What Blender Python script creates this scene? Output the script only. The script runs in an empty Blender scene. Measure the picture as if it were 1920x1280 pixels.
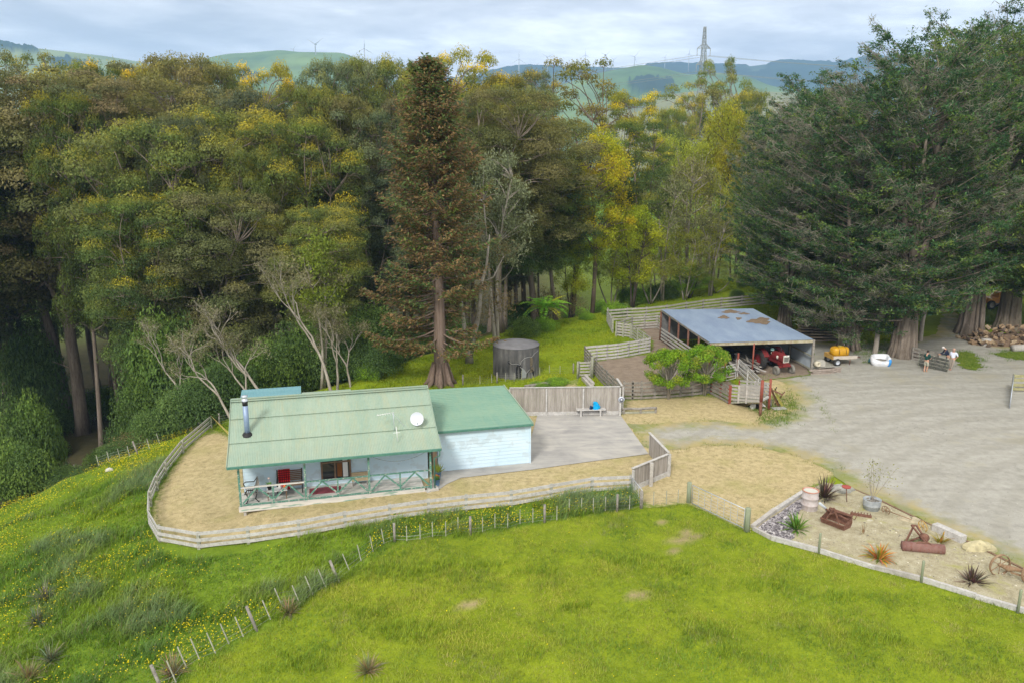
import bpy, math, random
import numpy as np
from mathutils import Vector, Matrix, noise as mnoise
from mathutils.geometry import delaunay_2d_cdt
R = math.radians
scene = bpy.context.scene
COL = bpy.context.scene.collection
rng = np.random.default_rng(7)
random.seed(5)

# ---------------------------------------------------------------- camera
FPX, PITCH, CAMH = 1493.0, R(13.0), 16.0
CAM = np.array([0, 0, CAMH])
cam_d = bpy.data.cameras.new("camera"); cam = bpy.data.objects.new("camera", cam_d); COL.objects.link(cam)
cam_d.sensor_width = 36.0; cam_d.lens = 36.0 * FPX / 1920.0
cam_d.clip_start = 0.5; cam_d.clip_end = 20000
cam.location = CAM; cam.rotation_euler = (R(90) - PITCH, 0, 0)
scene.camera = cam

def ray(px, py):
    u = (px - 960) / FPX; v = (640 - py) / FPX
    return np.array([u, math.cos(PITCH) + v * math.sin(PITCH), -math.sin(PITCH) + v * math.cos(PITCH)])
def PZ(px, py, z=0.0):
    d = ray(px, py); t = (z - CAMH) / d[2]
    return CAM + t * d
def at_y(px, py, y):
    d = ray(px, py); return CAM + d * (y / d[1])
def proj(p):
    p = np.asarray(p, float); q = p - CAM
    f = q[..., 1] * math.cos(PITCH) - q[..., 2] * math.sin(PITCH)
    w = q[..., 1] * math.sin(PITCH) + q[..., 2] * math.cos(PITCH)
    return 960 + FPX * q[..., 0] / f, 640 - FPX * w / f

# ---------------------------------------------------------------- terrain
def sdf(x, y, poly):
    """signed distance (negative inside) of arrays x,y to polygon"""
    x = np.asarray(x, float); y = np.asarray(y, float)
    d = np.full(x.shape, 1e18); inside = np.zeros(x.shape, bool)
    n = len(poly)
    for i in range(n):
        ax, ay = poly[i][0], poly[i][1]; bx, by = poly[(i + 1) % n][0], poly[(i + 1) % n][1]
        ex, ey = bx - ax, by - ay
        wx, wy = x - ax, y - ay
        t = np.clip((wx * ex + wy * ey) / (ex * ex + ey * ey + 1e-12), 0, 1)
        d = np.minimum(d, (wx - ex * t) ** 2 + (wy - ey * t) ** 2)
        c = ((ay > y) != (by > y))
        with np.errstate(divide='ignore', invalid='ignore'):
            c &= x < (bx - ax) * (y - ay) / (by - ay + 1e-15) + ax
        inside ^= c
    return np.where(inside, -1, 1) * np.sqrt(d)
def sstep(a, b, v):
    t = np.clip((v - a) / (b - a), 0, 1); return t * t * (3 - 2 * t)

FENCE_PX = [(397, 803), (344, 850), (312, 893), (296, 920), (284, 950), (283, 985), (301, 1016), (374, 1030), (466.5, 1019), (561, 1007), (648, 990),
            (732, 976), (804.5, 965), (874, 958), (959, 949), (1033, 936), (1109.6, 923), (1182, 920)]
_f0 = [PZ(*p) for p in FENCE_PX]
LAWN_POLY = [p[:2] for p in _f0] + [(5.8, 36), (8, 38), (9, 60), (-6, 55), (-15, 50)]
PAD_POLY = [PZ(*p)[:2] for p in [(1205, 951), (1021, 980), (882, 1003), (740, 1017), (635, 1093), (482, 1184), (332, 1280), (120, 1420)]] + [(-20, 8), (-22, -60), (150, -60), (150, 150), (30, 100), (9, 80), (6, 50)]
EDGE_POLY = [(-46, -60), (-44, 5), (-35, 22), (-28.6, 39.5), (-24.5, 45), (-21.2, 48.5), (-16, 52.5), (-10.4, 56.5), (-7.6, 61), (-1.4, 68.5), (2.6, 75.5), (9.4, 80.5), (17, 88), (32, 99), (60, 112), (150, 125), (400, 130), (400, -60)]

def hgt(x, y):
    x = np.asarray(x, float); y = np.asarray(y, float)
    k = 1.6
    z = -0.10 * k * np.log1p(np.exp(np.clip((-9.5 - x) / k, -40, 40)))
    z = np.maximum(z, -4.0)
    dm = np.minimum(sdf(x, y, LAWN_POLY), sdf(x, y, PAD_POLY))
    dm = np.where(y > 56, 0, np.maximum(dm, 0))
    z = z - 0.15 * np.minimum(dm * dm / (dm + 1.2), 14) * sstep(60, 48, y)
    de = sdf(x, y, EDGE_POLY)
    z = z - 8.5 * sstep(0, 24, de) + 5.5 * sstep(60, 190, de)
    # small undulation away from the flat yard
    bump = 0.10 * np.sin(x * 0.9 + 1.3 * np.sin(y * 0.31)) * np.sin(y * 0.83 + x * 0.2) + 0.05 * np.sin(x * 2.1 + y * 1.3)
    flat = sstep(0.3, 3.0, np.where(x < 7, np.minimum(sdf(x, y, LAWN_POLY), 9), 0 * x)) * sstep(2, -6, x)
    flat = np.maximum(flat, sstep(0, 3, (30 - 0.42 * (x - 8)) - y) * sstep(-22, -16, y - 40))
    flat = np.where(y > 60, sstep(-1, 5, de), flat)
    z = z + bump * flat + 1.2 * np.sin(x * 0.021) * np.sin(y * 0.017) * sstep(100, 300, de)
    # grass bank rising behind the rear rail fence
    z = z + 1.6 * np.exp(-((x - 26) / 9.0) ** 2 - ((y - 99) / 5.0) ** 2)
    return z
def hz(x, y):
    return float(hgt(np.array([x]), np.array([y]))[0])
_ts = np.concatenate([np.arange(12, 140, 0.12), np.arange(140, 1200, 2)])
def G(px, py, dz=0.0):
    """point of the terrain seen at photo pixel px,py"""
    d = ray(px, py)
    pts = CAM[None] + _ts[:, None] * d[None]
    below = pts[:, 2] < hgt(pts[:, 0], pts[:, 1])
    i = int(np.argmax(below)) if below.any() else len(_ts) - 1
    p = pts[i]; return np.array([p[0], p[1], hz(p[0], p[1]) + dz])

# ---------------------------------------------------------------- object helpers
def link(o): COL.objects.link(o); return o
def tag(o, label, cat=None, group=None, kind=None):
    if label: o["label"] = label
    if cat: o["category"] = cat
    if group: o["group"] = group
    if kind: o["kind"] = kind
    return o
def thing(name, label, cat, loc=(0, 0, 0), rz=0.0, group=None):
    o = link(bpy.data.objects.new(name, None)); o.location = Vector(loc); o.rotation_euler = (0, 0, rz)
    o.empty_display_size = 0.2
    return tag(o, label, cat, group)
def copy_tree(o, parent=None):
    c = o.copy(); COL.objects.link(c); c.parent = parent
    for ch in list(o.children): copy_tree(ch, c)
    return c

class MB:
    def __init__(s): s.v = []; s.f = []; s.c = []; s.cur = None; s.sm = []; s.smooth = False
    def add(s, vs, fs):
        o = len(s.v); s.v.extend([tuple(map(float, p)) for p in vs]); s.f.extend([tuple(i + o for i in f) for f in fs])
        s.c.extend([s.cur or (1, 1, 1)] * len(vs)); s.sm.extend([s.smooth] * len(fs)); return s
    def box(s, c, size, rz=0, rx=0, ry=0, M=None):
        hx, hy, hz_ = [k / 2 for k in size]
        vs = [Vector((a * hx, b * hy, d * hz_)) for d in (-1, 1) for b in (-1, 1) for a in (-1, 1)]
        m = M or Matrix.Rotation(rz, 3, 'Z') @ Matrix.Rotation(ry, 3, 'Y') @ Matrix.Rotation(rx, 3, 'X')
        vs = [m @ q + Vector(c) for q in vs]
        sm = s.smooth; s.smooth = False
        s.add(vs, [(0, 2, 3, 1), (4, 5, 7, 6), (0, 1, 5, 4), (2, 6, 7, 3), (0, 4, 6, 2), (1, 3, 7, 5)]); s.smooth = sm
        return s
    def beam(s, p0, p1, w, h, up=(0, 0, 1)):
        p0 = Vector(p0); p1 = Vector(p1); d = p1 - p0; L = d.length
        if L < 1e-6: return s
        d.normalize(); u = Vector(up)
        if abs(d.dot(u)) > .98: u = Vector((0, 1, 0))
        sx = d.cross(u).normalized(); uu = sx.cross(d)
        M = Matrix((d, sx, uu)).transposed()
        return s.box((p0 + p1) / 2, (L, w, h), M=M)
    def tube(s, pts, rad, n=6, cap=True):
        pts = [Vector(p) for p in pts]
        if not hasattr(rad, '__len__'): rad = [rad] * len(pts)
        vs = []; fs = []; prev = None
        for i, p in enumerate(pts):
            t = (pts[min(i + 1, len(pts) - 1)] - pts[max(i - 1, 0)])
            t = t.normalized() if t.length > 1e-9 else Vector((0, 0, 1))
            a = prev if prev else (Vector((1, 0, 0)) if abs(t.x) < .8 else Vector((0, 1, 0)))
            a = (a - t * a.dot(t)).normalized(); prev = a; b = t.cross(a)
            for k in range(n):
                an = 2 * math.pi * k / n
                vs.append(p + (a * math.cos(an) + b * math.sin(an)) * rad[i])
        for i in range(len(pts) - 1):
            for k in range(n):
                fs.append((i * n + k, i * n + (k + 1) % n, (i + 1) * n + (k + 1) % n, (i + 1) * n + k))
        if cap and n > 2: fs += [tuple(range(n - 1, -1, -1)), tuple(range((len(pts) - 1) * n, len(pts) * n))]
        sm = s.smooth; s.smooth = n > 5; s.add(vs, fs); s.smooth = sm
        return s
    def lathe(s, prof, n=24, c=(0, 0, 0), M=None):
        vs = []; fs = []
        for r, z in prof:
            for k in range(n):
                a = 2 * math.pi * k / n; q = Vector((r * math.cos(a), r * math.sin(a), z))
                vs.append((M @ q if M else q) + Vector(c))
        for i in range(len(prof) - 1):
            for k in range(n):
                fs.append((i * n + k, i * n + (k + 1) % n, (i + 1) * n + (k + 1) % n, (i + 1) * n + k))
        sm = s.smooth; s.smooth = True; s.add(vs, fs); s.smooth = sm
        return s
    def grid(s, pts, nu, nv):
        fs = [(j * nu + i, j * nu + i + 1, (j + 1) * nu + i + 1, (j + 1) * nu + i) for j in range(nv - 1) for i in range(nu - 1)]
        return s.add(pts, fs)
    def shift(s, off):
        s.v = [(a - off[0], b - off[1], c - off[2]) for a, b, c in s.v]; return s
    def build(s, name, mat, parent=None, local=True):
        me = bpy.data.meshes.new(name)
        if parent is not None and not local: s.shift(parent.location)
        me.from_pydata(s.v, [], s.f); me.materials.append(mat)
        if any(s.sm): me.polygons.foreach_set("use_smooth", s.sm)
        if any(c != (1, 1, 1) for c in s.c):
            a = me.color_attributes.new("col", 'FLOAT_COLOR', 'POINT')
            a.data.foreach_set("color", np.c_[np.array(s.c), np.ones(len(s.c))].astype(np.float32).ravel())
        me.update()
        o = link(bpy.data.objects.new(name, me))
        if parent is not None: o.parent = parent
        return o

def np_mesh(name, V, F, C=None, mat=None, smooth=False):
    """fast mesh from arrays: V (n,3), F (m,k)"""
    me = bpy.data.meshes.new(name)
    V = np.asarray(V, np.float32); F = np.asarray(F, np.int32); m, k = F.shape
    me.vertices.add(len(V)); me.vertices.foreach_set("co", V.ravel())
    me.loops.add(m * k); me.loops.foreach_set("vertex_index", F.ravel())
    me.polygons.add(m); me.polygons.foreach_set("loop_start", np.arange(0, m * k, k, dtype=np.int32))
    me.update(calc_edges=True)
    if C is not None:
        a = me.color_attributes.new("col", 'FLOAT_COLOR', 'POINT')
        a.data.foreach_set("color", np.c_[C, np.ones(len(C))].astype(np.float32).ravel())
    if smooth: me.polygons.foreach_set("use_smooth", np.ones(m, bool))
    if mat: me.materials.append(mat)
    return me

# ---------------------------------------------------------------- materials
class NT:
    def __init__(s, name):
        s.m = bpy.data.materials.new(name); s.m.use_nodes = True; s.t = s.m.node_tree
        s.b = s.t.nodes["Principled BSDF"]; s.out = s.t.nodes["Material Output"]
    def n(s, typ, **kw):
        nd = s.t.nodes.new(typ)
        for k, v in kw.items():
            if k in nd.inputs.keys() if isinstance(k, str) else False: nd.inputs[k].default_value = v
            else: setattr(nd, k, v)
        return nd
    def l(s, a, b): s.t.links.new(a, b)
    def coord(s, kind='Object', stretch=(1, 1, 1), rot=(0, 0, 0)):
        c = s.n('ShaderNodeTexCoord'); mp = s.n('ShaderNodeMapping'); mp.inputs['Scale'].default_value = stretch; mp.inputs['Rotation'].default_value = rot
        s.l(c.outputs[kind], mp.inputs['Vector']); return mp.outputs['Vector']
    def noise(s, vec, scale, detail=4, rough=.55, dist=0):
        n = s.n('ShaderNodeTexNoise'); n.inputs['Scale'].default_value = scale; n.inputs['Detail'].default_value = detail
        n.inputs['Roughness'].default_value = rough; n.inputs['Distortion'].default_value = dist
        s.l(vec, n.inputs['Vector']); return n.outputs['Fac']
    def ramp(s, fac, stops, interp='LINEAR'):
        r = s.n('ShaderNodeValToRGB'); r.color_ramp.interpolation = interp
        e = r.color_ramp.elements
        while len(e) < len(stops): e.new(0.5)
        for i, (p, c) in enumerate(stops): e[i].position = p; e[i].color = (*c, 1) if len(c) == 3 else c
        s.l(fac, r.inputs['Fac']); return r.outputs['Color']
    def mix(s, fac, a, b, mode='MIX'):
        m = s.n('ShaderNodeMix'); m.data_type = 'RGBA'; m.blend_type = mode
        for sock, v in ((m.inputs[0], fac), (m.inputs[6], a), (m.inputs[7], b)):
            if hasattr(v, 'links'): s.l(v, sock)
            elif isinstance(v, (int, float)): sock.default_value = v
            else: sock.default_value = (*v, 1)
        return m.outputs[2]
    def math(s, op, a, b=0.0):
        m = s.n('ShaderNodeMath'); m.operation = op
        for sock, v in ((m.inputs[0], a), (m.inputs[1], b)):
            if hasattr(v, 'links'): s.l(v, sock)
            else: sock.default_value = v
        return m.outputs[0]
    def bump(s, fac, strength=.3, dist=.02):
        b = s.n('ShaderNodeBump'); b.inputs['Strength'].default_value = strength; b.inputs['Distance'].default_value = dist
        s.l(fac, b.inputs['Height']); s.l(b.outputs['Normal'], s.b.inputs['Normal'])
    def fin(s, col=None, rough=.8, metal=0.0, spec=.3):
        if col is not None:
            if hasattr(col, 'links'): s.l(col, s.b.inputs['Base Color'])
            else: s.b.inputs['Base Color'].default_value = (*col, 1)
        s.b.inputs['Roughness'].default_value = rough; s.b.inputs['Metallic'].default_value = metal
        s.b.inputs['Specular IOR Level'].default_value = spec
        return s.m
def mk(name, c1, c2=None, scale=3.0, rough=.8, metal=0.0, bump=0.0, stretch=(1, 1, 1), detail=5, spec=.3, lo=.35, hi=.65, c3=None, scale3=30, amt3=.5):
    t = NT(name)
    if c2 is None: c2 = tuple(k * .8 for k in c1)
    v = t.coord('Object', stretch); f = t.noise(v, scale, detail)
    col = t.ramp(f, [(lo, c1), (hi, c2)])
    if c3 is not None:
        f3 = t.noise(v, scale3, 3); k = t.ramp(f3, [(.55, (0, 0, 0)), (.62, (1, 1, 1))])
        k = t.math('MULTIPLY', k, amt3); col = t.mix(k, col, c3)
    if bump: t.bump(t.noise(v, scale * 4, 4), bump)
    return t.fin(col, rough, metal, spec)

def leaf_mat(name, trans=.25, rough=.6):
    t = NT(name)
    a = t.n('ShaderNodeAttribute'); a.attribute_name = "col"
    oi = t.n('ShaderNodeObjectInfo')
    c = t.mix(1.0, a.outputs['Color'], oi.outputs['Color'], 'MULTIPLY')
    t.fin(c, rough, 0, .25)
    tr = t.n('ShaderNodeBsdfTranslucent'); t.l(c, tr.inputs['Color'])
    ms = t.n('ShaderNodeMixShader'); ms.inputs[0].default_value = trans
    t.l(t.b.outputs[0], ms.inputs[1]); t.l(tr.outputs[0], ms.inputs[2]); t.l(ms.outputs[0], t.out.inputs['Surface'])
    return t.m
def vcol_mat(name, rough=.8, spec=.2, var=.25, scale=6):
    t = NT(name)
    a = t.n('ShaderNodeAttribute'); a.attribute_name = "col"
    f = t.noise(t.coord('Object'), scale, 4); k = t.ramp(f, [(.3, (1 - var,) * 3), (.7, (1 + var,) * 3)])
    return t.fin(t.mix(1.0, a.outputs['Color'], k, 'MULTIPLY'), rough, 0, spec)
# ---------------------------------------------------------------- world, sun, haze
def make_world():
    w = bpy.data.worlds.new("World"); scene.world = w; w.use_nodes = True
    t = w.node_tree; N = t.nodes; L = t.links; N.clear()
    out = N.new('ShaderNodeOutputWorld'); bg = N.new('ShaderNodeBackground'); bg.inputs['Strength'].default_value = 0.1
    L.new(bg.outputs[0], out.inputs[0])
    sky = N.new('ShaderNodeTexSky'); sky.sky_type = 'NISHITA'; sky.sun_disc = False
    sky.sun_elevation = R(38); sky.sun_rotation = R(200)
    co = N.new('ShaderNodeTexCoord'); sp = N.new('ShaderNodeSeparateXYZ'); L.new(co.outputs['Generated'], sp.inputs[0])
    def m(op, a, b=0.0, c=None):
        n = N.new('ShaderNodeMath'); n.operation = op
        for i, v in enumerate((a, b, c)):
            if v is None: continue
            if hasattr(v, 'links'): L.new(v, n.inputs[i])
            else: n.inputs[i].default_value = v
        return n.outputs[0]
    z = m('MAXIMUM', sp.outputs['Z'], 0.0); zz = m('ADD', z, 0.085)
    cb = N.new('ShaderNodeCombineXYZ'); L.new(m('DIVIDE', sp.outputs['X'], zz), cb.inputs[0]); L.new(m('DIVIDE', sp.outputs['Y'], zz), cb.inputs[1])
    def noise(scale, detail, rough, off, dist=0.0):
        mp = N.new('ShaderNodeMapping'); mp.inputs['Location'].default_value = off; L.new(cb.outputs[0], mp.inputs[0])
        n = N.new('ShaderNodeTexNoise'); n.inputs['Scale'].default_value = scale; n.inputs['Detail'].default_value = detail
        n.inputs['Roughness'].default_value = rough; n.inputs['Distortion'].default_value = dist; L.new(mp.outputs[0], n.inputs['Vector'])
        return n.outputs['Fac']
    f1 = noise(.42, 8, .58, (3.1, .7, 0), .4); f2 = noise(1.5, 6, .6, (9, 4, 0), .3)
    f = m('ADD', m('MULTIPLY', f1, .72), m('MULTIPLY', f2, .28))
    r = N.new('ShaderNodeValToRGB'); L.new(f, r.inputs[0]); e = r.color_ramp.elements
    e[0].position = .41; e[0].color = (4.4, 4.45, 4.75, 1); e[1].position = .60; e[1].color = (10.6, 10.6, 10.7, 1)
    n = e.new(.50); n.color = (6.4, 6.4, 6.6, 1)
    # thicker cloud deck glows more overhead than at the horizon, as real overcast does
    k = m('ADD', m('MULTIPLY', z, ZEN), 1.22)
    wr = N.new('ShaderNodeValToRGB'); wr.color_ramp.elements[0].position = .12; wr.color_ramp.elements[0].color = (1, 1, 1, 1); wr.color_ramp.elements[1].position = .5; wr.color_ramp.elements[1].color = (1.02, .96, .84, 1); L.new(z, wr.inputs[0])
    wm = N.new('ShaderNodeMix'); wm.data_type = 'RGBA'; wm.blend_type = 'MULTIPLY'; wm.inputs[0].default_value = 1; L.new(r.outputs[0], wm.inputs[6]); L.new(wr.outputs[0], wm.inputs[7])
    vm = N.new('ShaderNodeVectorMath'); vm.operation = 'SCALE'; L.new(wm.outputs[2], vm.inputs[0]); L.new(k, vm.inputs['Scale'])
    mx = N.new('ShaderNodeMix'); mx.data_type = 'RGBA'; mx.inputs[0].default_value = .93
    L.new(sky.outputs[0], mx.inputs[6]); L.new(vm.outputs[0], mx.inputs[7]); L.new(mx.outputs[2], bg.inputs['Color'])
    w.cycles.sampling_method = 'MANUAL'; w.cycles.sample_map_resolution = 512
ZEN = .45; EXPOSURE = 0.45
make_world()
sd = bpy.data.lights.new("sun", 'SUN'); sd.energy = 2.4; sd.angle = R(12); sd.color = (1, .95, .86)
sun = link(bpy.data.objects.new("sun", sd))
_el, _az = R(38), R(200)
_dir = Vector((math.sin(_az) * math.cos(_el), math.cos(_az) * math.cos(_el), math.sin(_el)))
sun.rotation_euler = _dir.to_track_quat('Z', 'Y').to_euler(); sun.location = (0, 0, 60)

# ---------------------------------------------------------------- ground sheet
def axis(lo, hi, step, far_lo, far_hi, grow=1.13):
    a = list(np.arange(lo, hi + 1e-6, step)); s = step
    while a[-1] < far_hi: s *= grow; a.append(a[-1] + s)
    s = step; b = []; x = lo
    while x > far_lo: s *= grow; x -= s; b.append(x)
    return np.array(b[::-1] + a)
def fbm(x, y, sc, seed=0.0, oct=4):
    v = 0; a = 1; tot = 0
    for o in range(oct):
        k = sc * 2 ** o
        v = v + a * (np.sin(x * k + seed + 2.1 * np.sin(y * k * .7 + seed * 1.7 + o)) * np.cos(y * k * 1.1 - seed + 1.9 * np.sin(x * k * .8 + o * 2.3)))
        tot += a; a *= .55
    return v / tot
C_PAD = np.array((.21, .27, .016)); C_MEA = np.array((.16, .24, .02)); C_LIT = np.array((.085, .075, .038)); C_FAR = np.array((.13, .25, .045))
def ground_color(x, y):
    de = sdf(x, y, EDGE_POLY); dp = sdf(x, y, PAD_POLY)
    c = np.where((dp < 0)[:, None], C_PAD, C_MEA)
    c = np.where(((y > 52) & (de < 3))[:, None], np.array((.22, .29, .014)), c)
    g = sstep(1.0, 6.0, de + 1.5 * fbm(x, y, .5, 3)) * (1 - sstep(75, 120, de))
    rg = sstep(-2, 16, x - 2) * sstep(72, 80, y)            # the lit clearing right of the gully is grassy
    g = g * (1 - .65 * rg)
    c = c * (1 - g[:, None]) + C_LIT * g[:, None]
    far = sstep(75, 120, de)
    c = c * (1 - far[:, None]) + C_FAR * (1 + .25 * fbm(x, y, .004, 5))[:, None] * far[:, None]
    # bare scuffed soil by the paddock gate
    for px, py, r in [(1278, 1012, .55), (1296, 1000, .45), (1265, 1028, .35), (1240, 978, .3), (1187, 1118, .22), (880, 1135, .25)]:
        q = PZ(px, py); d = np.hypot((x - q[0]) / 1.3, y - q[1]) + .35 * fbm(x, y, 2.3, px)
        k = sstep(r, r * .5, d); c = c * (1 - k[:, None]) + np.array((.33, .27, .14)) * k[:, None]
    return c
def make_ground():
    xs = axis(-45, 48, .45, -4800, 4800, 1.16); ys = axis(12, 104, .45, -300, 4800, 1.16)
    X, Y = np.meshgrid(xs, ys); x = X.ravel(); y = Y.ravel()
    V = np.c_[x, y, hgt(x, y)]; nx, ny = len(xs), len(ys)
    i = np.arange(nx * ny).reshape(ny, nx)
    F = np.c_[i[:-1, :-1].ravel(), i[:-1, 1:].ravel(), i[1:, 1:].ravel(), i[1:, :-1].ravel()]
    t = NT("ground"); v = t.coord('Object')
    a = t.n('ShaderNodeAttribute'); a.attribute_name = "col"
    f1 = t.noise(v, .35, 5, .6); f2 = t.noise(v, 2.4, 5, .65); f3 = t.noise(v, 14, 3)
    k = t.math('ADD', t.math('MULTIPLY', f1, .8), t.math('ADD', t.math('MULTIPLY', f2, .9), t.math('MULTIPLY', f3, .7)))
    k = t.ramp(k, [(.75, (.55, .62, .55)), (1.2, (1.0, 1.0, 1.0)), (1.6, (1.35, 1.22, 1.0))])
    k.node.color_ramp.elements[0].position = .38; k.node.color_ramp.elements[1].position = .56; k.node.color_ramp.elements[2].position = .72
    sc = t.math('MULTIPLY', t.math('ADD', t.math('MULTIPLY', f1, .35), t.math('ADD', t.math('MULTIPLY', f2, .35), t.math('MULTIPLY', f3, .3))), 1.0)
    t.l(sc, k.node.inputs[0])
    t.bump(f3, .6, .05)
    m = t.fin(t.mix(1.0, a.outputs['Color'], k, 'MULTIPLY'), .95, 0, .1)
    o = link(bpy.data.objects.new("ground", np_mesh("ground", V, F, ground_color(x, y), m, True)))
    tag(o, "grassy ground of paddock, knoll and gully around the farm yard", kind="structure")
make_ground()

# ---------------------------------------------------------------- overlay sheets on the yard
def resample(poly, step, jit, seed=1):
    r = np.random.default_rng(seed); out = []
    n = len(poly)
    for i in range(n):
        a = np.array(poly[i][:2], float); b = np.array(poly[(i + 1) % n][:2], float)
        L = np.linalg.norm(b - a); k = max(1, int(L / step)); nrm = np.array([-(b - a)[1], (b - a)[0]]) / (L + 1e-9)
        for j in range(k):
            p = a + (b - a) * j / k
            if jit: p = p + nrm * (jit * fbm(np.array([p[0]]), np.array([p[1]]), 1.1, seed)[0] + r.normal(0, jit * .25))
            out.append(p)
    return out
def sheet(name, poly, off, mat, step=.6, jit=.0, bstep=.4, label=None, seed=1, kind="structure", smoothw=1.5):
    b = resample(poly, bstep, jit, seed); n = len(b)
    P_ = np.array(b); lo = P_.min(0); hi = P_.max(0)
    gx, gy = np.meshgrid(np.arange(lo[0], hi[0], step), np.arange(lo[1], hi[1], step)); gx = gx.ravel() + .13; gy = gy.ravel() + .07
    d = sdf(gx, gy, b); k = d < -step * .45
    pts = [Vector(p) for p in b] + [Vector((x, y)) for x, y in zip(gx[k], gy[k])]
    r = delaunay_2d_cdt(pts, [(i, (i + 1) % n) for i in range(n)], [list(range(n))], 1, 1e-5)
    v = np.array([(p[0], p[1]) for p in r[0]]); F = np.array([f for f in r[2] if len(f) == 3])
    z = hgt(v[:, 0], v[:, 1]) + off
    e = np.clip(-sdf(v[:, 0], v[:, 1], b) / smoothw, 0, 1)
    me = np_mesh(name, np.c_[v, z], F, np.c_[e, e, e], mat, True)
    # wind upward
    me.update()
    if len(me.polygons) and me.polygons[0].normal.z < 0: me.flip_normals()
    o = link(bpy.data.objects.new(name, me)); tag(o, label, kind=kind)
    return o

def m_drylawn():
    t = NT("dry_lawn"); v = t.coord('Object')
    a = t.noise(v, .5, 5, .6); b = t.noise(v, 3.2, 6, .7, .6); c = t.noise(v, 22, 4, .7)
    s = t.math('ADD', t.math('MULTIPLY', b, .6), t.math('MULTIPLY', c, .4))
    col = t.ramp(s, [(.36, (.24, .21, .11)), (.47, (.40, .33, .18)), (.56, (.49, .405, .235)), (.7, (.55, .45, .27))])
    gr = t.ramp(a, [(.5, (0, 0, 0)), (.72, (.55, .55, .55))])
    col = t.mix(gr, col, t.mix(s, (.16, .19, .05), (.40, .36, .13)))
    sp = t.ramp(t.noise(v, 5.5, 5, .75, 1.2), [(.6, (0, 0, 0)), (.68, (.65, .65, .65))])
    col = t.mix(sp, col, (.17, .17, .07))
    ed = t.n('ShaderNodeAttribute'); ed.attribute_name = "col"
    k = t.ramp(t.math('ADD', ed.outputs['Fac'], t.math('MULTIPLY', b, .8)), [(.38, (1, 1, 1)), (.62, (0, 0, 0))])
    col = t.mix(k, col, (.16, .22, .035))
    t.bump(c, .7, .04); return t.fin(col, .95, 0, .1)
def m_gravel():
    t = NT("gravel"); v = t.coord('Object')
    a = t.noise(v, .22, 5, .6, .5); b = t.noise(v, 2.0, 6, .65); c = t.noise(v, 40, 3, .7)
    tr = t.noise(t.coord('Object', (.22, 1.3, 1), (0, 0, R(-32))), .8, 5, .6, .9)
    s = t.math('ADD', t.math('MULTIPLY', b, .38), t.math('ADD', t.math('MULTIPLY', c, .38), t.math('MULTIPLY', tr, .24)))
    col = t.ramp(s, [(.36, (.245, .238, .213)), (.5, (.345, .336, .302)), (.64, (.44, .43, .392))])
    gp = t.ramp(t.math('ADD', t.math('MULTIPLY', a, .7), t.math('MULTIPLY', b, .3)), [(.54, (0, 0, 0)), (.66, (.45, .45, .45))])
    col = t.mix(gp, col, (.31, .28, .17))
    ed = t.n('ShaderNodeAttribute'); ed.attribute_name = "col"
    k = t.ramp(t.math('ADD', ed.outputs['Fac'], t.math('MULTIPLY', t.math('SUBTRACT', t.noise(v, 1.4, 6, .7), .5), 1.5)), [(.12, (1, 1, 1)), (.75, (0, 0, 0))])
    ec = t.ramp(t.noise(v, .45, 4), [(.42, (.42, .34, .15)), (.58, (.20, .235, .05))])
    col = t.mix(k, col, t.mix(t.math('MULTIPLY', c, .6), ec, (.25, .24, .14)))
    wv = t.n('ShaderNodeTexWave'); wv.wave_type = 'RINGS'; wv.rings_direction = 'Z'; wv.inputs['Scale'].default_value = .16; wv.inputs['Distortion'].default_value = 2.2; wv.inputs['Detail'].default_value = 4; wv.inputs['Detail Scale'].default_value = 1.4
    mp = t.n('ShaderNodeMapping'); mp.inputs['Location'].default_value = (-36, -24, 0); t.l(v, mp.inputs['Vector']); t.l(mp.outputs['Vector'], wv.inputs['Vector'])
    rut = t.math('MULTIPLY', t.ramp(wv.outputs['Fac'], [(.55, (0, 0, 0)), (.9, (1, 1, 1))]), t.math('MULTIPLY', a, .55)); col = t.mix(rut, col, (.25, .24, .205))
    t.bump(c, .5, .03); return t.fin(col, .92, 0, .2)
def m_concrete():
    t = NT("concrete"); v = t.coord('Object')
    a = t.noise(v, .5, 6, .65, .8); b = t.noise(t.coord('Object', (.35, 1.6, 1), (0, 0, R(8))), 1.1, 5, .6, .4); c = t.noise(v, 60, 2)
    s = t.math('ADD', t.math('MULTIPLY', a, .5), t.math('ADD', t.math('MULTIPLY', b, .4), t.math('MULTIPLY', c, .1)))
    col = t.ramp(s, [(.36, (.255, .25, .25)), (.5, (.36, .35, .335)), (.62, (.46, .44, .405))])
    t.bump(c, .2, .01); return t.fin(col, .85, 0, .3)
def m_dirt():
    t = NT("dirt"); v = t.coord('Object')
    b = t.noise(v, 1.6, 6, .65); c = t.noise(v, 18, 4, .7)
    col = t.ramp(t.math('ADD', t.math('MULTIPLY', b, .5), t.math('MULTIPLY', c, .5)), [(.36, (.17, .13, .10)), (.5, (.25, .20, .155)), (.66, (.32, .26, .21))])
    ed = t.n('ShaderNodeAttribute'); ed.attribute_name = "col"
    k = t.ramp(t.math('ADD', ed.outputs['Fac'], t.math('MULTIPLY', b, .6)), [(.33, (1, 1, 1)), (.5, (0, 0, 0))])
    col = t.mix(k, col, (.13, .19, .03))
    t.bump(c, .8, .05); return t.fin(col, .95, 0, .1)
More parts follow.
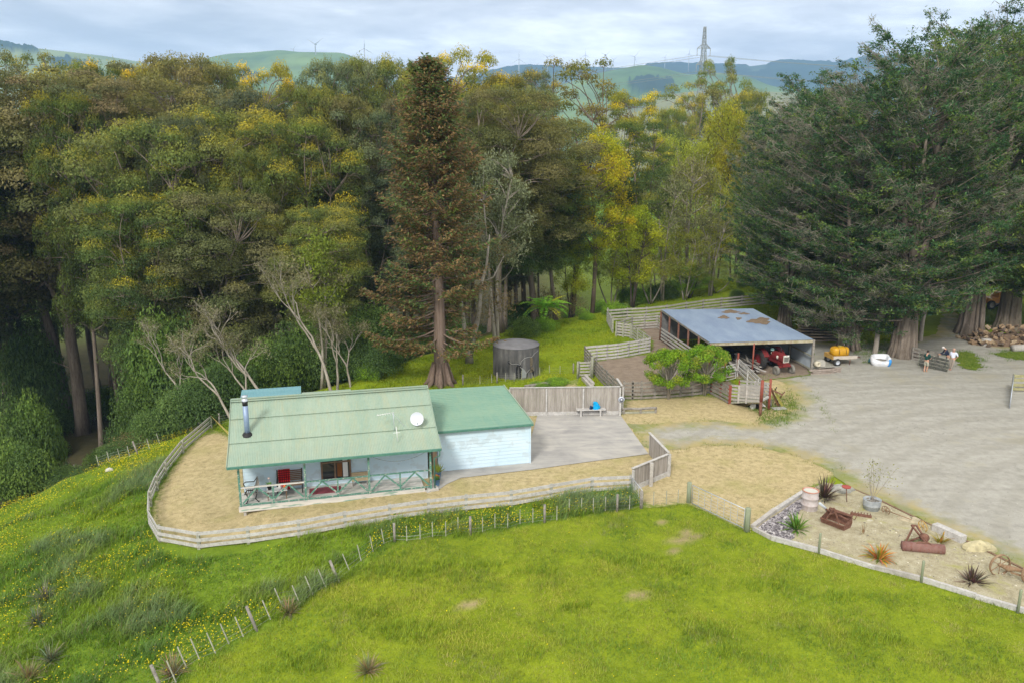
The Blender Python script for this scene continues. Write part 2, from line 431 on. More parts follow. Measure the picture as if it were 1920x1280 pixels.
def m_garden():
    t = NT("garden_bed"); v = t.coord('Object')
    a = t.noise(v, .7, 5, .65, .5); c = t.noise(v, 16, 4, .7); b = t.noise(v, 2.6, 6, .7)
    col = t.ramp(t.math('ADD', t.math('MULTIPLY', b, .55), t.math('MULTIPLY', c, .45)), [(.38, (.25, .22, .14)), (.5, (.36, .325, .225)), (.62, (.45, .42, .31))])
    k = t.ramp(t.math('ADD', t.math('MULTIPLY', a, .65), t.math('MULTIPLY', b, .35)), [(.53, (0, 0, 0)), (.66, (.75, .75, .75))])
    col = t.mix(k, col, t.mix(c, (.20, .23, .035), (.34, .31, .07)))
    t.bump(c, .6, .03); return t.fin(col, .95, 0, .1)
def m_chips():
    t = NT("slate_chips"); v = t.coord('Object')
    vo = t.n('ShaderNodeTexVoronoi'); vo.inputs['Scale'].default_value = 9; t.l(v, vo.inputs['Vector'])
    h = t.n('ShaderNodeSeparateColor'); t.l(vo.outputs['Color'], h.inputs[0])
    col = t.ramp(h.outputs[0], [(0, (.10, .09, .10)), (.5, (.22, .20, .22)), (1, (.40, .37, .37))])
    t.bump(vo.outputs['Distance'], .8, .05); return t.fin(col, .8, 0, .3)
M_LAWN, M_GRAVEL, M_CONC, M_DIRT, M_BED, M_CHIP = m_drylawn(), m_gravel(), m_concrete(), m_dirt(), m_garden(), m_chips()

def W2(lst, z=0.0): return [PZ(x, y, z)[:2] for x, y in lst]
lawn = [G(*p)[:2] for p in FENCE_PX] + W2([(1205, 951), (1250, 949), (1291, 944), (1400, 996), (1416, 992), (1500, 932), (1545, 905), (1570, 890), (1580, 860), (1560, 800), (1530, 740), (1500, 705), (1440, 705), (1372, 755), (1333, 740), (1167, 750), (1162, 778), (1010, 779), (958, 775), (958, 745), (1080, 735), (1085, 710), (1000, 735), (940, 728)]) + [(-4.5, 50), (-9, 48), (-13, 47.5), (-17, 46)]
sheet("dry_lawn", lawn, .022, M_LAWN, .7, .12, .45, "mown dry tan lawn around the cottage", 3)
grav = W2([(1172, 792), (1230, 795), (1330, 789), (1420, 796), (1470, 778), (1483, 742), (1468, 716), (1440, 708), (1400, 700), (1360, 690), (1340, 672), (1420, 640), (1530, 640), (1600, 645), (1700, 640), (1760, 625), (1766, 590), (1790, 585), (1812, 612), (1835, 632), (1870, 648), (1960, 655), (2300, 700), (2700, 1000), (2300, 1200), (1960, 1082), (1925, 1068), (1812, 1014), (1730, 978), (1632, 930), (1596, 912), (1556, 886), (1512, 858), (1420, 838), (1330, 834), (1290, 840), (1232, 850), (1214, 846)])
sheet("gravel_yard", grav, .034, M_GRAVEL, .8, .35, .4, "pale grey gravel yard and driveway", 5, smoothw=2.2)
conc = W2([(1008, 778), (1162, 777), (1216, 851.5), (1098, 867), (998, 881), (864, 896.5), (838, 908), (822, 919), (800, 915), (826, 880), (985, 860)])
sheet("concrete_pad", conc, .05, M_CONC, .8, .0, .8, "grey concrete pad beside the garage", 2)
pen = W2([(1103, 690), (1112, 678), (1214, 664), (1222, 640), (1190, 610), (1235, 600), (1262, 640), (1315, 690), (1345, 700), (1380, 720), (1366, 750), (1332, 736), (1170, 746), (1140, 722)])
sheet("dirt_pen", pen, .048, M_DIRT, .7, .15, .4, "brown bare earth floor of the stock pen", 7)
bed = W2([(1412, 990), (1450, 962), (1502, 929), (1545, 905), (1600, 917), (1632, 932), (1730, 980), (1812, 1016), (1925, 1071), (2050, 1130), (2060, 1200), (1920, 1146), (1727, 1087), (1535, 1034), (1446, 1009)])
sheet("garden_bed", bed, .06, M_BED, .5, .0, .5, "gravelly garden bed holding old machinery", 9)
chips = W2([(1420, 991), (1504, 934), (1520, 938), (1500, 958), (1486, 985), (1490, 1010), (1478, 1016), (1448, 1008)])
o = sheet("slate_chips", chips, .085, M_CHIP, .3, .05, .25, "dark slate chips in the garden corner", 4, "stuff")
shedfl = W2([(1332, 706), (1420, 716), (1520, 704), (1526, 660), (1420, 640), (1330, 640)])
sheet("shed_floor", shedfl, .052, M_DIRT, .7, .1, .4, "trampled earth under the open shed", 8)
for nm, pl, lb, sd_ in [("grass_patch", [(1786, 668), (1812, 660), (1838, 672), (1843, 688), (1825, 696), (1806, 690), (1798, 680)], "bright green grass island behind the talking men", 11),
                   ("grass_patch", [(1862, 664), (1890, 660), (1960, 664), (1960, 676), (1900, 676)], "green grass strip in front of the firewood heap", 12),
                   ("grass_patch", [(1790, 596), (1830, 580), (1960, 570), (1960, 612), (1880, 606), (1835, 606)], "green grass behind the firewood heap", 13),
                   ("grass_patch", [(1425, 765), (1450, 745), (1478, 742), (1490, 765), (1478, 792), (1450, 798), (1430, 790)], "green grass around the red ramp posts", 14),
                   ("grass_patch", [(1600, 660), (1640, 640), (1690, 640), (1680, 660), (1630, 680)], "green weeds under the cypress trees", 15)]:
    t = NT("patch_grass"); v = t.coord('Object')
    m = t.fin(t.ramp(t.noise(v, 5, 6, .7), [(.35, (.10, .15, .02)), (.55, (.17, .22, .03)), (.7, (.25, .26, .07))]), .95, 0, .1)
    t.bump(t.noise(v, 25, 3), .8, .05)
    if sd_ not in (14, 15): sheet(nm, W2(pl), .062, m, .5, .55, .3, lb, sd_)

# ---------------------------------------------------------------- far hills
def in_poly(px, py, poly): return sdf(px, py, poly) < 0
def hill(label, ridge, D, base_py, col1, col2, woods=(), seed=0, nx=190, nt=34, amp=12, depth=.42):
    ridge = sorted(ridge); xs = np.linspace(ridge[0][0], ridge[-1][0], nx)
    ry = np.interp(xs, [p[0] for p in ridge], [p[1] for p in ridge])
    ry = np.convolve(np.pad(ry, 3, 'edge'), np.ones(7) / 7, 'valid')
    V = []; C = []
    for j in range(nt + 4):
        t = j / nt
        for i, px in enumerate(xs):
            d = ray(px, ry[i]); X = d[0] / d[1] * D; Zr = CAMH + d[2] / d[1] * D
            db = ray(px, base_py); Zb = min(-4.0, CAMH + db[2] / db[1] * D * (1 - depth)) - 6
            if t <= 1: s = t; y = D * (1 - depth * (1 - t)); h = Zb + (Zr - Zb) * (s * s * (3 - 2 * s) * .55 + s * .45)
            else: s = (t - 1) * nt / 3; y = D * (1 + .2 * s); h = Zr + (Zb - Zr) * s * s
            e = 1 - abs(2 * min(t, 1) - 1) ** 3
            w = mnoise.fractal((X * .0028 + seed, y * .0022, seed * 1.3), 1.0, 2.1, 5)
            w2 = abs(mnoise.noise((X * .0045 + seed * 2, y * .0016, 4.0)))
            h += amp * e * (w * 1.6 - w2 * 1.5)
            V.append((X * (y / D), y, h))
    V = np.array(V); px, py = proj(V)
    n1 = np.array([mnoise.fractal((a * .004 + seed, b * .003, 1), 1, 2, 5) for a, b, _ in V])
    k = np.clip(.5 + n1, 0, 1)[:, None]; C = np.array(col1) * (1 - k) + np.array(col2) * k
    for poly in woods:
        dd = sdf(px + 7 * fbm(px, py, .09, seed), py + 3 * fbm(px, py, .13, seed + 2), poly); m = dd < 0
        C[m] = np.array((.028, .048, .026)); V[m, 2] += 9 + 5 * rng.random(m.sum())
    i = np.arange(nx * (nt + 4)).reshape(nt + 4, nx)
    F = np.c_[i[:-1, :-1].ravel(), i[:-1, 1:].ravel(), i[1:, 1:].ravel(), i[1:, :-1].ravel()]
    o = link(bpy.data.objects.new("hills", np_mesh("hills", V, F, C, M_HILL, True)))
    tag(o, label, kind="structure")
M_HILL = vcol_mat("hill_pasture", .95, .05, .25, .012)
GR1, GR2 = (.085, .145, .035), (.15, .215, .055); DK1, DK2 = (.03, .05, .03), (.07, .10, .045)
hill("hazy forested ridge along the horizon at right", [(760, 150), (900, 142), (940, 131), (980, 126), (1060, 128), (1100, 125), (1160, 128), (1250, 121), (1340, 124), (1400, 126), (1450, 119), (1480, 116), (1540, 121), (1600, 111), (1650, 105), (1720, 112), (1800, 118), (1930, 128), (2100, 140)], 3900, 215, DK1, DK2,
     [[(900, 120), (1050, 122), (1080, 140), (900, 150)], [(1190, 118), (1400, 118), (1420, 150), (1340, 146), (1240, 138)], [(1400, 152), (1450, 118), (1500, 100), (1560, 120), (1660, 104), (1640, 130), (1560, 165), (1480, 178), (1420, 176)]], 2)
hill("green rolling hill with a dark pine block", [(1000, 178), (1080, 150), (1120, 138), (1160, 130), (1200, 122), (1235, 126), (1290, 141), (1350, 137), (1400, 142), (1440, 160), (1500, 172), (1600, 180)], 2600, 225, GR1, GR2,
     [[(1178, 152), (1215, 147), (1258, 153), (1275, 165), (1250, 178), (1200, 179), (1180, 168)]], 5, amp=10)
hill("low brownish hills below the pylon", [(1120, 205), (1180, 192), (1240, 180), (1290, 173), (1330, 168), (1380, 178), (1440, 172), (1500, 176), (1600, 190)], 1750, 235, (.17, .19, .08), (.24, .22, .11), [[(1150, 196), (1200, 194), (1230, 204), (1150, 210)]], 8, amp=7)
hill("rounded bright green hill above the gum forest", [(250, 160), (330, 135), (370, 119), (395, 107), (430, 101), (470, 99), (525, 94), (560, 98), (640, 99), (662, 106), (690, 124), (740, 150), (800, 170)], 2700, 205, GR1, GR2,
     [[(395, 134), (470, 136), (500, 150), (400, 150)]], 11, amp=14)
hill("long wooded hill at the left horizon", [(-160, 60), (-60, 70), (0, 79), (60, 90), (140, 99), (200, 106), (265, 117), (330, 131), (420, 150)], 2500, 205, (.15, .20, .075), (.22, .26, .11),
     [[(-160, 70), (0, 82), (75, 97), (70, 101), (0, 95), (-160, 84)], [(85, 112), (130, 110), (165, 122), (150, 136), (100, 130)]], 14, amp=12)

def make_haze():
    V = []; x0, x1, y0, y1, z0, z1 = -4900, 4900, -320, 4820, -16, 640
    mb = MB(); mb.box(((x0 + x1) / 2, (y0 + y1) / 2, (z0 + z1) / 2), (x1 - x0, y1 - y0, z1 - z0))
    m = bpy.data.materials.new("haze"); m.use_nodes = True; t = m.node_tree; t.nodes.clear()
    out = t.nodes.new('ShaderNodeOutputMaterial'); pv = t.nodes.new('ShaderNodeVolumePrincipled')
    pv.inputs['Color'].default_value = (.36, .59, 1.0, 1); pv.inputs['Density'].default_value = HAZE; pv.inputs['Anisotropy'].default_value = 0.0
    t.links.new(pv.outputs[0], out.inputs['Volume'])
    o = mb.build("haze", m); tag(o, "thin bluish haze softening the distant hills", kind="stuff")
HAZE = 2.0e-4
make_haze()
# ---------------------------------------------------------------- cottage and garage
M_ROOF = None
def roof_mat(name, c1, c2, c3=None, rough=.55, st=(.6, 3, 3)):
    t = NT(name); v = t.coord('Object', st)
    a = t.noise(v, .35, 6, .65, .3); b = t.noise(t.coord('Object'), 5, 4)
    s = t.math('ADD', t.math('MULTIPLY', a, .75), t.math('MULTIPLY', b, .25))
    col = t.ramp(s, [(.36, c1), (.64, c2)])
    if c3:
        f = t.ramp(t.noise(t.coord('Object', (2, .25, 1)), 1.6, 6, .7, .5), [(.47, (0, 0, 0)), (.68, (.5, .5, .5))]); col = t.mix(f, col, c3)
        g = t.ramp(t.noise(t.coord('Object', (5, .5, 1)), 3.0, 6, .75, .3), [(.60, (0, 0, 0)), (.70, (.45, .45, .45))]); col = t.mix(g, col, tuple(q * .55 for q in c1))
    return t.fin(col, rough, 0, .35)
M_RGREEN = roof_mat("green_roof_iron", (.235, .325, .26), (.30, .375, .30), (.33, .345, .23), st=(3, .5, 1))
M_RTEAL = roof_mat("teal_roof_sheet", (.17, .315, .25), (.23, .37, .28), (.26, .37, .26), st=(.6, 2.2, 1))
M_RBLUE = roof_mat("blue_roof_iron", (.13, .29, .34), (.18, .35, .39), None)
M_GTRIM = mk("green_trim", (.06, .17, .135), (.09, .22, .17), 6, .6)
M_GPEEL = mk("peeling_green_paint", (.07, .19, .15), (.11, .25, .20), 4, .7, c3=(.42, .42, .38), scale3=9, amt3=.9)
M_DECK = mk("weathered_white_deck", (.50, .48, .46), (.62, .60, .57), 3, .8, stretch=(.3, 4, 3), c3=(.12, .27, .21), scale3=4, amt3=.8)
M_BOARD = mk("pale_blue_weatherboard", (.50, .65, .76), (.56, .69, .79), 1.2, .7, c3=(.42, .50, .55), scale3=2, amt3=.5)
M_WHITE = mk("white_paint", (.72, .73, .74), (.62, .63, .65), 4, .6)
M_GREYW = mk("weathered_grey_timber", (.34, .32, .30), (.46, .44, .42), 3, .85, stretch=(1, 1, 1), c3=(.26, .24, .21), scale3=14, amt3=.6)
M_GREYD = mk("old_dark_timber", (.19, .175, .155), (.30, .28, .25), 4, .9, c3=(.12, .10, .09), scale3=12, amt3=.6)
M_GREYG = mk("lichen_timber", (.25, .26, .20), (.37, .37, .30), 5, .9, c3=(.42, .42, .36), scale3=9, amt3=.5)
M_BROWNW = mk("brown_timber", (.16, .10, .065), (.23, .15, .10), 6, .7)
M_GALV = mk("galvanised_steel", (.46, .50, .58), (.56, .60, .66), 5, .45, .35)
M_STEEL = mk("blue_grey_flue", (.22, .30, .47), (.28, .36, .52), 5, .45, .2)
M_BLACK = mk("black_matt", (.012, .012, .014), (.025, .025, .028), 6, .6)
M_GLASS = mk("dark_window_glass", (.015, .018, .022), (.03, .035, .04), 2, .08, 0, spec=.6)
M_DISH = mk("white_dish", (.60, .63, .74), (.66, .68, .76), 3, .4)
M_RED = mk("red_blanket", (.5, .015, .02), (.38, .01, .015), 5, .9)
M_TERRA = mk("terracotta", (.50, .17, .06), (.42, .14, .05), 6, .8)
M_BLUEPOT = mk("blue_glazed_pot", (.10, .20, .36), (.14, .26, .42), 6, .4)
M_LEAFV = leaf_mat("foliage")

HA = R(14.4); HO = np.array([-12.61, 34.38, 0.0])
def HW(lx, ly, lz=0): return np.array([HO[0] + lx * math.cos(HA) - ly * math.sin(HA), HO[1] + lx * math.sin(HA) + ly * math.cos(HA), lz])

def corrug(mb, x0, x1, prof, pitch=.0762, amp=.011, per=6):
    """corrugated sheet running down the profile [(y,z)...] between x0 and x1"""
    n = int((x1 - x0) / pitch * per) + 1
    pts = []
    for j, (y, z) in enumerate(prof):
        a = prof[max(j - 1, 0)]; b = prof[min(j + 1, len(prof) - 1)]
        ty, tz = b[0] - a[0], b[1] - a[1]; L = math.hypot(ty, tz); ny, nz = -tz / L, ty / L
        if nz < 0: ny, nz = -ny, -nz
        for i in range(n):
            x = x0 + (x1 - x0) * i / (n - 1); w = amp * math.sin(2 * math.pi * x / pitch)
            pts.append((x, y + ny * w, z + nz * w))
    mb.smooth = True; mb.grid(pts, n, len(prof)); mb.smooth = False
    return mb
def weatherboard(mb, p0, p1, z0, z1, pitch=.18, out=(0, -1)):
    """lapped boards on a wall from p0 to p1 (local xy)"""
    z = z0
    ox, oy = out
    while z < z1 - .01:
        zt = min(z + pitch, z1)
        a = (p0[0] + ox * .028, p0[1] + oy * .028, z); b = (p1[0] + ox * .028, p1[1] + oy * .028, z)
        c = (p1[0] + ox * .006, p1[1] + oy * .006, zt); d = (p0[0] + ox * .006, p0[1] + oy * .006, zt)
        a2 = (p0[0] + ox * .004, p0[1] + oy * .004, z); b2 = (p1[0] + ox * .004, p1[1] + oy * .004, z)
        mb.add([a, b, c, d, a2, b2], [(0, 1, 2, 3), (4, 5, 1, 0)])
        z = zt
    return mb

def house():
    h = thing("cottage", "pale blue weatherboard cottage with light green corrugated roof and open front verandah", "house", HO, HA)
    WY, WB = 1.65, 7.3                                     # front and back wall
    x0, x1 = 0.05, 9.0
    mb = MB()
    for seg in [((x0, WY), (x1, WY), (0, -1)), ((x1, WY), (x1, WB), (1, 0)), ((x1, WB), (x0, WB), (0, 1)), ((x0, WB), (x0, WY), (-1, 0))]:
        weatherboard(mb, seg[0], seg[1], -.75 if seg[2] != (1, 0) else -.3, 2.72, .18, seg[2])
    mb.add([(x0, WY, -.8), (x1, WY, -.8), (x1, WY, 2.7), (x0, WY, 2.7)], [(0, 1, 2, 3)])
    for xx, o in ((x0, -.005), (x1, .005)):                   # gables
        mb.add([(xx + o, WY, 2.72), (xx + o, WB - .2, 2.72), (xx + o, 4.0, 4.1)], [(0, 1, 2)])
    mb.build("wall", M_BOARD, h)
    # roofs
    RX0, RX1 = -.45, 9.40
    prof = [(-.25, 2.28), (.5, 2.527), (1.33, 2.80), (1.334, 2.815), (2.6, 3.475), (4.0, 4.2)]
    mb = corrug(MB(), RX0, RX1, prof); mb2 = corrug(MB(), RX0, RX1, [(4.02, 4.2), (5.6, 3.42), (7.2, 2.66)])
    mb.v += []; o = len(mb.v); mb.add(mb2.v, mb2.f); mb.sm = [True] * len(mb.f)
    rf = mb.build("roof", M_RGREEN, h)
    c = MB(); c.beam((RX0 - .03, 4.01, 4.235), (RX1 + .03, 4.01, 4.235), .13, .05); c.beam((RX0 - .03, 3.86, 4.165), (RX1 + .03, 3.86, 4.165), .18, .018); c.beam((RX0 - .03, 4.16, 4.165), (RX1 + .03, 4.16, 4.165), .18, .018)
    c.build("ridge_cap", M_RGREEN, rf)
    b = MB()
    for xx in (RX0 - .02, RX1 + .02):
        for (ya, za), (yb, zb) in (((-.27, 2.26), (1.33, 2.79)), ((1.33, 2.79), (4.01, 4.18)), ((4.01, 4.18), (7.2, 2.64))):
            b.beam((xx, ya, za), (xx, yb, zb), .03, .14)
    b.build("barge_board", M_RGREEN, rf)
    for yy, zz in ((1.33, 2.822), (2.75, 3.566)):
        g = MB(); g.beam((RX0, yy, zz + .012), (RX1, yy, zz + .012), .035, .012); g.build("sheet_lap", mk("dark_lap_green", (.14, .20, .15), (.19, .25, .18), 8), rf)  # joint lines between roof sheets, thin strips in a darker green
    g = MB(); g.beam((RX0, -.31, 2.235), (RX1, -.31, 2.235), .11, .10); g.build("gutter", M_GTRIM, rf)
    d = MB(); d.tube([(9.33, -.30, 2.2), (9.33, -.22, 1.9), (9.1, .02, 1.7), (9.1, .02, -.1)], .035, 8); d.build("downpipe", M_GTRIM, rf)
    # rear additions
    mb = corrug(MB(), -.42, 2.85, [(6.4, 2.80), (8.0, 2.93), (9.75, 3.08)]); mb.sm = [True] * len(mb.f)
    r2 = mb.build("roof", M_RBLUE, h); r2["label"] = "blue corrugated lean-to roof behind the ridge"
    mb = corrug(MB(), 2.9, 5.6, [(6.4, 2.96), (8.1, 3.16)]); mb.sm = [True] * len(mb.f)
    r3 = mb.build("roof", M_RGREEN, h); r3["label"] = "small green rear roof just behind the ridge"
    r4 = MB().box((6.0, 7.7, 2.98), (.8, .6, .06)).build("roof", M_GALV, h); r4["label"] = "pale flat rear porch roof"
    mb = MB()
    for (xa, xb, yb, zt) in ((-.3, 2.8, 9.65, 3.1), (2.95, 5.5, 8.0, 3.05)):
        for seg in (((xb, 7.25), (xb, yb), (1, 0)), ((xb, yb), (xa, yb), (0, 1)), ((xa, yb), (xa, 7.25), (-1, 0))):
            weatherboard(mb, seg[0], seg[1], -1.2, zt - .1, .18, seg[2])
    mb.build("rear_wall", M_BOARD, h)
    # verandah
    d = MB()
    for k in range(12):
        d.box((4.25, .07 + k * .137, .165), (8.65, .128, .04))
    d.build("deck", M_DECK, h)
    MB().box((4.25, -.02, .055), (8.7, .035, .26)).build("deck_fascia", M_DECK, h)
    for k in range(8):
        MB().box((.15 + k * 1.18, .1, -.35), (.12, .12, .76)).build("stump", M_GREYW, h)
    for xx in (0, 2.95, 5.92, 8.9):
        MB().box((xx, .03, 1.18), (.095, .095, 2.1)).build("verandah_post", M_GPEEL, h)
    MB().beam((-.4, .03, 2.27), (9.3, .03, 2.27), .06, .13).build("verandah_beam", M_GTRIM, h)
    def bal(xa, xb):
        t = MB(); t.beam((xa, .03, 1.1), (xb, .03, 1.1), .11, .045); t.build("top_rail", M_GPEEL if xa > 2 else M_DECK, h)
        xm = (xa + xb) / 2
        MB().box((xm, .03, .64), (.08, .07, .9)).build("baluster", M_GPEEL, h)
        for (pa, pb) in (((xa + .05, .32), ((xa + xm) / 2, 1.06)), (((xa + xm) / 2, 1.06), (xm - .04, .42)), ((xm + .04, .42), ((xb + xm) / 2, 1.06)), (((xb + xm) / 2, 1.06), (xb - .05, .35))):
            MB().beam((pa[0], .03, pa[1]), (pb[0], .03, pb[1]), .025, .075).build("brace", M_GPEEL, h)
        MB().beam((xa, .03, .24), (xb, .03, .24), .05, .06).build("bottom_rail", M_GPEEL, h)
    for a_, b_ in ((0.05, 2.9), (3.0, 5.87), (5.97, 8.85)): bal(a_, b_)
    # window
    w = MB(); X0, X1, Z0, Z1 = 3.74, 5.12, .45, 2.0; y = WY - .03
    for (a_, b_) in (((X0, y, Z0), (X1, y, Z0)), ((X0, y, Z1), (X1, y, Z1)), ((X0, y, 1.36), (X1, y, 1.36))): w.beam(a_, b_, .09, .075)
    for xx in (X0, (X0 + X1) / 2 - .05, X1): w.beam((xx, y - .004, Z0 - .03), (xx, y - .004, Z1 + .03), .085, .08)
    wo = w.build("window", M_BROWNW, h)
    MB().box(((X0 + X1) / 2, WY - .033, (Z0 + Z1) / 2), (X1 - X0, .012, Z1 - Z0)).build("pane", M_GLASS, wo)
    MB().box((4.88, WY - .043, 1.2), (.24, .006, 1.3)).build("curtain", M_WHITE, wo)
    MB().box((4.6, WY - .043, .93), (.24, .006, .7)).build("curtain", mk("orange_curtain", (.22, .08, .02)), wo)
    # second window row hidden high under the eave and a door at the far end
    for k, (xa, xb) in enumerate(((.75, 2.75), (5.95, 7.7))):
        b = MB(); b.tube([(xa, .30, 2.16), (xb, .30, 2.16)], .07, 10); b.beam((xa, .30, 2.05), (xb, .30, 2.05), .03, .05)
        b.build("rolled_blind", M_BROWNW, h)
    # flue
    f = MB(); f.tube([(.37, 1.9, 2.95), (.37, 1.9, 4.55)], .125, 16); fl = f.build("chimney", M_STEEL, h)
    c = MB(); c.lathe([(.02, 4.50), (.128, 4.5), (.128, 4.72), (.0, 4.73)], 16, (.37, 1.9, 0)); c.build("flue_band", M_BLACK, fl)
    c = MB(); c.lathe([(.15, 4.72), (.15, 4.80), (.11, 4.83), (.11, 4.90), (.15, 4.92), (.15, 4.98), (.0, 5.0)], 16, (.37, 1.9, 0)); c.build("flue_cowl", M_GALV, fl)
    c = MB(); c.lathe([(.27, 2.98), (.22, 3.10), (.14, 3.17)], 14, (.37, 1.86, .0)); c.build("flashing", M_BLACK, fl)
    # satellite dish
    d = MB(); pr = [(0, 0)] + [(r_, .09 * (r_ / .33) ** 2) for r_ in (.1, .2, .28, .33)]
    Mx = Matrix.Rotation(R(-18), 3, 'Z') @ Matrix.Rotation(R(72), 3, 'X')
    d.lathe(pr + [(.338, .095), (.33, .085)], 28, (8.5, 1.45, 3.3), Mx)
    do = d.build("satellite_dish", M_DISH, h)
    d = MB(); d.tube([(8.5, 1.62, 2.86), (8.5, 1.6, 3.2), (8.5, 1.5, 3.3)], .022, 6); d.build("mount", M_BLACK, do)
    d = MB(); d.tube([(8.5, 1.43, 2.98), (8.45, 1.02, 3.2)], .012, 6); d.box((8.45, 1.0, 3.22), (.06, .1, .06)); d.build("feed_arm", M_GALV, do)
    # aerials
    a = MB(); a.tube([(7.35, 1.35, 2.8), (7.3, 1.3, 3.75)], .016, 6); a.tube([(7.3, 1.3, 3.70), (7.9, 1.5, 2.9)], .009, 5)
    ao = a.build("antenna", M_GALV, h)
    e = MB(); e.tube([(6.5, 1.2, 3.72), (7.4, 1.4, 3.75)], .014, 6)
    for k in range(7): e.tube([(6.55 + k * .12, 1.05, 3.735), (6.55 + k * .12, 1.38, 3.735)], .006, 4)
    e.build("antenna_boom", M_WHITE, ao)
    e = MB(); e.tube([(7.4, .42, 2.58), (7.35, .55, 3.3)], .016, 6); e.tube([(7.2, .48, 3.0), (7.52, .48, 3.0)], .012, 5); e.build("antenna_mast", M_WHITE, ao)
    return h
HOUSE = house()

def garage():
    o = thing("garage", "low pale blue weatherboard garage with flat teal green roof beside the cottage", "garage", HO, HA)
    fx0, fx1, fy, by = 9.62, 14.58, 2.28, 8.5
    mb = MB()
    for seg in [((fx0, fy), (fx1, fy), (0, -1)), ((fx1, fy), (fx1 + .05, by), (1, 0)), ((fx1 + .05, by), (fx0 + .3, by), (0, 1)), ((fx0 + .3, by), (fx0, fy), (-1, 0))]:
        weatherboard(mb, seg[0], seg[1], -.1, 2.3, .19, seg[2])
    mb.add([(fx0, fy, -.1), (fx1, fy, -.1), (fx1, fy, 2.3), (fx0, fy, 2.3)], [(0, 1, 2, 3)])
    mb.build("wall", M_BOARD, o)
    z0, z1 = 2.31, 2.58
    r = MB(); r.add([(9.45, 2.14, z0), (14.70, 2.14, z0), (14.70, 8.62, z1), (9.62, 8.9, z1)] + [(9.45, 2.14, z0 - .04), (14.70, 2.14, z0 - .04), (14.70, 8.62, z1 - .04), (9.62, 8.9, z1 - .04)],
                    [(0, 1, 2, 3), (7, 6, 5, 4), (0, 4, 5, 1), (1, 5, 6, 2), (2, 6, 7, 3), (3, 7, 4, 0)])
    # low standing seams across the sheet
    for k in range(1, 22):
        t_ = k / 22; y = 2.14 + 6.5 * t_
        r.beam((9.45 + .15 * t_, y, z0 + (z1 - z0) * t_ + .006), (14.70, y - .1 * 0, z0 + (z1 - z0) * t_ + .006), .03, .008)
    ro = r.build("roof", M_RTEAL, o)
    MB().beam((9.5, 2.07, 2.25), (14.72, 2.07, 2.25), .10, .09).build("gutter", M_GTRIM, ro)
    e = MB(); e.beam((14.72, 2.1, z0 + .012), (14.72, 8.62, z1 + .012), .05, .10); e.build("barge_board", M_RGREEN, ro)
    MB().box((14.60, 2.25, 1.1), (.07, .07, 2.3)).build("corner_board", M_BOARD, o)
    # vehicle door facing the concrete pad
    d = MB()
    for k in range(9): d.box((14.64, 5.3, .12 + k * .235), (.04, 3.6, .228))
    d.build("door", M_WHITE, o)
garage()

# ------------------------------------------------ furniture on the verandah
def HT(name, label, cat, lx, ly, lz, rz=0, group=None): return thing(name, label, cat, HW(lx, ly, lz), HA + rz, group)
def slat_bench():
    b = HT("garden_bench", "dark slatted garden bench with red tartan rug on the verandah", "bench", 2.2, 1.25, .185)
    m = MB()
    for k in range(5): m.box((0, -.25 + k * .1, .42), (1.15, .075, .03))
    m.build("seat", M_BROWNW, b)
    m = MB()
    for k in range(6): m.box((0, .22 + k * .022, .52 + k * .085), (1.15, .025, .06))
    m.build("backrest", M_BROWNW, b)
    for sx in (-.58, .58):
        m = MB(); m.beam((sx, -.27, 0), (sx, -.25, .6), .05, .05); m.beam((sx, .22, 0), (sx, .36, 1.02), .05, .05); m.beam((sx, -.3, .62), (sx, .28, .64), .06, .04); m.build("side_frame", M_BLACK, b)
    r = thing("tartan_rug", "red tartan rug thrown over the dark slatted bench", "rug", HW(1.95, 1.25, .185), HA)
    t = NT("tartan"); v = t.coord('Object'); ch = t.n('ShaderNodeTexWave'); ch.inputs['Scale'].default_value = 3.2; t.l(v, ch.inputs['Vector'])
    c2 = t.n('ShaderNodeTexWave'); c2.bands_direction = 'Z'; c2.inputs['Scale'].default_value = 3.2; t.l(v, c2.inputs['Vector'])
    s = t.math('MULTIPLY', t.ramp(ch.outputs['Fac'], [(.45, (.25,) * 3), (.55, (1,) * 3)]), t.ramp(c2.outputs['Fac'], [(.45, (.25,) * 3), (.55, (1,) * 3)]))
    mt = t.fin(t.mix(s, (.03, .004, .006), (.62, .012, .016)), .95)
    P_ = []
    for j, (y, z) in enumerate([(.40, .75), (.375, 1.03), (.33, 1.05), (.24, .80), (.16, .60), (.05, .475), (-.25, .465), (-.32, .40), (-.33, .25)]):
        for i in range(7): P_.append((-.27 + i * .09, y + .008 * math.sin(i * 2 + j), z + .006 * math.sin(i + j * 1.7)))
    MB().grid(P_, 7, 9).build("cloth", mt, r)
def ornate_bench():
    b = HT("iron_bench", "ornate cast iron and timber bench at the left end of the verandah", "bench", .42, .85, .185, R(-82))
    m = MB()
    for k in range(5): m.box((0, -.2 + k * .09, .40), (1.05, .06, .03))
    m.build("seat", M_GREYD, b)
    m = MB()
    for k in range(9):
        x = -.48 + k * .12; m.beam((x, .24, .44), (x, .36, .86 + .10 * math.cos(x * 2.6)), .06, .02)
    m.tube([(x, .34, .80 + .13 * math.cos(x * 2.6)) for x in np.linspace(-.54, .54, 12)], .022, 6)
    m.build("backrest", M_GREYD, b)
    for sx in (-.55, .55):
        m = MB(); m.tube([(sx, -.28, 0), (sx, -.18, .2), (sx, -.22, .4), (sx, -.3, .58), (sx, -.18, .66), (sx, .2, .62), (sx, .34, .8)], .025, 6)
        m.tube([(sx, .3, 0), (sx, .15, .2), (sx, .22, .42)], .025, 6); m.build("side_frame", M_BLACK, b)
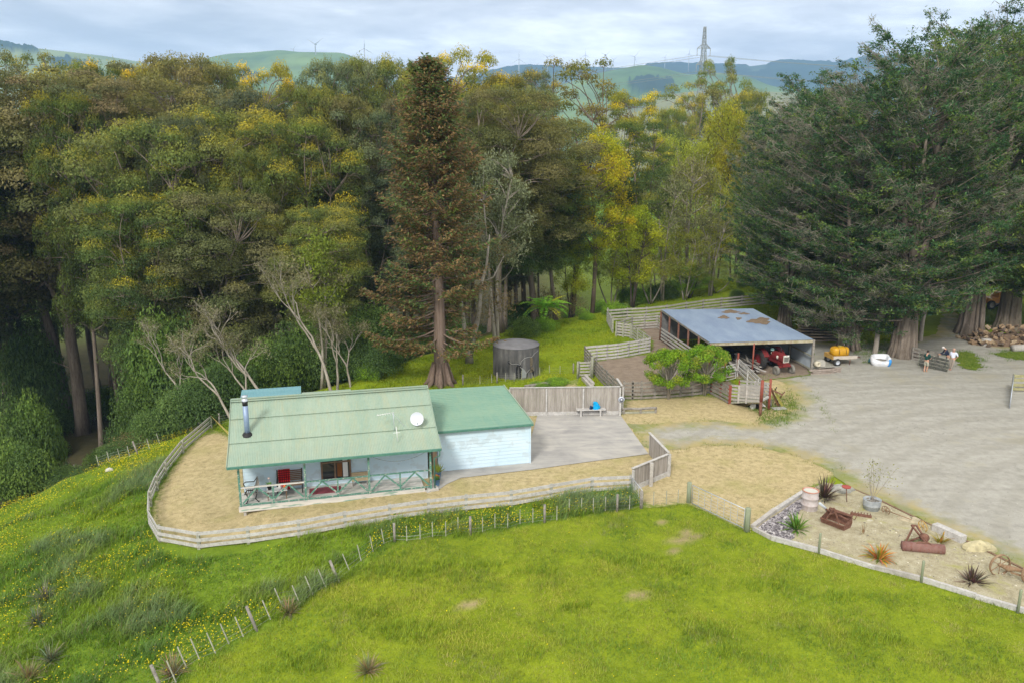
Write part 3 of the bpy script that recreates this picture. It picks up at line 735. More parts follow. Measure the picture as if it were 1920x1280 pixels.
def small_table():
    b = HT("side_table", "low pale table carrying a flower pot on the verandah", "table", 1.62, .62, .185)
    MB().box((0, 0, .44), (.95, .45, .035)).build("tabletop", M_WHITE, b)
    for sx in (-.42, .42):
        for sy in (-.18, .18): MB().box((sx, sy, .21), (.04, .04, .42)).build("leg", M_BROWNW, b)
    p = HT("potted_plant", "black pot of green leaves with a pale flower on the verandah table", "plant", 1.28, .62, .645)
    MB().lathe([(.07, 0), (.11, .2), (.12, .2)], 14).build("pot", M_BLACK, p)
    V, C = [], []
    m = MB(); m.cur = (.16, .34, .09)
    for k in range(26):
        a = k * 2.4; l = .18 + .12 * ((k * 7) % 5) / 5; e = .3 + .9 * ((k * 3) % 7) / 7
        d_ = Vector((math.cos(a) * math.cos(e), math.sin(a) * math.cos(e), math.sin(e))); s_ = Vector((-math.sin(a), math.cos(a), 0)) * .035
        q = Vector((0, 0, .18)); m.add([q, q + d_ * l * .5 + s_, q + d_ * l, q + d_ * l * .5 - s_], [(0, 1, 2, 3)])
    m.build("leaves", M_LEAFV, p)
    m = MB(); m.tube([(0, 0, .2), (.02, .0, .55)], .008, 4); m.lathe([(.0, .52), (.05, .55), (.06, .6), (0, .63)], 10); m.build("flower", mk("pale_flower", (.75, .6, .55)), p)
    g = HT("gumboot", "small orange toy on the pale verandah table", "toy", 1.98, .60, .645)
    g.name = "orange_toy"
    MB().lathe([(.05, 0), (.07, .05), (.05, .13), (.03, .16), (0, .17)], 12).build("body", mk("orange_plastic", (.75, .2, .03)), g)
    MB().lathe([(.0, .16), (.04, .19), (.04, .23), (0, .26)], 12).build("head", M_WHITE, g)
    c = HT("paper_bag", "crumpled white paper bag beside the orange toy", "bag", 1.75, .58, .645)
    MB().lathe([(.07, 0), (.08, .08), (.05, .16), (.07, .2)], 8).build("sack", M_WHITE, c)
slat_bench(); ornate_bench(); small_table()
def crate():
    b = HT("planter_crate", "wooden crate of bottles on the verandah rail side under the window", "crate", 5.55, 1.2, .185)
    m = MB(); m.box((0, .1, .50), (.8, .04, .3)); m.box((0, -.1, .34), (.8, .04, .16)); m.box((-.39, 0, .34), (.03, .2, .16)); m.box((.39, 0, .34), (.03, .2, .16)); m.box((0, 0, .27), (.8, .2, .03)); m.build("box", mk("tan_wood", (.33, .26, .17), (.40, .32, .2), 5), b)
    for sx in (-.35, .35): MB().box((sx, 0, .13), (.05, .2, .26)).build("leg", M_GREYD, b)
    for k in range(6):
        j = HT("bottle", "little brown jar standing in the verandah crate", "bottle", 5.27 + k * .11, 1.19, .47, 0, "jars in the verandah crate")
        MB().lathe([(.035, 0), (.04, .08), (.025, .12), (.03, .15), (0, .155)], 10).build("glass", M_BROWNW if k % 2 else M_TERRA, j)
    r = HT("doormat", "dull red mat laid on the verandah boards under the window", "mat", 3.85, .95, .19)
    MB().box((0, 0, .01), (1.5, .75, .016)).build("pile", mk("maroon_mat", (.26, .06, .08), (.21, .05, .07), 12), r)
    s = HT("string_lights", "thin drooping string of lights under the verandah roof", "string lights", 5.97, .12, 2.1)
    m = MB(); m.tube([(x, 0, -.42 * (1 - (2 * x / 2.85 - 1) ** 2)) for x in np.linspace(0, 2.85, 18)], .006, 4); m.build("cord", M_BLACK, s)
    m = MB()
    for x in np.linspace(.15, 2.7, 14): m.lathe([(0, -.05), (.018, -.03), (0, 0)], 6, (x, 0, -.42 * (1 - (2 * x / 2.85 - 1) ** 2)))
    m.build("bulb", M_WHITE, s)
crate()
def pots():
    s = HT("timber_stump", "brown upright sleeper standing at the end of the verandah", "post", 9.42, 2.0, .05)
    MB().box((0, 0, .62), (.22, .12, 1.24)).build("plank", mk("sleeper_brown", (.27, .19, .13), (.34, .25, .17), 6), s)
    for i, (lx, ly, pm, lab, col, hgt_) in enumerate([(9.5, 1.5, M_BLUEPOT, "blue pot with an upright yellow green plant by the verandah corner", (.30, .36, .05), .55), (9.28, .55, M_BLUEPOT, "blue bucket planter nearest the verandah steps", (.10, .22, .05), .25), (9.33, .95, M_TERRA, "orange terracotta bowl between two blue pots", (.45, .16, .03), .14)]):
        p = HT("potted_plant", lab, "plant", lx, ly, .05)
        MB().lathe([(.12, 0), (.17, .3), (.18, .3), (.15, .28), (0, .26)], 16).build("pot", pm, p)
        m = MB()
        for k in range(34):
            a = k * 2.4; l = hgt_ * (.6 + .5 * ((k * 7) % 5) / 5); e = .5 + .9 * ((k * 3) % 7) / 7
            d_ = Vector((math.cos(a) * math.cos(e), math.sin(a) * math.cos(e), math.sin(e))); s_ = Vector((-math.sin(a), math.cos(a), 0)) * .035
            q = Vector((.05 * math.cos(a), .05 * math.sin(a), .27)); m.cur = tuple(c * (.7 + .6 * ((k * 5) % 9) / 9) for c in col)
            m.add([q, q + d_ * l * .5 + s_, q + d_ * l, q + d_ * l * .5 - s_], [(0, 1, 2, 3)])
        m.build("leaves", M_LEAFV, p)
    st = HT("stone_step", "rough pale concrete step at the verandah end", "step", 8.98, .0, 0)
    MB().box((0, .1, .06), (.55, .4, .16), rz=.1).box((-.2, -.05, .03), (.3, .25, .1), rz=.5).build("block", mk("pale_concrete", (.5, .49, .47), (.42, .41, .39), 6), st)
pots()
# ---------------------------------------------------------------- fences
def up(p, h): return np.array([p[0], p[1], p[2] + h])
def T0(name, label, cat, p, group=None): return thing(name, label, cat, p, 0, group)
def rail_fence(name, label, pts, h, heights, rail=(.035, .14), post=.12, mp=None, mr=None, over=.06, group=None, cat="fence", side=1, mid=0, post_round=False, sag=0.0):
    f = T0(name, label, cat, pts[0], group); P_ = [np.asarray(p, float) for p in pts]
    mp = mp or M_GREYW; mr = mr or M_GREYW
    posts = []
    for i, p in enumerate(P_):
        posts.append(p)
        if mid and i < len(P_) - 1:
            for k in range(1, mid + 1): posts.append(p + (P_[i + 1] - p) * k / (mid + 1))
    for i, p in enumerate(posts):
        a = posts[max(i - 1, 0)]; b = posts[min(i + 1, len(posts) - 1)]; ang = math.atan2(b[1] - a[1], b[0] - a[0])
        m = MB()
        if post_round: m.tube([(0, 0, -.3), (0, 0, h + over)], post / 2, 8)
        else: m.box((0, 0, (h + over - .3) / 2), (post, post * .8, h + over + .3), rz=ang)
        o = m.build("post", mp, f); o.location = Vector(p) - f.location
        o.rotation_euler = (random.uniform(-.02, .02), random.uniform(-.02, .02), 0)
    for i in range(len(posts) - 1):
        a, b = posts[i], posts[i + 1]; d = (b - a); L = np.linalg.norm(d[:2]); nrm = np.array([d[1], -d[0], 0]) / L * side * (post * .5 + rail[0] * .4)
        for z in heights:
            j0, j1 = random.uniform(-.015, .015), random.uniform(-.015, .015)
            m = MB(); m.beam(up(a + nrm - d / L * .05, z + j0), up(b + nrm + d / L * .05, z + j1), rail[0], rail[1] * random.uniform(.93, 1.07))
            m.build("rail", mr, f, local=False)
    return f
M_RAILW = mk("silver_rail_timber", (.40, .39, .38), (.52, .51, .50), 4, .85, stretch=(1, 1, 1), c3=(.29, .27, .24), scale3=11, amt3=.55)
M_RUST = mk("rusty_iron", (.13, .06, .04), (.21, .11, .08), 7, .85, c3=(.12, .045, .03), scale3=16, amt3=.6)
M_RUSTL = mk("light_rust", (.22, .14, .085), (.30, .21, .13), 7, .85, c3=(.18, .08, .04), scale3=14, amt3=.6)
M_REDP = mk("red_oxide_post", (.22, .05, .035), (.29, .085, .06), 4, .75, c3=(.14, .05, .035), scale3=8, amt3=.5)
M_WIRE = mk("fence_wire", (.30, .31, .32), (.36, .36, .37), 5, .5, .5)
M_PALE = mk("grey_paling", (.25, .225, .205), (.40, .37, .345), 1.2, .9, stretch=(7, 7, .4), c3=(.19, .17, .15), scale3=6, amt3=.6)

lf = [G(*p) for p in FENCE_PX]
rail_fence("rail_fence", "long low silver timber rail fence curving round the tan lawn", lf, .80, (.18, .45, .74), (.03, .15), .13, M_GREYG, M_RAILW, .02, side=1)

def wire_fence(label, items, h=.88, wires=(.15, .35, .55, .75), name="wire_fence"):
    """items: (base, kind p/b, lean vector)"""
    f = T0(name, label, "fence", items[0][0])
    tops = []
    for b, k, lean in items:
        b = np.asarray(b, float); t = b + np.array([lean[0], lean[1], 1.0]) * (h if k == 'p' else h * .86)
        m = MB()
        if k == 'p': m.tube([b - (t - b) * .2, t], .055, 8); m.build("post", M_GREYD, f, local=False)
        else: m.beam(b + (t - b) * .08, t, .036, .026, (0, 1, 0)); m.build("batten", M_GREYG, f, local=False)
        tops.append((b, t))
    for w in wires:
        m = MB(); m.tube([b + (t - b) * w for b, t in tops], .0035, 3, False); m.build("wire", M_WIRE, f, local=False)
    return f
LN = (-.40, .16); ML = (-.16, .06); Z0 = (0, 0)
it = []
for (x, y, k, l) in [(306, 1300, 'p', LN), (332, 1283, 'b', LN), (352, 1258, 'b', LN), (376, 1241, 'b', LN), (406, 1229, 'b', LN), (431, 1211, 'b', LN), (458, 1196, 'b', LN), (482, 1184, 'p', LN),
                     (509, 1166, 'b', LN), (531, 1140, 'b', LN), (564, 1135, 'b', LN), (588, 1118, 'b', LN), (612, 1104, 'b', LN), (636, 1092, 'p', LN), (657, 1073, 'b', LN), (678, 1055, 'b', (-.2, .08)), (700, 1036, 'b', ML), (721, 1023, 'b', ML),
                     (740, 1016, 'p', Z0), (763, 1016, 'b', Z0), (788, 1014, 'b', Z0), (811, 1008, 'b', Z0), (836, 1007, 'b', Z0), (859, 1000, 'b', Z0), (882, 1003, 'p', Z0), (905, 1000, 'b', Z0), (928, 992, 'b', Z0), (952, 993, 'b', Z0), (975, 984, 'b', Z0), (999, 982, 'b', Z0),
                     (1021, 980, 'p', Z0), (1044, 977, 'b', Z0), (1067, 965, 'b', Z0), (1090, 963, 'b', Z0), (1112, 962, 'b', Z0), (1135, 959, 'b', Z0), (1157, 960, 'p', Z0), (1180, 957, 'b', Z0), (1201, 953, 'p', Z0)]:
    it.append((G(x, y), k, l))
wire_fence("post and batten wire fence dividing the front paddock from the flower meadow", it)
it = [(G(x, y), k, Z0) for x, y, k in [(1203, 953, 'p'), (1225, 950, 'b'), (1249, 947, 'b'), (1271, 944, 'b')]]
wire_fence("short wire fence between the paling wing and the green paddock gatepost", it, .85)
it = [(G(x, y), k, l) for x, y, k, l in [(18, 919, 'p', (-.25, .1)), (42, 915, 'b', (-.2, .1)), (66, 908, 'b', (-.2, .1)), (92, 901, 'b', (-.2, .1)), (118, 894, 'b', (-.2, .1)), (145, 888, 'p', (-.3, .1)), (167, 878, 'b', (-.2, .1)), (186, 874, 'b', (-.2, .1)), (206, 867, 'b', (-.2, .1)), (226, 862, 'b', (-.2, .1)), (244, 857, 'b', (-.2, .1)), (259, 852, 'p', (-.35, .1)),
                                        (281, 843, 'b', (-.2, .1)), (300, 833, 'b', (-.25, .1)), (320, 822, 'b', (-.2, .1)), (342, 812, 'p', Z0), (363, 806, 'b', Z0), (385, 800, 'b', Z0), (412, 797, 'p', Z0), (436, 792, 'b', Z0)]]
wire_fence("old leaning wire fence along the lip of the gully", it, .85)
it = [(G(x, y), k, Z0) for x, y, k in [(868, 722, 'p'), (900, 721, 'b'), (922, 719, 'b'), (932, 718, 'p'), (948, 716, 'b'), (964, 716, 'b'), (978, 712, 'b'), (994, 708, 'p'), (1012, 705, 'b'), (1030, 701, 'b'), (1050, 702, 'b'), (1075, 700, 'p')]]
wire_fence("thin wire fence in front of the round water tank", it, .8)

# gate posts and pipe gates
def pipe_gate(name, label, a, b, h, nbars, mat, z0=.12, wires=False, r=.022, verts=0):
    g = T0(name, label, "gate", a); a = np.asarray(a, float); b = np.asarray(b, float)
    m = MB(); m.tube([up(a, z0), up(a, h), up(b, h), up(b, z0), up(a, z0)], r, 6); m.build("frame", mat, g, local=False)
    for k in range(1, nbars):
        z = z0 + (h - z0) * k / nbars; m = MB(); m.tube([up(a, z), up(b, z)], r * (.25 if wires else .75), 5); m.build("bar", mat, g, local=False)
    for k in range(1, verts + 1):
        q = a + (b - a) * k / (verts + 1); m = MB(); m.tube([up(q, z0), up(q, h)], r * .5, 5); m.build("stay", mat, g, local=False)
    return g
def single_post(name, label, p, h, d, mat, square=False, lean=(0, 0)):
    o = T0(name, label, "post", p)
    m = MB()
    if square: m.box((0, 0, h / 2 - .1), (d, d, h + .2))
    else: m.tube([(0, 0, -.2), (lean[0], lean[1], h - .02), (lean[0], lean[1], h)], [d / 2, d / 2, d / 2 * .9], 10)
    m.build("shaft", mat, o); return o
M_TREAT = mk("green_treated_post", (.20, .235, .155), (.30, .33, .24), 4, .85, stretch=(6, 6, .5))
a, b = PZ(1291, 942), PZ(1400, 995)
single_post("gate_post", "mossy green strainer post at the far end of the pipe gate", a, 1.05, .22, M_TREAT)
single_post("gate_post", "thick mossy green strainer post beside the garden bed corner", b, 1.10, .26, M_TREAT)
pipe_gate("farm_gate", "long silver mesh pipe gate between two mossy green posts", a + (b - a) * .06, b - (b - a) * .05, .98, 6, M_GALV, .08, True, .02, 7)
a, b = PZ(1183, 924), PZ(1204, 951)
pipe_gate("farm_gate", "small narrow silver gate at the end of the rail fence", a + (b - a) * .05, b - (b - a) * .05, .85, 5, M_GALV, .08, True, .018, 2)
for i, (x, y, lb) in enumerate([(1535, 1037, "thin treated post on the garden edge, nearest the slate chips"), (1727, 1091, "thin treated post on the garden edge below the rusty roller"), (1908, 1148, "thin treated post on the garden edge near the dark flax")]):
    single_post("garden_post", lb, PZ(x, y), .92, .10, M_TREAT)

# paling fences
def paling(name, label, pts, h, bw=.10, cap=True, posts=None, group=None):
    f = T0(name, label, "fence", pts[0], group); P_ = [np.asarray(p, float) for p in pts]
    for i in range(len(P_) - 1):
        a, b = P_[i], P_[i + 1]; L = np.linalg.norm(b - a); n = int(L / bw); d = (b - a) / L; ang = math.atan2(d[1], d[0]); nr = np.array([d[1], -d[0], 0])
        m = MB()
        for k in range(n):
            c = a + d * (k + .5) * bw; hh = h - .05 + random.uniform(-.015, .01)
            m.box(up(c, hh / 2 + .03), (bw * .93, .02, hh), rz=ang, rx=0)
        m.build("palings", M_PALE, f, local=False)
        if cap: m = MB(); m.beam(up(a, h + .02), up(b, h + .02), .14, .04); m.build("cap_rail", M_RAILW, f, local=False)
        m = MB(); m.beam(up(a + nr * .03, .14), up(b + nr * .03, .14), .035, .26); m.build("base_board", M_RAILW, f, local=False)
        np_ = max(1, int(round(L / 2.2)))
        for k in range(np_ + 1):
            c = a + d * L * k / np_ + nr * .075; m = MB(); m.box(up(c, h / 2 - .03), (.10, .10, h - .06), rz=ang); m.build("post", M_RAILW, f, local=False)
    return f
a, b = PZ(1010, 779), PZ(1161, 777); a2 = a + (b - a) * -.36; c_ = b + np.array([-.1, 2.0, 0])
paling("paling_fence", "tall weathered paling fence behind the concrete pad", [a2, b, ], 1.86)
paling("paling_fence", "short return of paling fence at the stock pen corner", [b + np.array([.14, .14, 0]), b + np.array([.05, 1.9, 0])], 1.86)
paling("paling_fence", "angled wing of paling fence at the driveway entrance", [PZ(1252, 891), PZ(1216, 851)], 1.25)
paling("paling_fence", "sloping paling wing joining the silver rail fence", [PZ(1184, 921), PZ(1251, 892)], 1.2)
single_post("fence_post", "stout grey post bracing the sloping paling wing", PZ(1220, 911) + np.array([0, 0, 0]), 1.25, .17, M_GREYW, True)

# ---------------------------------------------------------------- stock yards
SY = dict(mp=M_GREYG, mr=M_GREYW, group="timber rails of the stock yards")
H5 = (.16, .42, .68, .94, 1.2)
rail_fence("stockyard_fence", "five rail front fence of the dirt stock pen behind the two small trees", [PZ(1169, 749), PZ(1202, 749), PZ(1252, 746), PZ(1298, 742), PZ(1332, 737)], 1.28, H5, (.035, .15), .13, M_GREYD, M_GREYD, .05, side=1, mid=1)
rail_fence("stockyard_fence", "dark railed side fence of the dirt pen running back from the paling corner", [PZ(1160, 748), PZ(1128, 717), PZ(1097, 678)], 1.28, H5, (.035, .15), .13, M_GREYD, M_GREYD, .03, side=-1, mid=2)
rail_fence("stockyard_fence", "pale five rail fence across the back of the dirt pen", [PZ(1098, 678), PZ(1158, 672), PZ(1217, 661)], 1.25, H5, (.035, .16), .12, M_GREYD, M_RAILW, .0, side=1, mid=2)
pipe_gate("yard_gate", "see through pipe gate between the dirt pen and the shed yard", PZ(1219, 661), PZ(1250, 656), 1.15, 3, M_RUST, .1, False, .015)
rail_fence("stockyard_fence", "rail fence of the narrow race, nearest its pale gate", [PZ(1217, 660), PZ(1184, 635)], 1.25, H5, (.035, .15), .12, M_GREYG, M_GREYW, .04, side=1, mid=2)
rail_fence("stockyard_fence", "short rail panel with a post at either end on the green knoll", [PZ(1182, 634), PZ(1155, 631)], 1.3, H5, (.035, .15), .14, M_GREYG, M_GREYW, .06, side=1, mid=1)
rail_fence("stockyard_fence", "inner rail fence between the small pen and the shed", [PZ(1155, 629), PZ(1185, 619), PZ(1231, 616)], 1.28, H5, (.035, .15), .14, M_GREYG, M_GREYW, .04, side=1, mid=1)
rail_fence("stockyard_fence", "rail fence closing the gap beside the shed corner post", [PZ(1231, 616), PZ(1249, 633)], 1.28, H5, (.035, .15), .12, M_GREYG, M_GREYW, .04, side=-1)
rail_fence("stockyard_fence", "rail fence at the far left corner of the yards", [PZ(1149, 624), PZ(1139, 604)], 1.35, H5, (.035, .15), .15, M_GREYG, M_RAILW, .08, side=-1, mid=1)
bk = [PZ(1139, 603), PZ(1176, 600), PZ(1211, 598), PZ(1250, 594), PZ(1286, 588), PZ(1318, 583), PZ(1352, 579), PZ(1390, 575), PZ(1430, 571), PZ(1475, 568), PZ(1520, 566)]
rail_fence("stockyard_fence", "long four rail fence along the back of the yards behind the shed", bk, 1.2, (.18, .48, .8, 1.12), (.04, .17), .16, M_GREYD, M_GREYW, .06, side=1)
# small hurdle gate left of the pen
g = T0("hurdle_gate", "small wooden hurdle gate left of the dirt pen", "gate", PZ(1084, 707))
A, B = PZ(1086, 707), PZ(1107, 706)
for z in (.18, .42, .66, .9, 1.12): m = MB(); m.beam(up(A, z), up(B, z), .03, .13); m.build("rail", M_GREYW, g, local=False)
for q, w in ((A, .1), (B, .1)): m = MB(); m.box(up(q, .62) + np.array([0, .06, 0]), (w, .06, 1.2)); m.build("stile", M_GREYG, g, local=False)
single_post("fence_post", "grey post hinging the hurdle gate on its left", PZ(1083, 709), 1.3, .16, M_GREYG)
single_post("fence_post", "tall grey green post on the right of the hurdle gate", PZ(1110, 708), 1.6, .2, M_GREYG)

# race and loading ramp
RA, RP1, RP2 = PZ(1366, 757), PZ(1425, 779), PZ(1441, 768); RS = PZ(1333, 739); RB = PZ(1382, 707)
rail_fence("stockyard_fence", "dark rail fence from the pen corner to the foot of the ramp", [RS, PZ(1350, 748), RA], 1.25, H5, (.035, .15), .12, M_REDP, M_GREYD, .05, side=1)
rp = T0("loading_ramp", "grey timber stock loading ramp rising to two red posts", "ramp", RA)
r0 = RA + np.array([.1, 0, 0]); r1 = RP1 + np.array([-.05, .12, 0]); q0 = RA + np.array([1.0, 1.1, 0]); q1 = RP2 + np.array([-.1, -.05, 0])
m = MB(); m.add([up(r0, .12), up(r1, .95), up(q1, .95), up(q0, .12), up(r0, .04), up(r1, .87), up(q1, .87), up(q0, .04)], [(0, 1, 2, 3), (7, 6, 5, 4), (0, 4, 5, 1), (1, 5, 6, 2), (2, 6, 7, 3), (3, 7, 4, 0)]); m.build("ramp_floor", M_GREYG, rp, local=False)
for s0, s1, off in ((r0, r1, -.05), (q0, q1, .05)):
    for k in range(5):
        m = MB(); dz = .14 + k * .235; m.beam(up(s0, .12 + dz + .1), up(s1, .80 + dz * .92), .03, .14); m.build("side_board", M_GREYW, rp, local=False)
    for t_ in (.0, .28, .55):
        q = s0 + (s1 - s0) * t_; n_ = np.array([-.02, -.06 if off < 0 else .06, 0]); m = MB(); m.beam(up(q + n_, .1 + .7 * t_), up(q + n_, 1.32 + .62 * t_), .11, .05); m.build("upright", M_GREYW if t_ else M_REDP, rp, local=False)
m = MB(); m.beam(up(r1, .9), up(q1, .9), .10, .12); m.build("lip", M_RAILW, rp, local=False)
m = MB(); m.tube([up(RP1, -.2), up(RP1, .95)], .10, 10); m.build("post", M_RUST, rp, local=False)
m = MB(); m.tube([up(RP1, .95), up(RP1, 2.35)], .105, 10); m.build("post", M_REDP, rp, local=False)
m = MB(); m.tube([up(RP2, -.2), up(RP2, 2.1)], .085, 10); m.build("post", M_REDP, rp, local=False)
rail_fence("stockyard_fence", "rail fence of the race leading from the shed to the ramp", [RB, RB + (RP2 - RB) * .33, RB + (RP2 - RB) * .66, RP2 + np.array([.05, .25, 0])], 1.3, (.5, .8, 1.1, 1.35), (.035, .17), .10, M_RAILW, M_RAILW, .05, side=-1)
single_post("fence_post", "red oxide post left of the white race gate", PZ(1358, 716), 1.75, .15, M_REDP)
single_post("fence_post", "red oxide post right of the white race gate", PZ(1382, 704), 1.75, .15, M_REDP)
pipe_gate("race_gate", "white pipe gate closing the stock race", PZ(1361, 715), PZ(1379, 711), 1.2, 5, M_WHITE, .1, False, .02)
pipe_gate("race_gate", "silver pipe hurdle standing behind the right small tree", PZ(1341, 719), PZ(1356, 716), 1.5, 4, M_GALV, .1, False, .02)

# ---------------------------------------------------------------- open shed
def shed():
    FL, FR, BR, BL = np.array([14.82, 57.94, 0]), np.array([22.95, 59.0, 0]), np.array([21.58, 70.1, 0]), np.array([13.28, 69.6, 0])
    s = T0("implement_shed", "open fronted farm shed with a wide pale blue iron roof", "shed", FL)
    zf, zb = 2.50, 2.80
    n = 520; pts = []
    for j in range(8):
        v = j / 7
        for i in range(n):
            u = i / (n - 1); a = FL + (FR - FL) * u; b = BL + (BR - BL) * u; p = a + (b - a) * v
            pts.append((p[0], p[1], zf + .02 + (zb - zf) * v + .012 * math.sin(u * 8.2 / .0762 * 2 * math.pi) - .03 * math.sin(v * math.pi) ))
    m = MB(); m.smooth = True; m.grid(pts, n, 8)
    t = NT("shed_roof_iron"); v_ = t.coord('Object', (1, .3, 1))
    c = t.ramp(t.noise(v_, .8, 5, .6), [(.36, (.21, .28, .41)), (.64, (.28, .36, .48))])
    lit = t.noise(t.coord('Object'), .9, 5, .7, .6); rm = m.build("roof", t.fin(c, .5, .25, .4), s, local=False)
    d = MB()                                                # dry needle litter lying on the roof
    for cx, cy, rx, ry in ((1370, 585, 26, 4.2), (1357, 594, 16, 4), (1425, 600, 34, 8), (1385, 596, 9, 3), (1395, 588, 16, 2.5)):
        P_ = []; c0 = PZ(cx, cy, 2.78)
        for j in range(7):
            for i in range(28):
                a = i / 28 * 2 * math.pi; rr = j / 6 * (1 + .22 * math.sin(3 * a + cx) + .13 * math.sin(7 * a))
                q = PZ(cx + .6 * rx * rr * math.cos(a), cy + .65 * ry * rr * math.sin(a), 2.77); vv = np.clip(((q - FL) @ (BL - FL)) / ((BL - FL) @ (BL - FL)), 0, 1)
                P_.append((q[0], q[1], zf + .045 + (zb - zf) * vv - .03 * math.sin(vv * math.pi) + .05 * (1 - (j / 6) ** 2)))
        d.add(P_, [(j * 28 + i, j * 28 + (i + 1) % 28, (j + 1) * 28 + (i + 1) % 28, (j + 1) * 28 + i) for j in range(6) for i in range(28)])
    lo = d.build("needle_litter", mk("dry_needles", (.15, .11, .075), (.23, .17, .115), 9, .95, bump=.5), s, local=False); lo["kind"] = "stuff"
    m = MB(); m.beam(up(FL, zf - .11), up(FR, zf - .11), .06, .20); m.build("fascia", mk("lichen_fascia", (.30, .27, .16), (.42, .39, .30), 3, .85, c3=(.24, .15, .12), scale3=5, amt3=.6), s, local=False)
    m = MB(); m.beam(up(FL, zf - .1), up(BL, zb - .1), .05, .12); m.build("fascia", M_GREYD, s, local=False)
    m = MB(); m.beam(up(FR, zf - .1), up(BR, zb - .1), .05, .12); m.build("fascia", M_GREYD, s, local=False)
    for k in range(6):
        q = FL + (BL - FL) * (k / 5); m = MB(); m.tube([up(q, -.2), up(q, zf + (zb - zf) * k / 5 - .1)], .085, 8); m.build("post", M_RUST if k else M_REDP, s, local=False)
    q = FL + (FR - FL) * .42; m = MB(); m.tube([up(q, -.2), up(q, zf - .1)], .06, 8); m.build("post", M_REDP, s, local=False)
    for k in range(4):
        q = FR + (BR - FR) * (k / 3); m = MB(); m.box(up(q, 1.2), (.16, .16, 2.6)); m.build("post", M_GREYD, s, local=False)
    # iron wall on the right and back
    def sheetwall(A, B, h0, h1, mat):
        n_ = int(np.linalg.norm(B - A) / .0762 * 5); nr = np.array([(B - A)[1], -(B - A)[0], 0]); nr /= np.linalg.norm(nr); P_ = []
        for h in (0, 1):
            for i in range(n_):
                u = i / (n_ - 1); p = A + (B - A) * u + nr * .01 * math.sin(u * np.linalg.norm(B - A) / .0762 * 2 * math.pi)
                P_.append((p[0], p[1], .1 if not h else h0 + (h1 - h0) * u))
        m = MB(); m.smooth = True; m.grid(P_, n_, 2); return m.build("wall", mat, s, local=False)
    MI = mk("grey_wall_iron", (.36, .42, .48), (.46, .52, .58), 1.2, .55, .2)
    sheetwall(FR + np.array([.1, 0, 0]), BR + np.array([.1, 0, 0]), zf - .1, zb - .1, MI); sheetwall(BR, BL, zb - .1, zb - .1, mk("dark_back_iron", (.12, .12, .12), (.2, .2, .2), 2))
    for z in (.25, 1.25): m = MB(); m.beam(up(FR + np.array([-.1, 0, 0]), z), up(BR + np.array([-.1, 0, 0]), z + .1), .05, .1); m.build("girt", M_GREYG, s, local=False)
    for k in range(1, 8):
        q = FL + (FR - FL) * k / 8; q2 = BL + (BR - BL) * k / 8; m = MB(); m.beam(up(q, zf - .1), up(q2, zb - .1), .05, .12); m.build("rafter", M_GREYD, s, local=False)
    # rails between the left posts
    for k in range(4):
        a = FL + (BL - FL) * (k + .8) / 5; b = FL + (BL - FL) * min(1, (k + 1.8) / 5)
        for z in (.3, .6, .9, 1.2): m = MB(); m.beam(up(a, z) + np.array([-.1, 0, 0]), up(b, z) + np.array([-.1, 0, 0]), .035, .15); m.build("rail", M_RAILW, s, local=False)
    # stored timber inside
    for k in range(26):
        q = PZ(1372 + random.uniform(0, 50), 690 + random.uniform(-6, 9)); a = R(95 + random.uniform(-20, 20)); L = random.uniform(1.6, 3.4); d_ = np.array([math.cos(a), math.sin(a), 0]) * L / 2
        w = T0("stored_plank", "grey plank in the jumble of timber under the shed roof", "plank", q, "planks jumbled inside the shed")
        m = MB(); z = .1 + random.uniform(0, .75); m.beam(up(-d_, z), up(d_, z + random.uniform(-.12, .15)), random.uniform(.12, .22), .045); m.build("board", M_GREYW if k % 2 else M_GREYD, w)
shed()

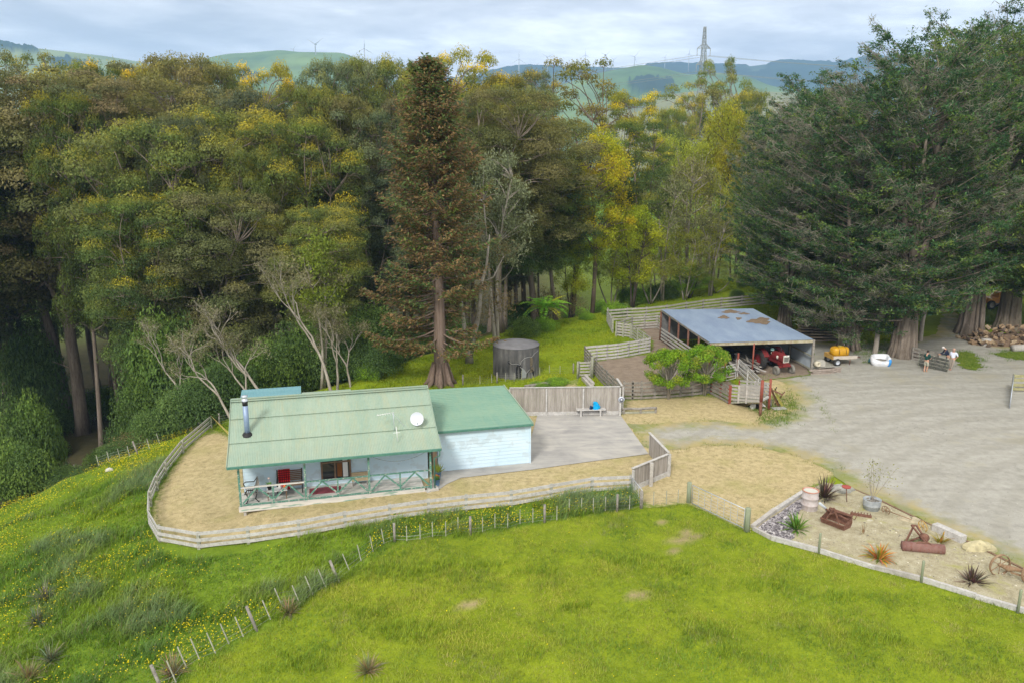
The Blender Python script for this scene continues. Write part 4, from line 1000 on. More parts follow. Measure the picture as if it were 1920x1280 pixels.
# ---------------------------------------------------------------- water tank
def tank():
    p = PZ(967.5, 700); t = T0("water_tank", "round grey concrete water tank with a painted animal scene on its side", "tank", p)
    r, h = 1.74, 2.28
    n = NT("tank_concrete"); v = n.coord('Object', (2.2, 2.2, .35)); b = n.noise(v, 1.4, 6, .65); a = n.noise(n.coord('Object'), 2.5, 5)
    sp = n.n('ShaderNodeSeparateXYZ'); tc = n.n('ShaderNodeTexCoord'); n.l(tc.outputs['Object'], sp.inputs[0])
    s = n.math('ADD', n.math('MULTIPLY', b, .8), n.math('MULTIPLY', a, .2))
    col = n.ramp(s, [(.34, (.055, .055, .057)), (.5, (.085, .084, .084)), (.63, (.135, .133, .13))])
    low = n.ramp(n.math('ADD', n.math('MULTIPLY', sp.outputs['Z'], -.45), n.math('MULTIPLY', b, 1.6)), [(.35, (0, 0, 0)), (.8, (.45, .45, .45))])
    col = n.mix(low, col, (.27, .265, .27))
    m = n.fin(col, .9, 0, .2)
    w = MB(); w.lathe([(r, -.3), (r, h), (r - .02, h + .02)], 56); w.build("wall", m, t)
    rf = MB(); rf.lathe([(r + .03, h + .005), (r + .03, h + .05), (r * .6, h + .22), (r * .25, h + .33), (0.0, h + .36)], 56); rf.build("roof", mk("tank_lid", (.13, .13, .14), (.18, .18, .195), 1.5, .8), t)
    # painted scene wrapped on the curved wall (angles measured from the side facing the camera)
    def patch(poly, mat, nm, dr=.008):
        m = MB(); pts = []
        for aa, z in poly: pts.append(((r + dr) * math.sin(aa), -(r + dr) * math.cos(aa), z))
        m.add(pts, [tuple(range(len(pts)))]); return m.build(nm, mat, t)
    def stroke(path, w_, mat, nm, dr=.012):
        m = MB(); m.tube([((r + dr) * math.sin(aa), -(r + dr) * math.cos(aa), z) for aa, z in path], w_, 5); return m.build(nm, mat, t)
    PW = mk("mural_white", (.36, .36, .36)); PB = mk("mural_black", (.02, .02, .022)); PG = mk("mural_grey", (.22, .24, .26), (.27, .29, .3)); PN = mk("mural_brown", (.13, .10, .07), (.18, .15, .11), 8)
    patch([(.0, .1), (.22, .1), (.24, .95), (.18, 1.2), (.06, 1.15), (-.02, .9)], PB, "painted_patch")
    patch([(.25, .15), (.44, .15), (.46, .5), (.36, .75), (.24, .95)], PG, "painted_patch", .009)
    patch([(.46, .1), (.85, .12), (.9, .5), (.74, .7), (.58, .65), (.47, .4)], PB, "painted_patch", .010)
    patch([(.64, .9), (.76, .95), (.80, 1.35), (.74, 1.68), (.64, 1.62)], PN, "painted_patch", .011)
    patch([(.62, .45), (.82, .5), (.84, .85), (.7, .88)], PN, "painted_patch", .012)
    stroke([(-.32, 1.34), (-.16, 1.18), (.02, 1.22), (.16, 1.12)], .013, PW, "painted_line")
    stroke([(.16, 1.12), (.22, 1.4), (.36, 1.62), (.58, 1.68), (.72, 1.62), (.9, 1.85), (1.2, 1.95)], .014, PW, "painted_line")
    stroke([(.17, 1.0), (.28, .75), (.42, .45), (.40, .1)], .015, PW, "painted_line")
    stroke([(.45, .45), (.54, .62), (.62, .72)], .014, PW, "painted_line")
    patch([(-.36, 1.42), (-.28, 1.4), (-.24, 1.22), (-.30, 1.16), (-.36, 1.28)], PB, "painted_patch", .010)
tank()
for i, (pa, pb, lb, w_) in enumerate([((985, 729), (1062, 716), "long grey log edging the weeds below the tank", .3), ((1094, 712), (1110, 729), "pair of grey sleepers lying by the pen fence", .3)]):
    l = T0("timber_log", lb, "log", PZ(*pa)); m = MB(); m.beam(up(PZ(*pa), .14), up(PZ(*pb), .14), w_, .26)
    if i: m.beam(up(PZ(1097, 711), .33), up(PZ(1112, 727), .33), .22, .14)
    m.build("timber", M_GREYW if i else M_GREYD, l, local=False)

# old knee rail by the concrete, wall bench, hose reel
a, b = PZ(1164, 776), PZ(1231, 774)
k = T0("knee_rail", "low old dark knee rail between the concrete pad and the small trees", "rail", a)
for t_ in (.08, .55, .97): m = MB(); m.box(up(a + (b - a) * t_, .18), (.13, .13, .42)); m.build("post", M_GREYD, k, local=False)
m = MB(); m.tube([up(a + (b - a) * u, .34 + .02 * math.sin(u * 9)) for u in np.linspace(0, 1.0, 9)], .09, 8); m.build("rail", M_GREYD, k, local=False)
m = MB(); m.beam(up(a, .1), up(b, .08), .06, .12); m.build("kick_board", M_GREYG, k, local=False)
a, b = PZ(1080, 780), PZ(1135, 779)
be = T0("plank_bench", "plain grey plank bench against the paling fence", "bench", a)
m = MB(); m.beam(up(a, .46), up(b, .46), .42, .06); m.build("seat", M_RAILW, be, local=False)
for t_ in (.16, .82): m = MB(); m.box(up(a + (b - a) * t_, .21) + np.array([0, -.1, 0]), (.1, .22, .44)); m.build("leg", M_RAILW, be, local=False)
q = a + (b - a) * .66
bl = T0("blue_jacket", "bright blue jacket bundled on the plank bench", "jacket", up(q, .49))
m = MB(); m.smooth = True
P_ = []
for j in range(9):
    for i in range(14):
        a_ = i / 14 * 2 * math.pi; z = j / 8; rr = .26 * (1 - .55 * z) * (1 + .18 * math.sin(3 * a_ + j) + .1 * math.sin(5 * a_ - j * 1.3)); P_.append((rr * math.cos(a_) + .06 * math.sin(z * 4), rr * .7 * math.sin(a_), z * .46))
m.add(P_, [(j * 14 + i, j * 14 + (i + 1) % 14, (j + 1) * 14 + (i + 1) % 14, (j + 1) * 14 + i) for j in range(8) for i in range(14)] + [tuple(112 + i for i in range(14))]); m.build("body", mk("bright_blue_cloth", (.0, .24, .55), (.0, .38, .72), 7, .8), bl)
m = MB(); m.tube([(-.22, -.05, .1), (-.32, -.12, .2), (-.34, -.1, .05), (-.28, -.1, -.03)], .07, 8); m.build("sleeve", mk("navy_cloth", (.01, .03, .09), (.015, .045, .12), 6, .85), bl)
r_ = T0("hose_reel", "round grey disc fixed on the end post of the paling fence", "reel", up(PZ(1161.5, 778), 1.12) + np.array([.06, -.18, 0]))
Mx = Matrix.Rotation(R(90), 3, 'X')
MB().lathe([(0, 0), (.20, 0), (.2, .08), (0, .08)], 24, M=Mx).build("disc", M_GALV, r_)
MB().lathe([(0, .082), (.13, .082), (.13, .10), (0, .10)], 20, M=Mx).build("face", mk("slate_face", (.10, .10, .14), (.13, .13, .17)), r_)
MB().lathe([(0, .102), (.07, .102), (.07, .125), (0, .125)], 16, M=Mx).build("hub", M_GALV, r_)
single_post("fence_post", "pale grey end post of the paling fence carrying the round disc", PZ(1161.5, 779) + np.array([0.02, -.02, 0]), 1.15, .13, M_RAILW, True)

# ---------------------------------------------------------------- tractor
def wheel(parent, c, r, w, axis_a, hubmat, name="wheel", lugs=0, spokes=False):
    """wheel with tyre and rim; axis in the xy plane at angle axis_a"""
    M = Matrix.Rotation(axis_a, 3, 'Z') @ Matrix.Rotation(R(90), 3, 'Y')
    t = MB(); t.lathe([(r * .58, -w / 2), (r * .9, -w / 2), (r, -w * .32), (r, w * .32), (r * .9, w / 2), (r * .58, w / 2)], 28, c, M)
    for k in range(lugs):
        a = 2 * math.pi * k / lugs
        for s in (-1, 1):
            p0 = M @ Vector((r * 1.01 * math.cos(a), r * 1.01 * math.sin(a), 0)) + Vector(c); a2 = a + .22
            p1 = M @ Vector((r * 1.0 * math.cos(a2), r * 1.0 * math.sin(a2), s * w * .48)) + Vector(c); t.beam(p0, p1, .05, .05)
    wo = t.build(name, M_TYRE, parent)
    h = MB(); h.lathe([(0, -w * .2), (r * .5, -w * .25), (r * .59, -w * .42), (r * .59, w * .42), (r * .5, w * .25), (0, w * .2)], 24, c, M); h.build("rim", hubmat, wo)
    return wo
M_TYRE = mk("tyre_rubber", (.025, .025, .026), (.05, .048, .045), 8, .85)
M_TYREG = mk("dusty_tyre", (.16, .155, .14), (.23, .22, .20), 6, .9)
M_TRED = mk("tractor_red", (.22, .018, .022), (.15, .018, .02), 4, .6, spec=.35, c3=(.12, .06, .04), scale3=12, amt3=.5)
M_CREAM = mk("cream_paint", (.58, .56, .50), (.48, .46, .41), 5, .5)
def tractor():
    p = PZ(1458, 697); t = thing("tractor", "old red tractor parked under the shed roof", "tractor", p, R(-72))
    # local: +x forward
    b = MB(); b.box((-.55, 0, .95), (1.9, .36, .42)); b.box((.55, 0, .80), (.8, .4, .3)); b.build("chassis", M_TRED, t)
    m = MB(); prof = [(.26, 1.05), (.30, 1.30), (.24, 1.50), (.10, 1.57), (-.10, 1.57), (-.24, 1.50), (-.30, 1.30), (-.26, 1.05)]
    V = [(x, y, z - (.05 if x > .5 else 0)) for x in (-.55, .30, .88) for y, z in prof]
    m.add(V, [(j * 8 + i, j * 8 + i + 1, (j + 1) * 8 + i + 1, (j + 1) * 8 + i) for j in range(2) for i in range(7)] + [tuple(range(16, 24)), tuple(range(7, -1, -1))]); m.build("bonnet", M_TRED, t)
    g = MB(); g.box((.905, 0, 1.24), (.04, .50, .56)); go = g.build("grille", M_CREAM, t)
    g = MB()
    for k in range(4): g.box((.93, 0, 1.06 + k * .085), (.02, .40, .05))
    g.build("grille_slats", M_BLACK, go)
    for sy in (-.14, .14): MB().lathe([(0, 0), (.07, 0), (.08, .03), (0, .03)], 14, (.93, sy, 1.44), Matrix.Rotation(R(90), 3, 'Y')).build("headlight", mk("lamp_glass", (.7, .7, .68), None, 3, .2), t)
    MB().box((.72, 0, .62), (.14, 1.25, .12)).build("front_axle", M_TRED, t)
    MB().box((.98, 0, .78), (.10, .62, .2)).build("bumper", M_TRED, t)
    for sy in (-.68, .68): wheel(t, (.72, sy, .36), .36, .2, R(90), M_TYREG, "wheel").data.materials[0] = M_TYREG
    for sy in (-.78, .78): wheel(t, (-1.25, sy, .78), .78, .40, R(90), M_TRED, "wheel", 18)
    for sy in (-.72, .72):
        f = MB(); pts = []
        for a in np.linspace(R(25), R(165), 12):
            for w in (-.22, .22): pts.append((-1.25 + .86 * math.cos(a), sy + w, .78 + .86 * math.sin(a)))
        f.grid(pts, 2, 12); f.v += [];
        f.build("fender", M_TRED, t)
    s = MB(); s.box((-1.2, 0, 1.22), (.45, .5, .1)); s.box((-1.42, 0, 1.45), (.08, .5, .42)); s.build("seat", M_BLACK, t)
    st = MB(); Mx = Matrix.Rotation(R(-35), 3, 'Y')
    st.tube([Mx @ Vector((.2 * math.cos(a), .2 * math.sin(a), 0)) + Vector((-.68, 0, 1.62)) for a in np.linspace(0, 2 * math.pi, 20)], .018, 6); st.tube([(-.68, 0, 1.62), (-.5, 0, 1.4)], .02, 6); st.build("steering_wheel", M_BLACK, t)
    e = MB(); e.tube([(.1, .1, 1.5), (.1, .1, 1.95)], .035, 8); e.build("exhaust", M_BLACK, t)
    a = MB(); a.tube([(.3, -.34, 1.15), (.3, -.36, 1.32), (.3, -.34, 1.4)], [.07, .09, .05], 10); a.build("air_cleaner", M_CREAM, t)
    for sy in (-.24, .24): MB().beam((-.62, sy, 1.45), (-.5, sy, 1.1), .05, .05).build("console_panel", M_CREAM, t)
    c = thing("helmet", "pale teal helmet resting on the tractor bonnet", "helmet", p + np.array([-.35, .55, 1.58]))
    MB().lathe([(.15, 0), (.16, .06), (.12, .17), (0, .21)], 16).build("shell", mk("pale_teal", (.22, .42, .42), (.28, .48, .47)), c)
tractor()

def quad_bike():
    p = PZ(1370, 672); q = thing("quad_bike", "dark quad bike in the shade at the back of the shed", "quad bike", p, R(-70))
    for sx in (-.6, .6):
        for sy in (-.42, .42): wheel(q, (sx, sy, .28), .28, .24, R(90), M_BLACK)
    MB().box((0, 0, .55), (1.2, .4, .25)).box((-.2, 0, .75), (.7, .32, .14)).build("body", mk("navy_plastic", (.03, .04, .07), (.04, .05, .09)), q)
    MB().box((.62, 0, .72), (.5, .9, .05)).box((-.62, 0, .72), (.5, .9, .05)).build("rack", M_BLACK, q)
    MB().tube([(.35, -.4, 1.0), (.4, 0, .92), (.35, .4, 1.0)], .02, 6).build("handlebar", M_BLACK, q)
    MB().box((.75, 0, .62), (.12, .35, .16)).build("front_panel", M_WHITE, q)
quad_bike()

# ---------------------------------------------------------------- trailer with yellow tank, bulk bag, timber
def trailer():
    p = PZ(1578, 683); t = thing("flat_trailer", "small rusty yellow trailer with a pale tailboard beside the shed", "trailer", p, R(8))
    my = mk("faded_yellow", (.42, .25, .06), (.50, .32, .09), 4, .8, c3=(.25, .14, .07), scale3=9, amt3=.6)
    MB().box((-.05, .3, .55), (1.9, 1.3, .08)).build("deck", my, t)
    MB().box((-1.0, .3, .68), (.05, 1.3, .32)).build("side_board", my, t)
    MB().box((0, .95, .68), (1.9, .05, .32)).build("side_board", my, t)
    MB().box((.05, -.36, .66), (2.0, .05, .26)).build("tailboard", mk("pale_tailboard", (.52, .48, .42), (.42, .37, .31), 4), t)
    MB().box((-.55, -.34, .62), (.9, .06, .14)).build("side_board", my, t)
    for sx in (-.62,): wheel(t, (sx, -.40, .30), .30, .18, R(90), M_GALV)
    wheel(t, (-.62, 1.0, .30), .30, .18, R(90), M_GALV)
    MB().tube([(.9, .3, .5), (1.7, .3, .45)], .04, 6).build("drawbar", M_RUST, t)
    MB().tube([(.5, -.3, 0), (.5, -.3, .55)], .03, 6).build("jack_leg", M_RUST, t)
    y = thing("spray_tank", "bright yellow plastic spray tank strapped on the small trailer", "tank", p + np.array([-.15, .28, .60]), R(8))
    m = MB(); m.smooth = True; P_ = []
    nx, na = 13, 20
    for i in range(nx):
        x = -.72 + 1.44 * i / (nx - 1); e = (1 - (abs(x) / .76) ** 5) ** .5 if abs(x) < .72 else .45
        for k in range(na):
            a = 2 * math.pi * k / na; c_, s_ = math.cos(a), math.sin(a); sg = lambda q: math.copysign(abs(q) ** .62, q)
            P_.append((x, .46 * e * sg(c_), .42 + .40 * e * sg(s_)))
    m.add(P_, [(i * na + k, i * na + (k + 1) % na, (i + 1) * na + (k + 1) % na, (i + 1) * na + k) for i in range(nx - 1) for k in range(na)] + [tuple(range(na - 1, -1, -1)), tuple((nx - 1) * na + k for k in range(na))])
    m.build("body", mk("yellow_plastic", (.60, .32, .008), (.48, .25, .012), 3, .4, spec=.5), y)
    for x in (-.28, .3): m = MB(); m.tube([(x, .50 * math.cos(a), .42 + .44 * math.sin(a)) for a in np.linspace(-.3, math.pi + .3, 16)], .02, 6); m.build("strap", M_BLACK, y)
    MB().lathe([(.13, .80), (.14, .88), (0, .89)], 14).build("cap", mk("olive_cap", (.30, .25, .06)), y)
    MB().tube([(.42, .1, .75), (.42, .1, 1.1), (.5, .0, 1.2)], .025, 6).build("hose_fitting", M_GALV, y)
trailer()
def bulk_bag():
    p = PZ(1650, 684); b = thing("bulk_bag", "open white bulk bag with a blue corner panel under the cypress", "bag", p, R(-14))
    m = MB(); m.smooth = True; n = 28
    prof = [(.58, 0), (.70, .18), (.74, .42), (.68, .62), (.60, .68), (.50, .60), (.42, .42), (.0, .38)]
    P_ = []
    for j, (r, z) in enumerate(prof):
        for k in range(n):
            a = 2 * math.pi * k / n; sq = 1 / max(abs(math.cos(a)), abs(math.sin(a))) ** .55; w = 1 + .05 * math.sin(5 * a + j) + .03 * math.sin(9 * a - j)
            P_.append((r * sq * w * math.cos(a) * 1.05, r * sq * w * math.sin(a) * .85, z + ((.05 * math.sin(2 * a + 1) + .17 * math.sin(a)) if j in (3, 4, 5) else 0)))
    m.add(P_, [(j * n + k, j * n + (k + 1) % n, (j + 1) * n + (k + 1) % n, (j + 1) * n + k) for j in range(6) for k in range(n)])
    m.build("sack", mk("white_woven", (.58, .60, .64), (.70, .71, .74), 3, .8, c3=(.35, .50, .70), scale3=4, amt3=.35), b)
    m = MB(); m.lathe([(0, .42), (.25, .46), (.46, .40)], 16); m.build("contents", M_GREYD, b)
    m = MB(); P2 = []
    for j, (r, z) in enumerate(prof[:4]):
        for k in range(7):
            a = -.95 + .75 * k / 6; sq = 1 / max(abs(math.cos(a)), abs(math.sin(a))) ** .55; P2.append(((r + .035) * sq * math.cos(a) * 1.05, (r + .035) * sq * math.sin(a) * .85, z))
    m.grid(P2, 7, 4); m.build("panel", mk("bright_blue_print", (.02, .22, .62), (.05, .30, .70), 3, .7), b)
    m = MB(); m.tube([(-.6, .3, .55), (-.75, .35, .35), (-.8, .2, .15), (-.7, .15, .3)], .06, 8); m.build("strap", mk("teal_strap", (.02, .12, .16)), b)
bulk_bag()
def timber_piles():
    for k in range(9):
        q = PZ(1528 + (k % 3) * 9 + random.uniform(-3, 3), 702 - (k % 3) * 1.5); z = .06 + (k // 3) * .13
        o = thing("sawn_board", "pinkish sawn board in the low stack at the shed corner", "board", up(q, z), R(12 + random.uniform(-6, 6)), "boards stacked at the shed corner")
        MB().box((.5, .1, 0), (random.uniform(1.4, 2.1), .24, .1)).build("timber", mk("pink_board", (.27, .22, .19), (.36, .31, .27), 5), o)
    for i, (x, y, lb) in enumerate([(1534, 691, "pale cut log round on top of the board stack"), (1541, 688, "pale concrete block behind the board stack")]):
        o = thing("log_round" if i == 0 else "block", lb, "log" if i == 0 else "block", PZ(x, y + 8) + np.array([0, .35, .42]), .3)
        if i == 0: MB().lathe([(0, -.2), (.22, -.2), (.23, 0), (.22, .2), (.1, .21), (.1, -.1), (0, -.1)], 16, (0, 0, .2), Matrix.Rotation(R(80), 3, 'X')).build("round", mk("pale_wood", (.48, .44, .34), (.56, .52, .42), 5), o)
        else: MB().box((.2, .3, 0), (.7, .3, .4)).box((.2, .3, .25), (.5, .3, .12)).build("stone", mk("pale_stone", (.42, .40, .36), (.5, .48, .43), 5), o)
    k = 0
    for row in range(7):                                    # tall dark stack of slabs behind the trailer, in the trees' shade
        for c in range(5):
            q = PZ(1545 + c * 24 + random.uniform(-4, 4), 662); o = thing("slab_timber", "long slab in the tall timber stack under the cypress trees", "timber", q + np.array([0, 4.5 + random.uniform(-.2, .2), .15 + row * .26]), R(random.uniform(-3, 6)), "slabs stacked under the cypress trees")
            MB().box((0, 0, 0), (1.25, .9, .09 + .05 * random.random())).build("slab", M_SLAB[k % 3], o); k += 1
M_SLAB = [mk("slab_wood", c, tuple(q * .7 for q in c), 4, .9, stretch=(.4, 2, 2)) for c in ((.30, .24, .18), (.22, .18, .14), (.38, .32, .24))]
timber_piles()

# ---------------------------------------------------------------- firewood heap
def split_log(nm, mat, L, r, seed):
    rr = random.Random(seed); n = rr.choice((3, 4, 4, 5)); m = MB(); an = [2 * math.pi * i / n + rr.uniform(-.3, .3) for i in range(n)]
    rad = [r * rr.uniform(.7, 1.15) for _ in an]; V = [(s * L / 2, rad[i] * math.cos(a), rad[i] * math.sin(a)) for s in (-1, 1) for i, a in enumerate(an)]
    m.add(V, [tuple(range(n - 1, -1, -1)), tuple(range(n, 2 * n))] + [(i, (i + 1) % n, n + (i + 1) % n, n + i) for i in range(n)])
    return m.build(nm, mat)
def loader():
    p = PZ(1862, 578); t = thing("loader", "small orange yellow loader half hidden behind the cypress trunks", "machinery", p, R(10)); my = mk("loader_orange", (.45, .20, .02), (.38, .16, .03), 4, .6)
    MB().box((0, 0, .95), (2.6, 1.3, .6)).box((.5, 0, 1.5), (1.0, 1.2, .6)).build("body", my, t)
    MB().beam((-1.2, -.5, 1.2), (-2.4, -.5, .5), .15, .2).beam((-1.2, .5, 1.2), (-2.4, .5, .5), .15, .2).build("arm", my, t)
    MB().box((-2.6, 0, .45), (.5, 1.5, .5)).build("bucket", M_RUST, t)
    for sx in (-.9, .9):
        for sy in (-.7, .7): wheel(t, (sx, sy, .5), .5, .3, R(90), M_GREYD)
loader()
a = G(397, 800); o = T0("bamboo_pole", "thin yellow pole laid from the fence end to the cottage corner", "pole", up(a, .82)); m = MB(); b = HW(-.4, 6.2, .9); m.tube([up(a, .82), b], .025, 6).tube([up(a, .80), b + np.array([0, 0, .18])], .018, 6); m.build("pole", mk("yellow_pole", (.50, .40, .12), (.42, .33, .1)), o, local=False)
def firewood():
    cols = [(.25, .17, .105), (.33, .235, .15), (.19, .13, .085), (.145, .11, .085), (.39, .30, .20)]
    protos = []
    c0 = PZ(1885, 652)
    for k in range(230):
        u = random.uniform(-1, 1); d = random.uniform(-1, 1)
        hh = max(0, 1.55 * (1 - abs(u) ** 2.4) * (1 - abs(d) ** 2))
        x, y = c0[0] + u * 3.9 + 1.5, c0[1] + 1.9 + d * 1.9; z = hh * (random.uniform(.55, 1.0) if k % 4 else random.uniform(.1, .9)) + .1
        if len(protos) < 15:
            o = split_log("firewood_log", mk("firewood_%d" % k, cols[k % 5], tuple(q * .75 for q in cols[k % 5]), 8, .9, c3=tuple(q * 1.35 for q in cols[k % 5]), scale3=5, amt3=.6), random.uniform(.34, .48), random.uniform(.10, .17), k); protos.append(o)
        else: o = protos[k % 15].copy(); COL.objects.link(o)
        tag(o, "split firewood log tumbled in the heap among the trunks", "log", "split logs in the firewood heap")
        o.location = (x, y, z); o.rotation_euler = (random.uniform(0, 6), random.uniform(-.7, .7), random.uniform(0, 6))
    core = MB(); core.smooth = True; P_ = []
    for j in range(9):
        for i in range(17):
            u = -1 + i / 8; d = -1 + j / 4; P_.append((c0[0] + u * 3.9 + 1.5, c0[1] + 1.9 + d * 1.9, 1.05 * (1 - abs(u) ** 2.4) * (1 - abs(d) ** 2) - .25 + .1 * random.random()))
    core.grid(P_, 17, 9); o = core.build("firewood_heap", mk("bark_rubble", (.13, .09, .06), (.2, .14, .1), 6, .95, bump=.8)); tag(o, "bark and buried logs at the core of the firewood heap", kind="stuff")
    l = T0("felled_log", "thick pale grey log lying in front of the firewood heap", "log", PZ(1895, 660)); m = MB(); a = PZ(1898, 659); m.tube([up(a, .28), up(a + np.array([3.2, .5, 0]), .3)], [.3, .33], 14); m.build("trunk", M_GREYW, l, local=False)
    l = T0("chopping_block", "squat grey chopping block at the left foot of the firewood heap", "log", PZ(1848, 648)); MB().lathe([(.42, 0), (.38, .3), (.4, .62), (0, .64)], 14).build("trunk", M_GREYW, l)
firewood()

M_PANEL = mk("dark_panel_timber", (.055, .058, .05), (.11, .11, .095), 4, .9, c3=(.2, .2, .18), scale3=10, amt3=.5)
# people's leaning yard panel and fence at right edge
a, b = PZ(1722, 687), PZ(1776, 698)
f = T0("rail_hurdle", "dark weathered yard panel that the men lean on", "fence", a)
for k, z in enumerate((.15, .40, .66, .92)): m = MB(); m.beam(up(a, z + .08), up(b, z), .04, .19); m.build("rail", M_PANEL, f, local=False)
for t_ in (.03, .5, .97): m = MB(); m.box(up(a + (b - a) * t_, .52) + np.array([.02, .09, 0]), (.13, .13, 1.15)); m.build("post", M_GREYG, f, local=False)
M_DKR = M_PANEL; a2 = a + np.array([.5, 2.2, 0]); b2 = b + np.array([.25, 1.9, 0])
f = T0("rail_hurdle", "dark rail panel at the back of the men's yard panel", "fence", a2)
for k, z in enumerate((.15, .45, .75, 1.0)): m = MB(); m.beam(up(a2, z), up(b2, z), .04, .17); m.build("rail", M_GREYD, f, local=False)
for t_ in (.03, .97): m = MB(); m.box(up(a2 + (b2 - a2) * t_, .52), (.12, .12, 1.1)); m.build("post", M_GREYD, f, local=False)
rail_fence("yard_fence", "mossy timber rail fence at the right edge of the yard", [PZ(1898, 733), PZ(1930, 734), PZ(1965, 735), PZ(2005, 736)], 1.25, (.2, .5, .85, 1.15), (.04, .19), .16, M_GREYG, mk("mossy_rail", (.26, .25, .12), (.36, .34, .2), 4), .04)
pipe_gate("farm_gate", "silver pipe gate seen edge on at the right edge", PZ(1897, 729), PZ(1892.5, 767), 1.15, 6, M_GALV, .1, False, .025, 3)

# ---------------------------------------------------------------- garden bed contents
def timbers():
    for lb, pts, w, h, mt in [("long silver sleeper edging the slate chips", [(1413, 990), (1452, 960), (1505, 927)], .2, .2, M_RAILW),
                          ("silver timber edging along the front of the garden bed", [(1412, 992), (1446, 1011), (1535, 1036), (1640, 1067), (1727, 1089), (1830, 1120), (1925, 1150), (2010, 1176)], .14, .2, M_RAILW),
                          ("dark thin pole edging the garden bed beside the gravel", [(1596, 915), (1640, 935), (1732, 980), (1812, 1017), (1925, 1072), (2040, 1128)], .10, .10, M_BROWNW)]:
        o = T0("garden_edging", lb, "edging", PZ(*pts[0])); P_ = [PZ(*q) for q in pts]
        P2 = []
        for i in range(len(P_) - 1):
            k = max(1, int(np.linalg.norm(P_[i + 1] - P_[i]) / 1.5)); P2 += [P_[i] + (P_[i + 1] - P_[i]) * j / k for j in range(k)]
        P_ = P2 + [P_[-1]]; jj = [np.array([random.uniform(-.05, .05), random.uniform(-.05, .05), random.uniform(-.05, .04)]) for _ in P_]
        for i in range(len(P_) - 1): m = MB(); m.beam(up(P_[i] + jj[i], h / 2), up(P_[i + 1] + jj[i + 1] * .4, h / 2 + random.uniform(-.03, .02)), w * random.uniform(.8, 1.1), h); m.build("beam", mt if i % 3 else M_GREYW if mt is M_RAILW else mt, o, local=False)
    o = T0("garden_beam", "hefty split grey beam on the gravel side of the garden", "beam", PZ(1752, 992)); a, b = PZ(1751, 994), PZ(1806, 1019)
    m = MB(); m.beam(up(a, .19), up(b, .19), .36, .36); m.build("timber", M_RAILW, o, local=False)
timbers()
def rock(name, label, p, s, col, seed, rz=0):
    o = thing(name, label, "rock", p, rz); r = random.Random(seed); m = MB(); nu, nv = 14, 9; P_ = []
    ph = [r.uniform(0, 6) for _ in range(6)]
    for j in range(nv):
        b = -.5 + 2.0 * j / (nv - 1)
        for i in range(nu):
            a = 2 * math.pi * i / nu; k = 1 + .18 * math.sin(2 * a + ph[0]) + .14 * math.sin(3 * a + ph[1] + b * 2) + .08 * math.sin(7 * a + ph[2] + 3 * b); P_.append((s[0] * k * math.cos(a) * math.cos(b), s[1] * k * math.sin(a) * math.cos(b), s[2] * math.sin(b) * (1 + .15 * math.sin(a + ph[3]))))
    m.add(P_, [(j * nu + i, j * nu + (i + 1) % nu, (j + 1) * nu + (i + 1) % nu, (j + 1) * nu + i) for j in range(nv - 1) for i in range(nu)])
    m.build("stone", mk("rock_%d" % seed, col, tuple(q * .72 for q in col), 3, .9, bump=.8, c3=tuple(q * .55 for q in col), scale3=5, amt3=.5), o)
rock("boulder", "large flat cream boulder on the gravel side of the garden", PZ(1836, 1030), (.62, .42, .42), (.50, .45, .28), 3)
rock("boulder", "low flat tan rock beside the thin pole edging", PZ(1708, 976), (.62, .34, .16), (.46, .40, .28), 5)
rock("boulder", "grey lichened rock behind the biggest dark flax", PZ(1578, 921), (.55, .4, .38), (.36, .36, .33), 8)
rock("boulder", "small dark green rock beneath the rusty land roller", PZ(1716, 1017), (.45, .26, .22), (.20, .19, .10), 11)
rock("stone", "little pale stone beside the rusted digger arm", PZ(1631, 977), (.16, .12, .1), (.48, .45, .36), 14)
rock("stone", "white stone lying in the meadow by the gully fence", G(206, 882), (.22, .18, .2), (.6, .6, .57), 16)
def barrel():
    p = PZ(1517, 955); b = thing("barrel", "pale grey ribbed drum with an orange rim standing on the slate chips", "barrel", p)
    MB().lathe([(.36, 0), (.365, .02), (.355, .27), (.385, .30), (.385, .34), (.355, .36), (.355, .60), (.385, .63), (.385, .67), (.355, .69), (.36, .95)], 32).build("drum", mk("pale_drum", (.40, .35, .34), (.50, .46, .46), 4, .7, c3=(.33, .25, .22), scale3=6, amt3=.4), b)
    MB().lathe([(.355, .95), (.375, .97), (.375, 1.0), (.33, 1.0), (.32, .96)], 32).build("rim", mk("orange_rim", (.45, .17, .10), (.5, .3, .25), 5), b)
    MB().lathe([(0, .955), (.325, .955)], 28).build("lid", mk("pale_lid", (.48, .50, .46), (.56, .55, .5), 4), b)
barrel()
def tub():
    p = PZ(1633.5, 955); b = thing("planter_tub", "grey metal half barrel tub with a thin sapling growing in it", "planter", p)
    MB().lathe([(.32, 0), (.35, .02), (.37, .24), (.385, .25), (.39, .28), (.385, .31), (.40, .52), (.405, .54), (.375, .54), (.36, .48), (0, .46)], 32).build("tub", M_GALVB, b)
    m = MB()
    r = random.Random(4)
    for k in range(26): a = r.uniform(0, 6.3); q = r.uniform(0, .3); m.box((q * math.cos(a), q * math.sin(a), .49), (r.uniform(.06, .13), .06, .06), rz=a)
    m.build("stones", M_GREYD, b)
M_GALVB = mk("dull_zinc", (.30, .33, .36), (.40, .43, .45), 5, .6, .15)
tub()
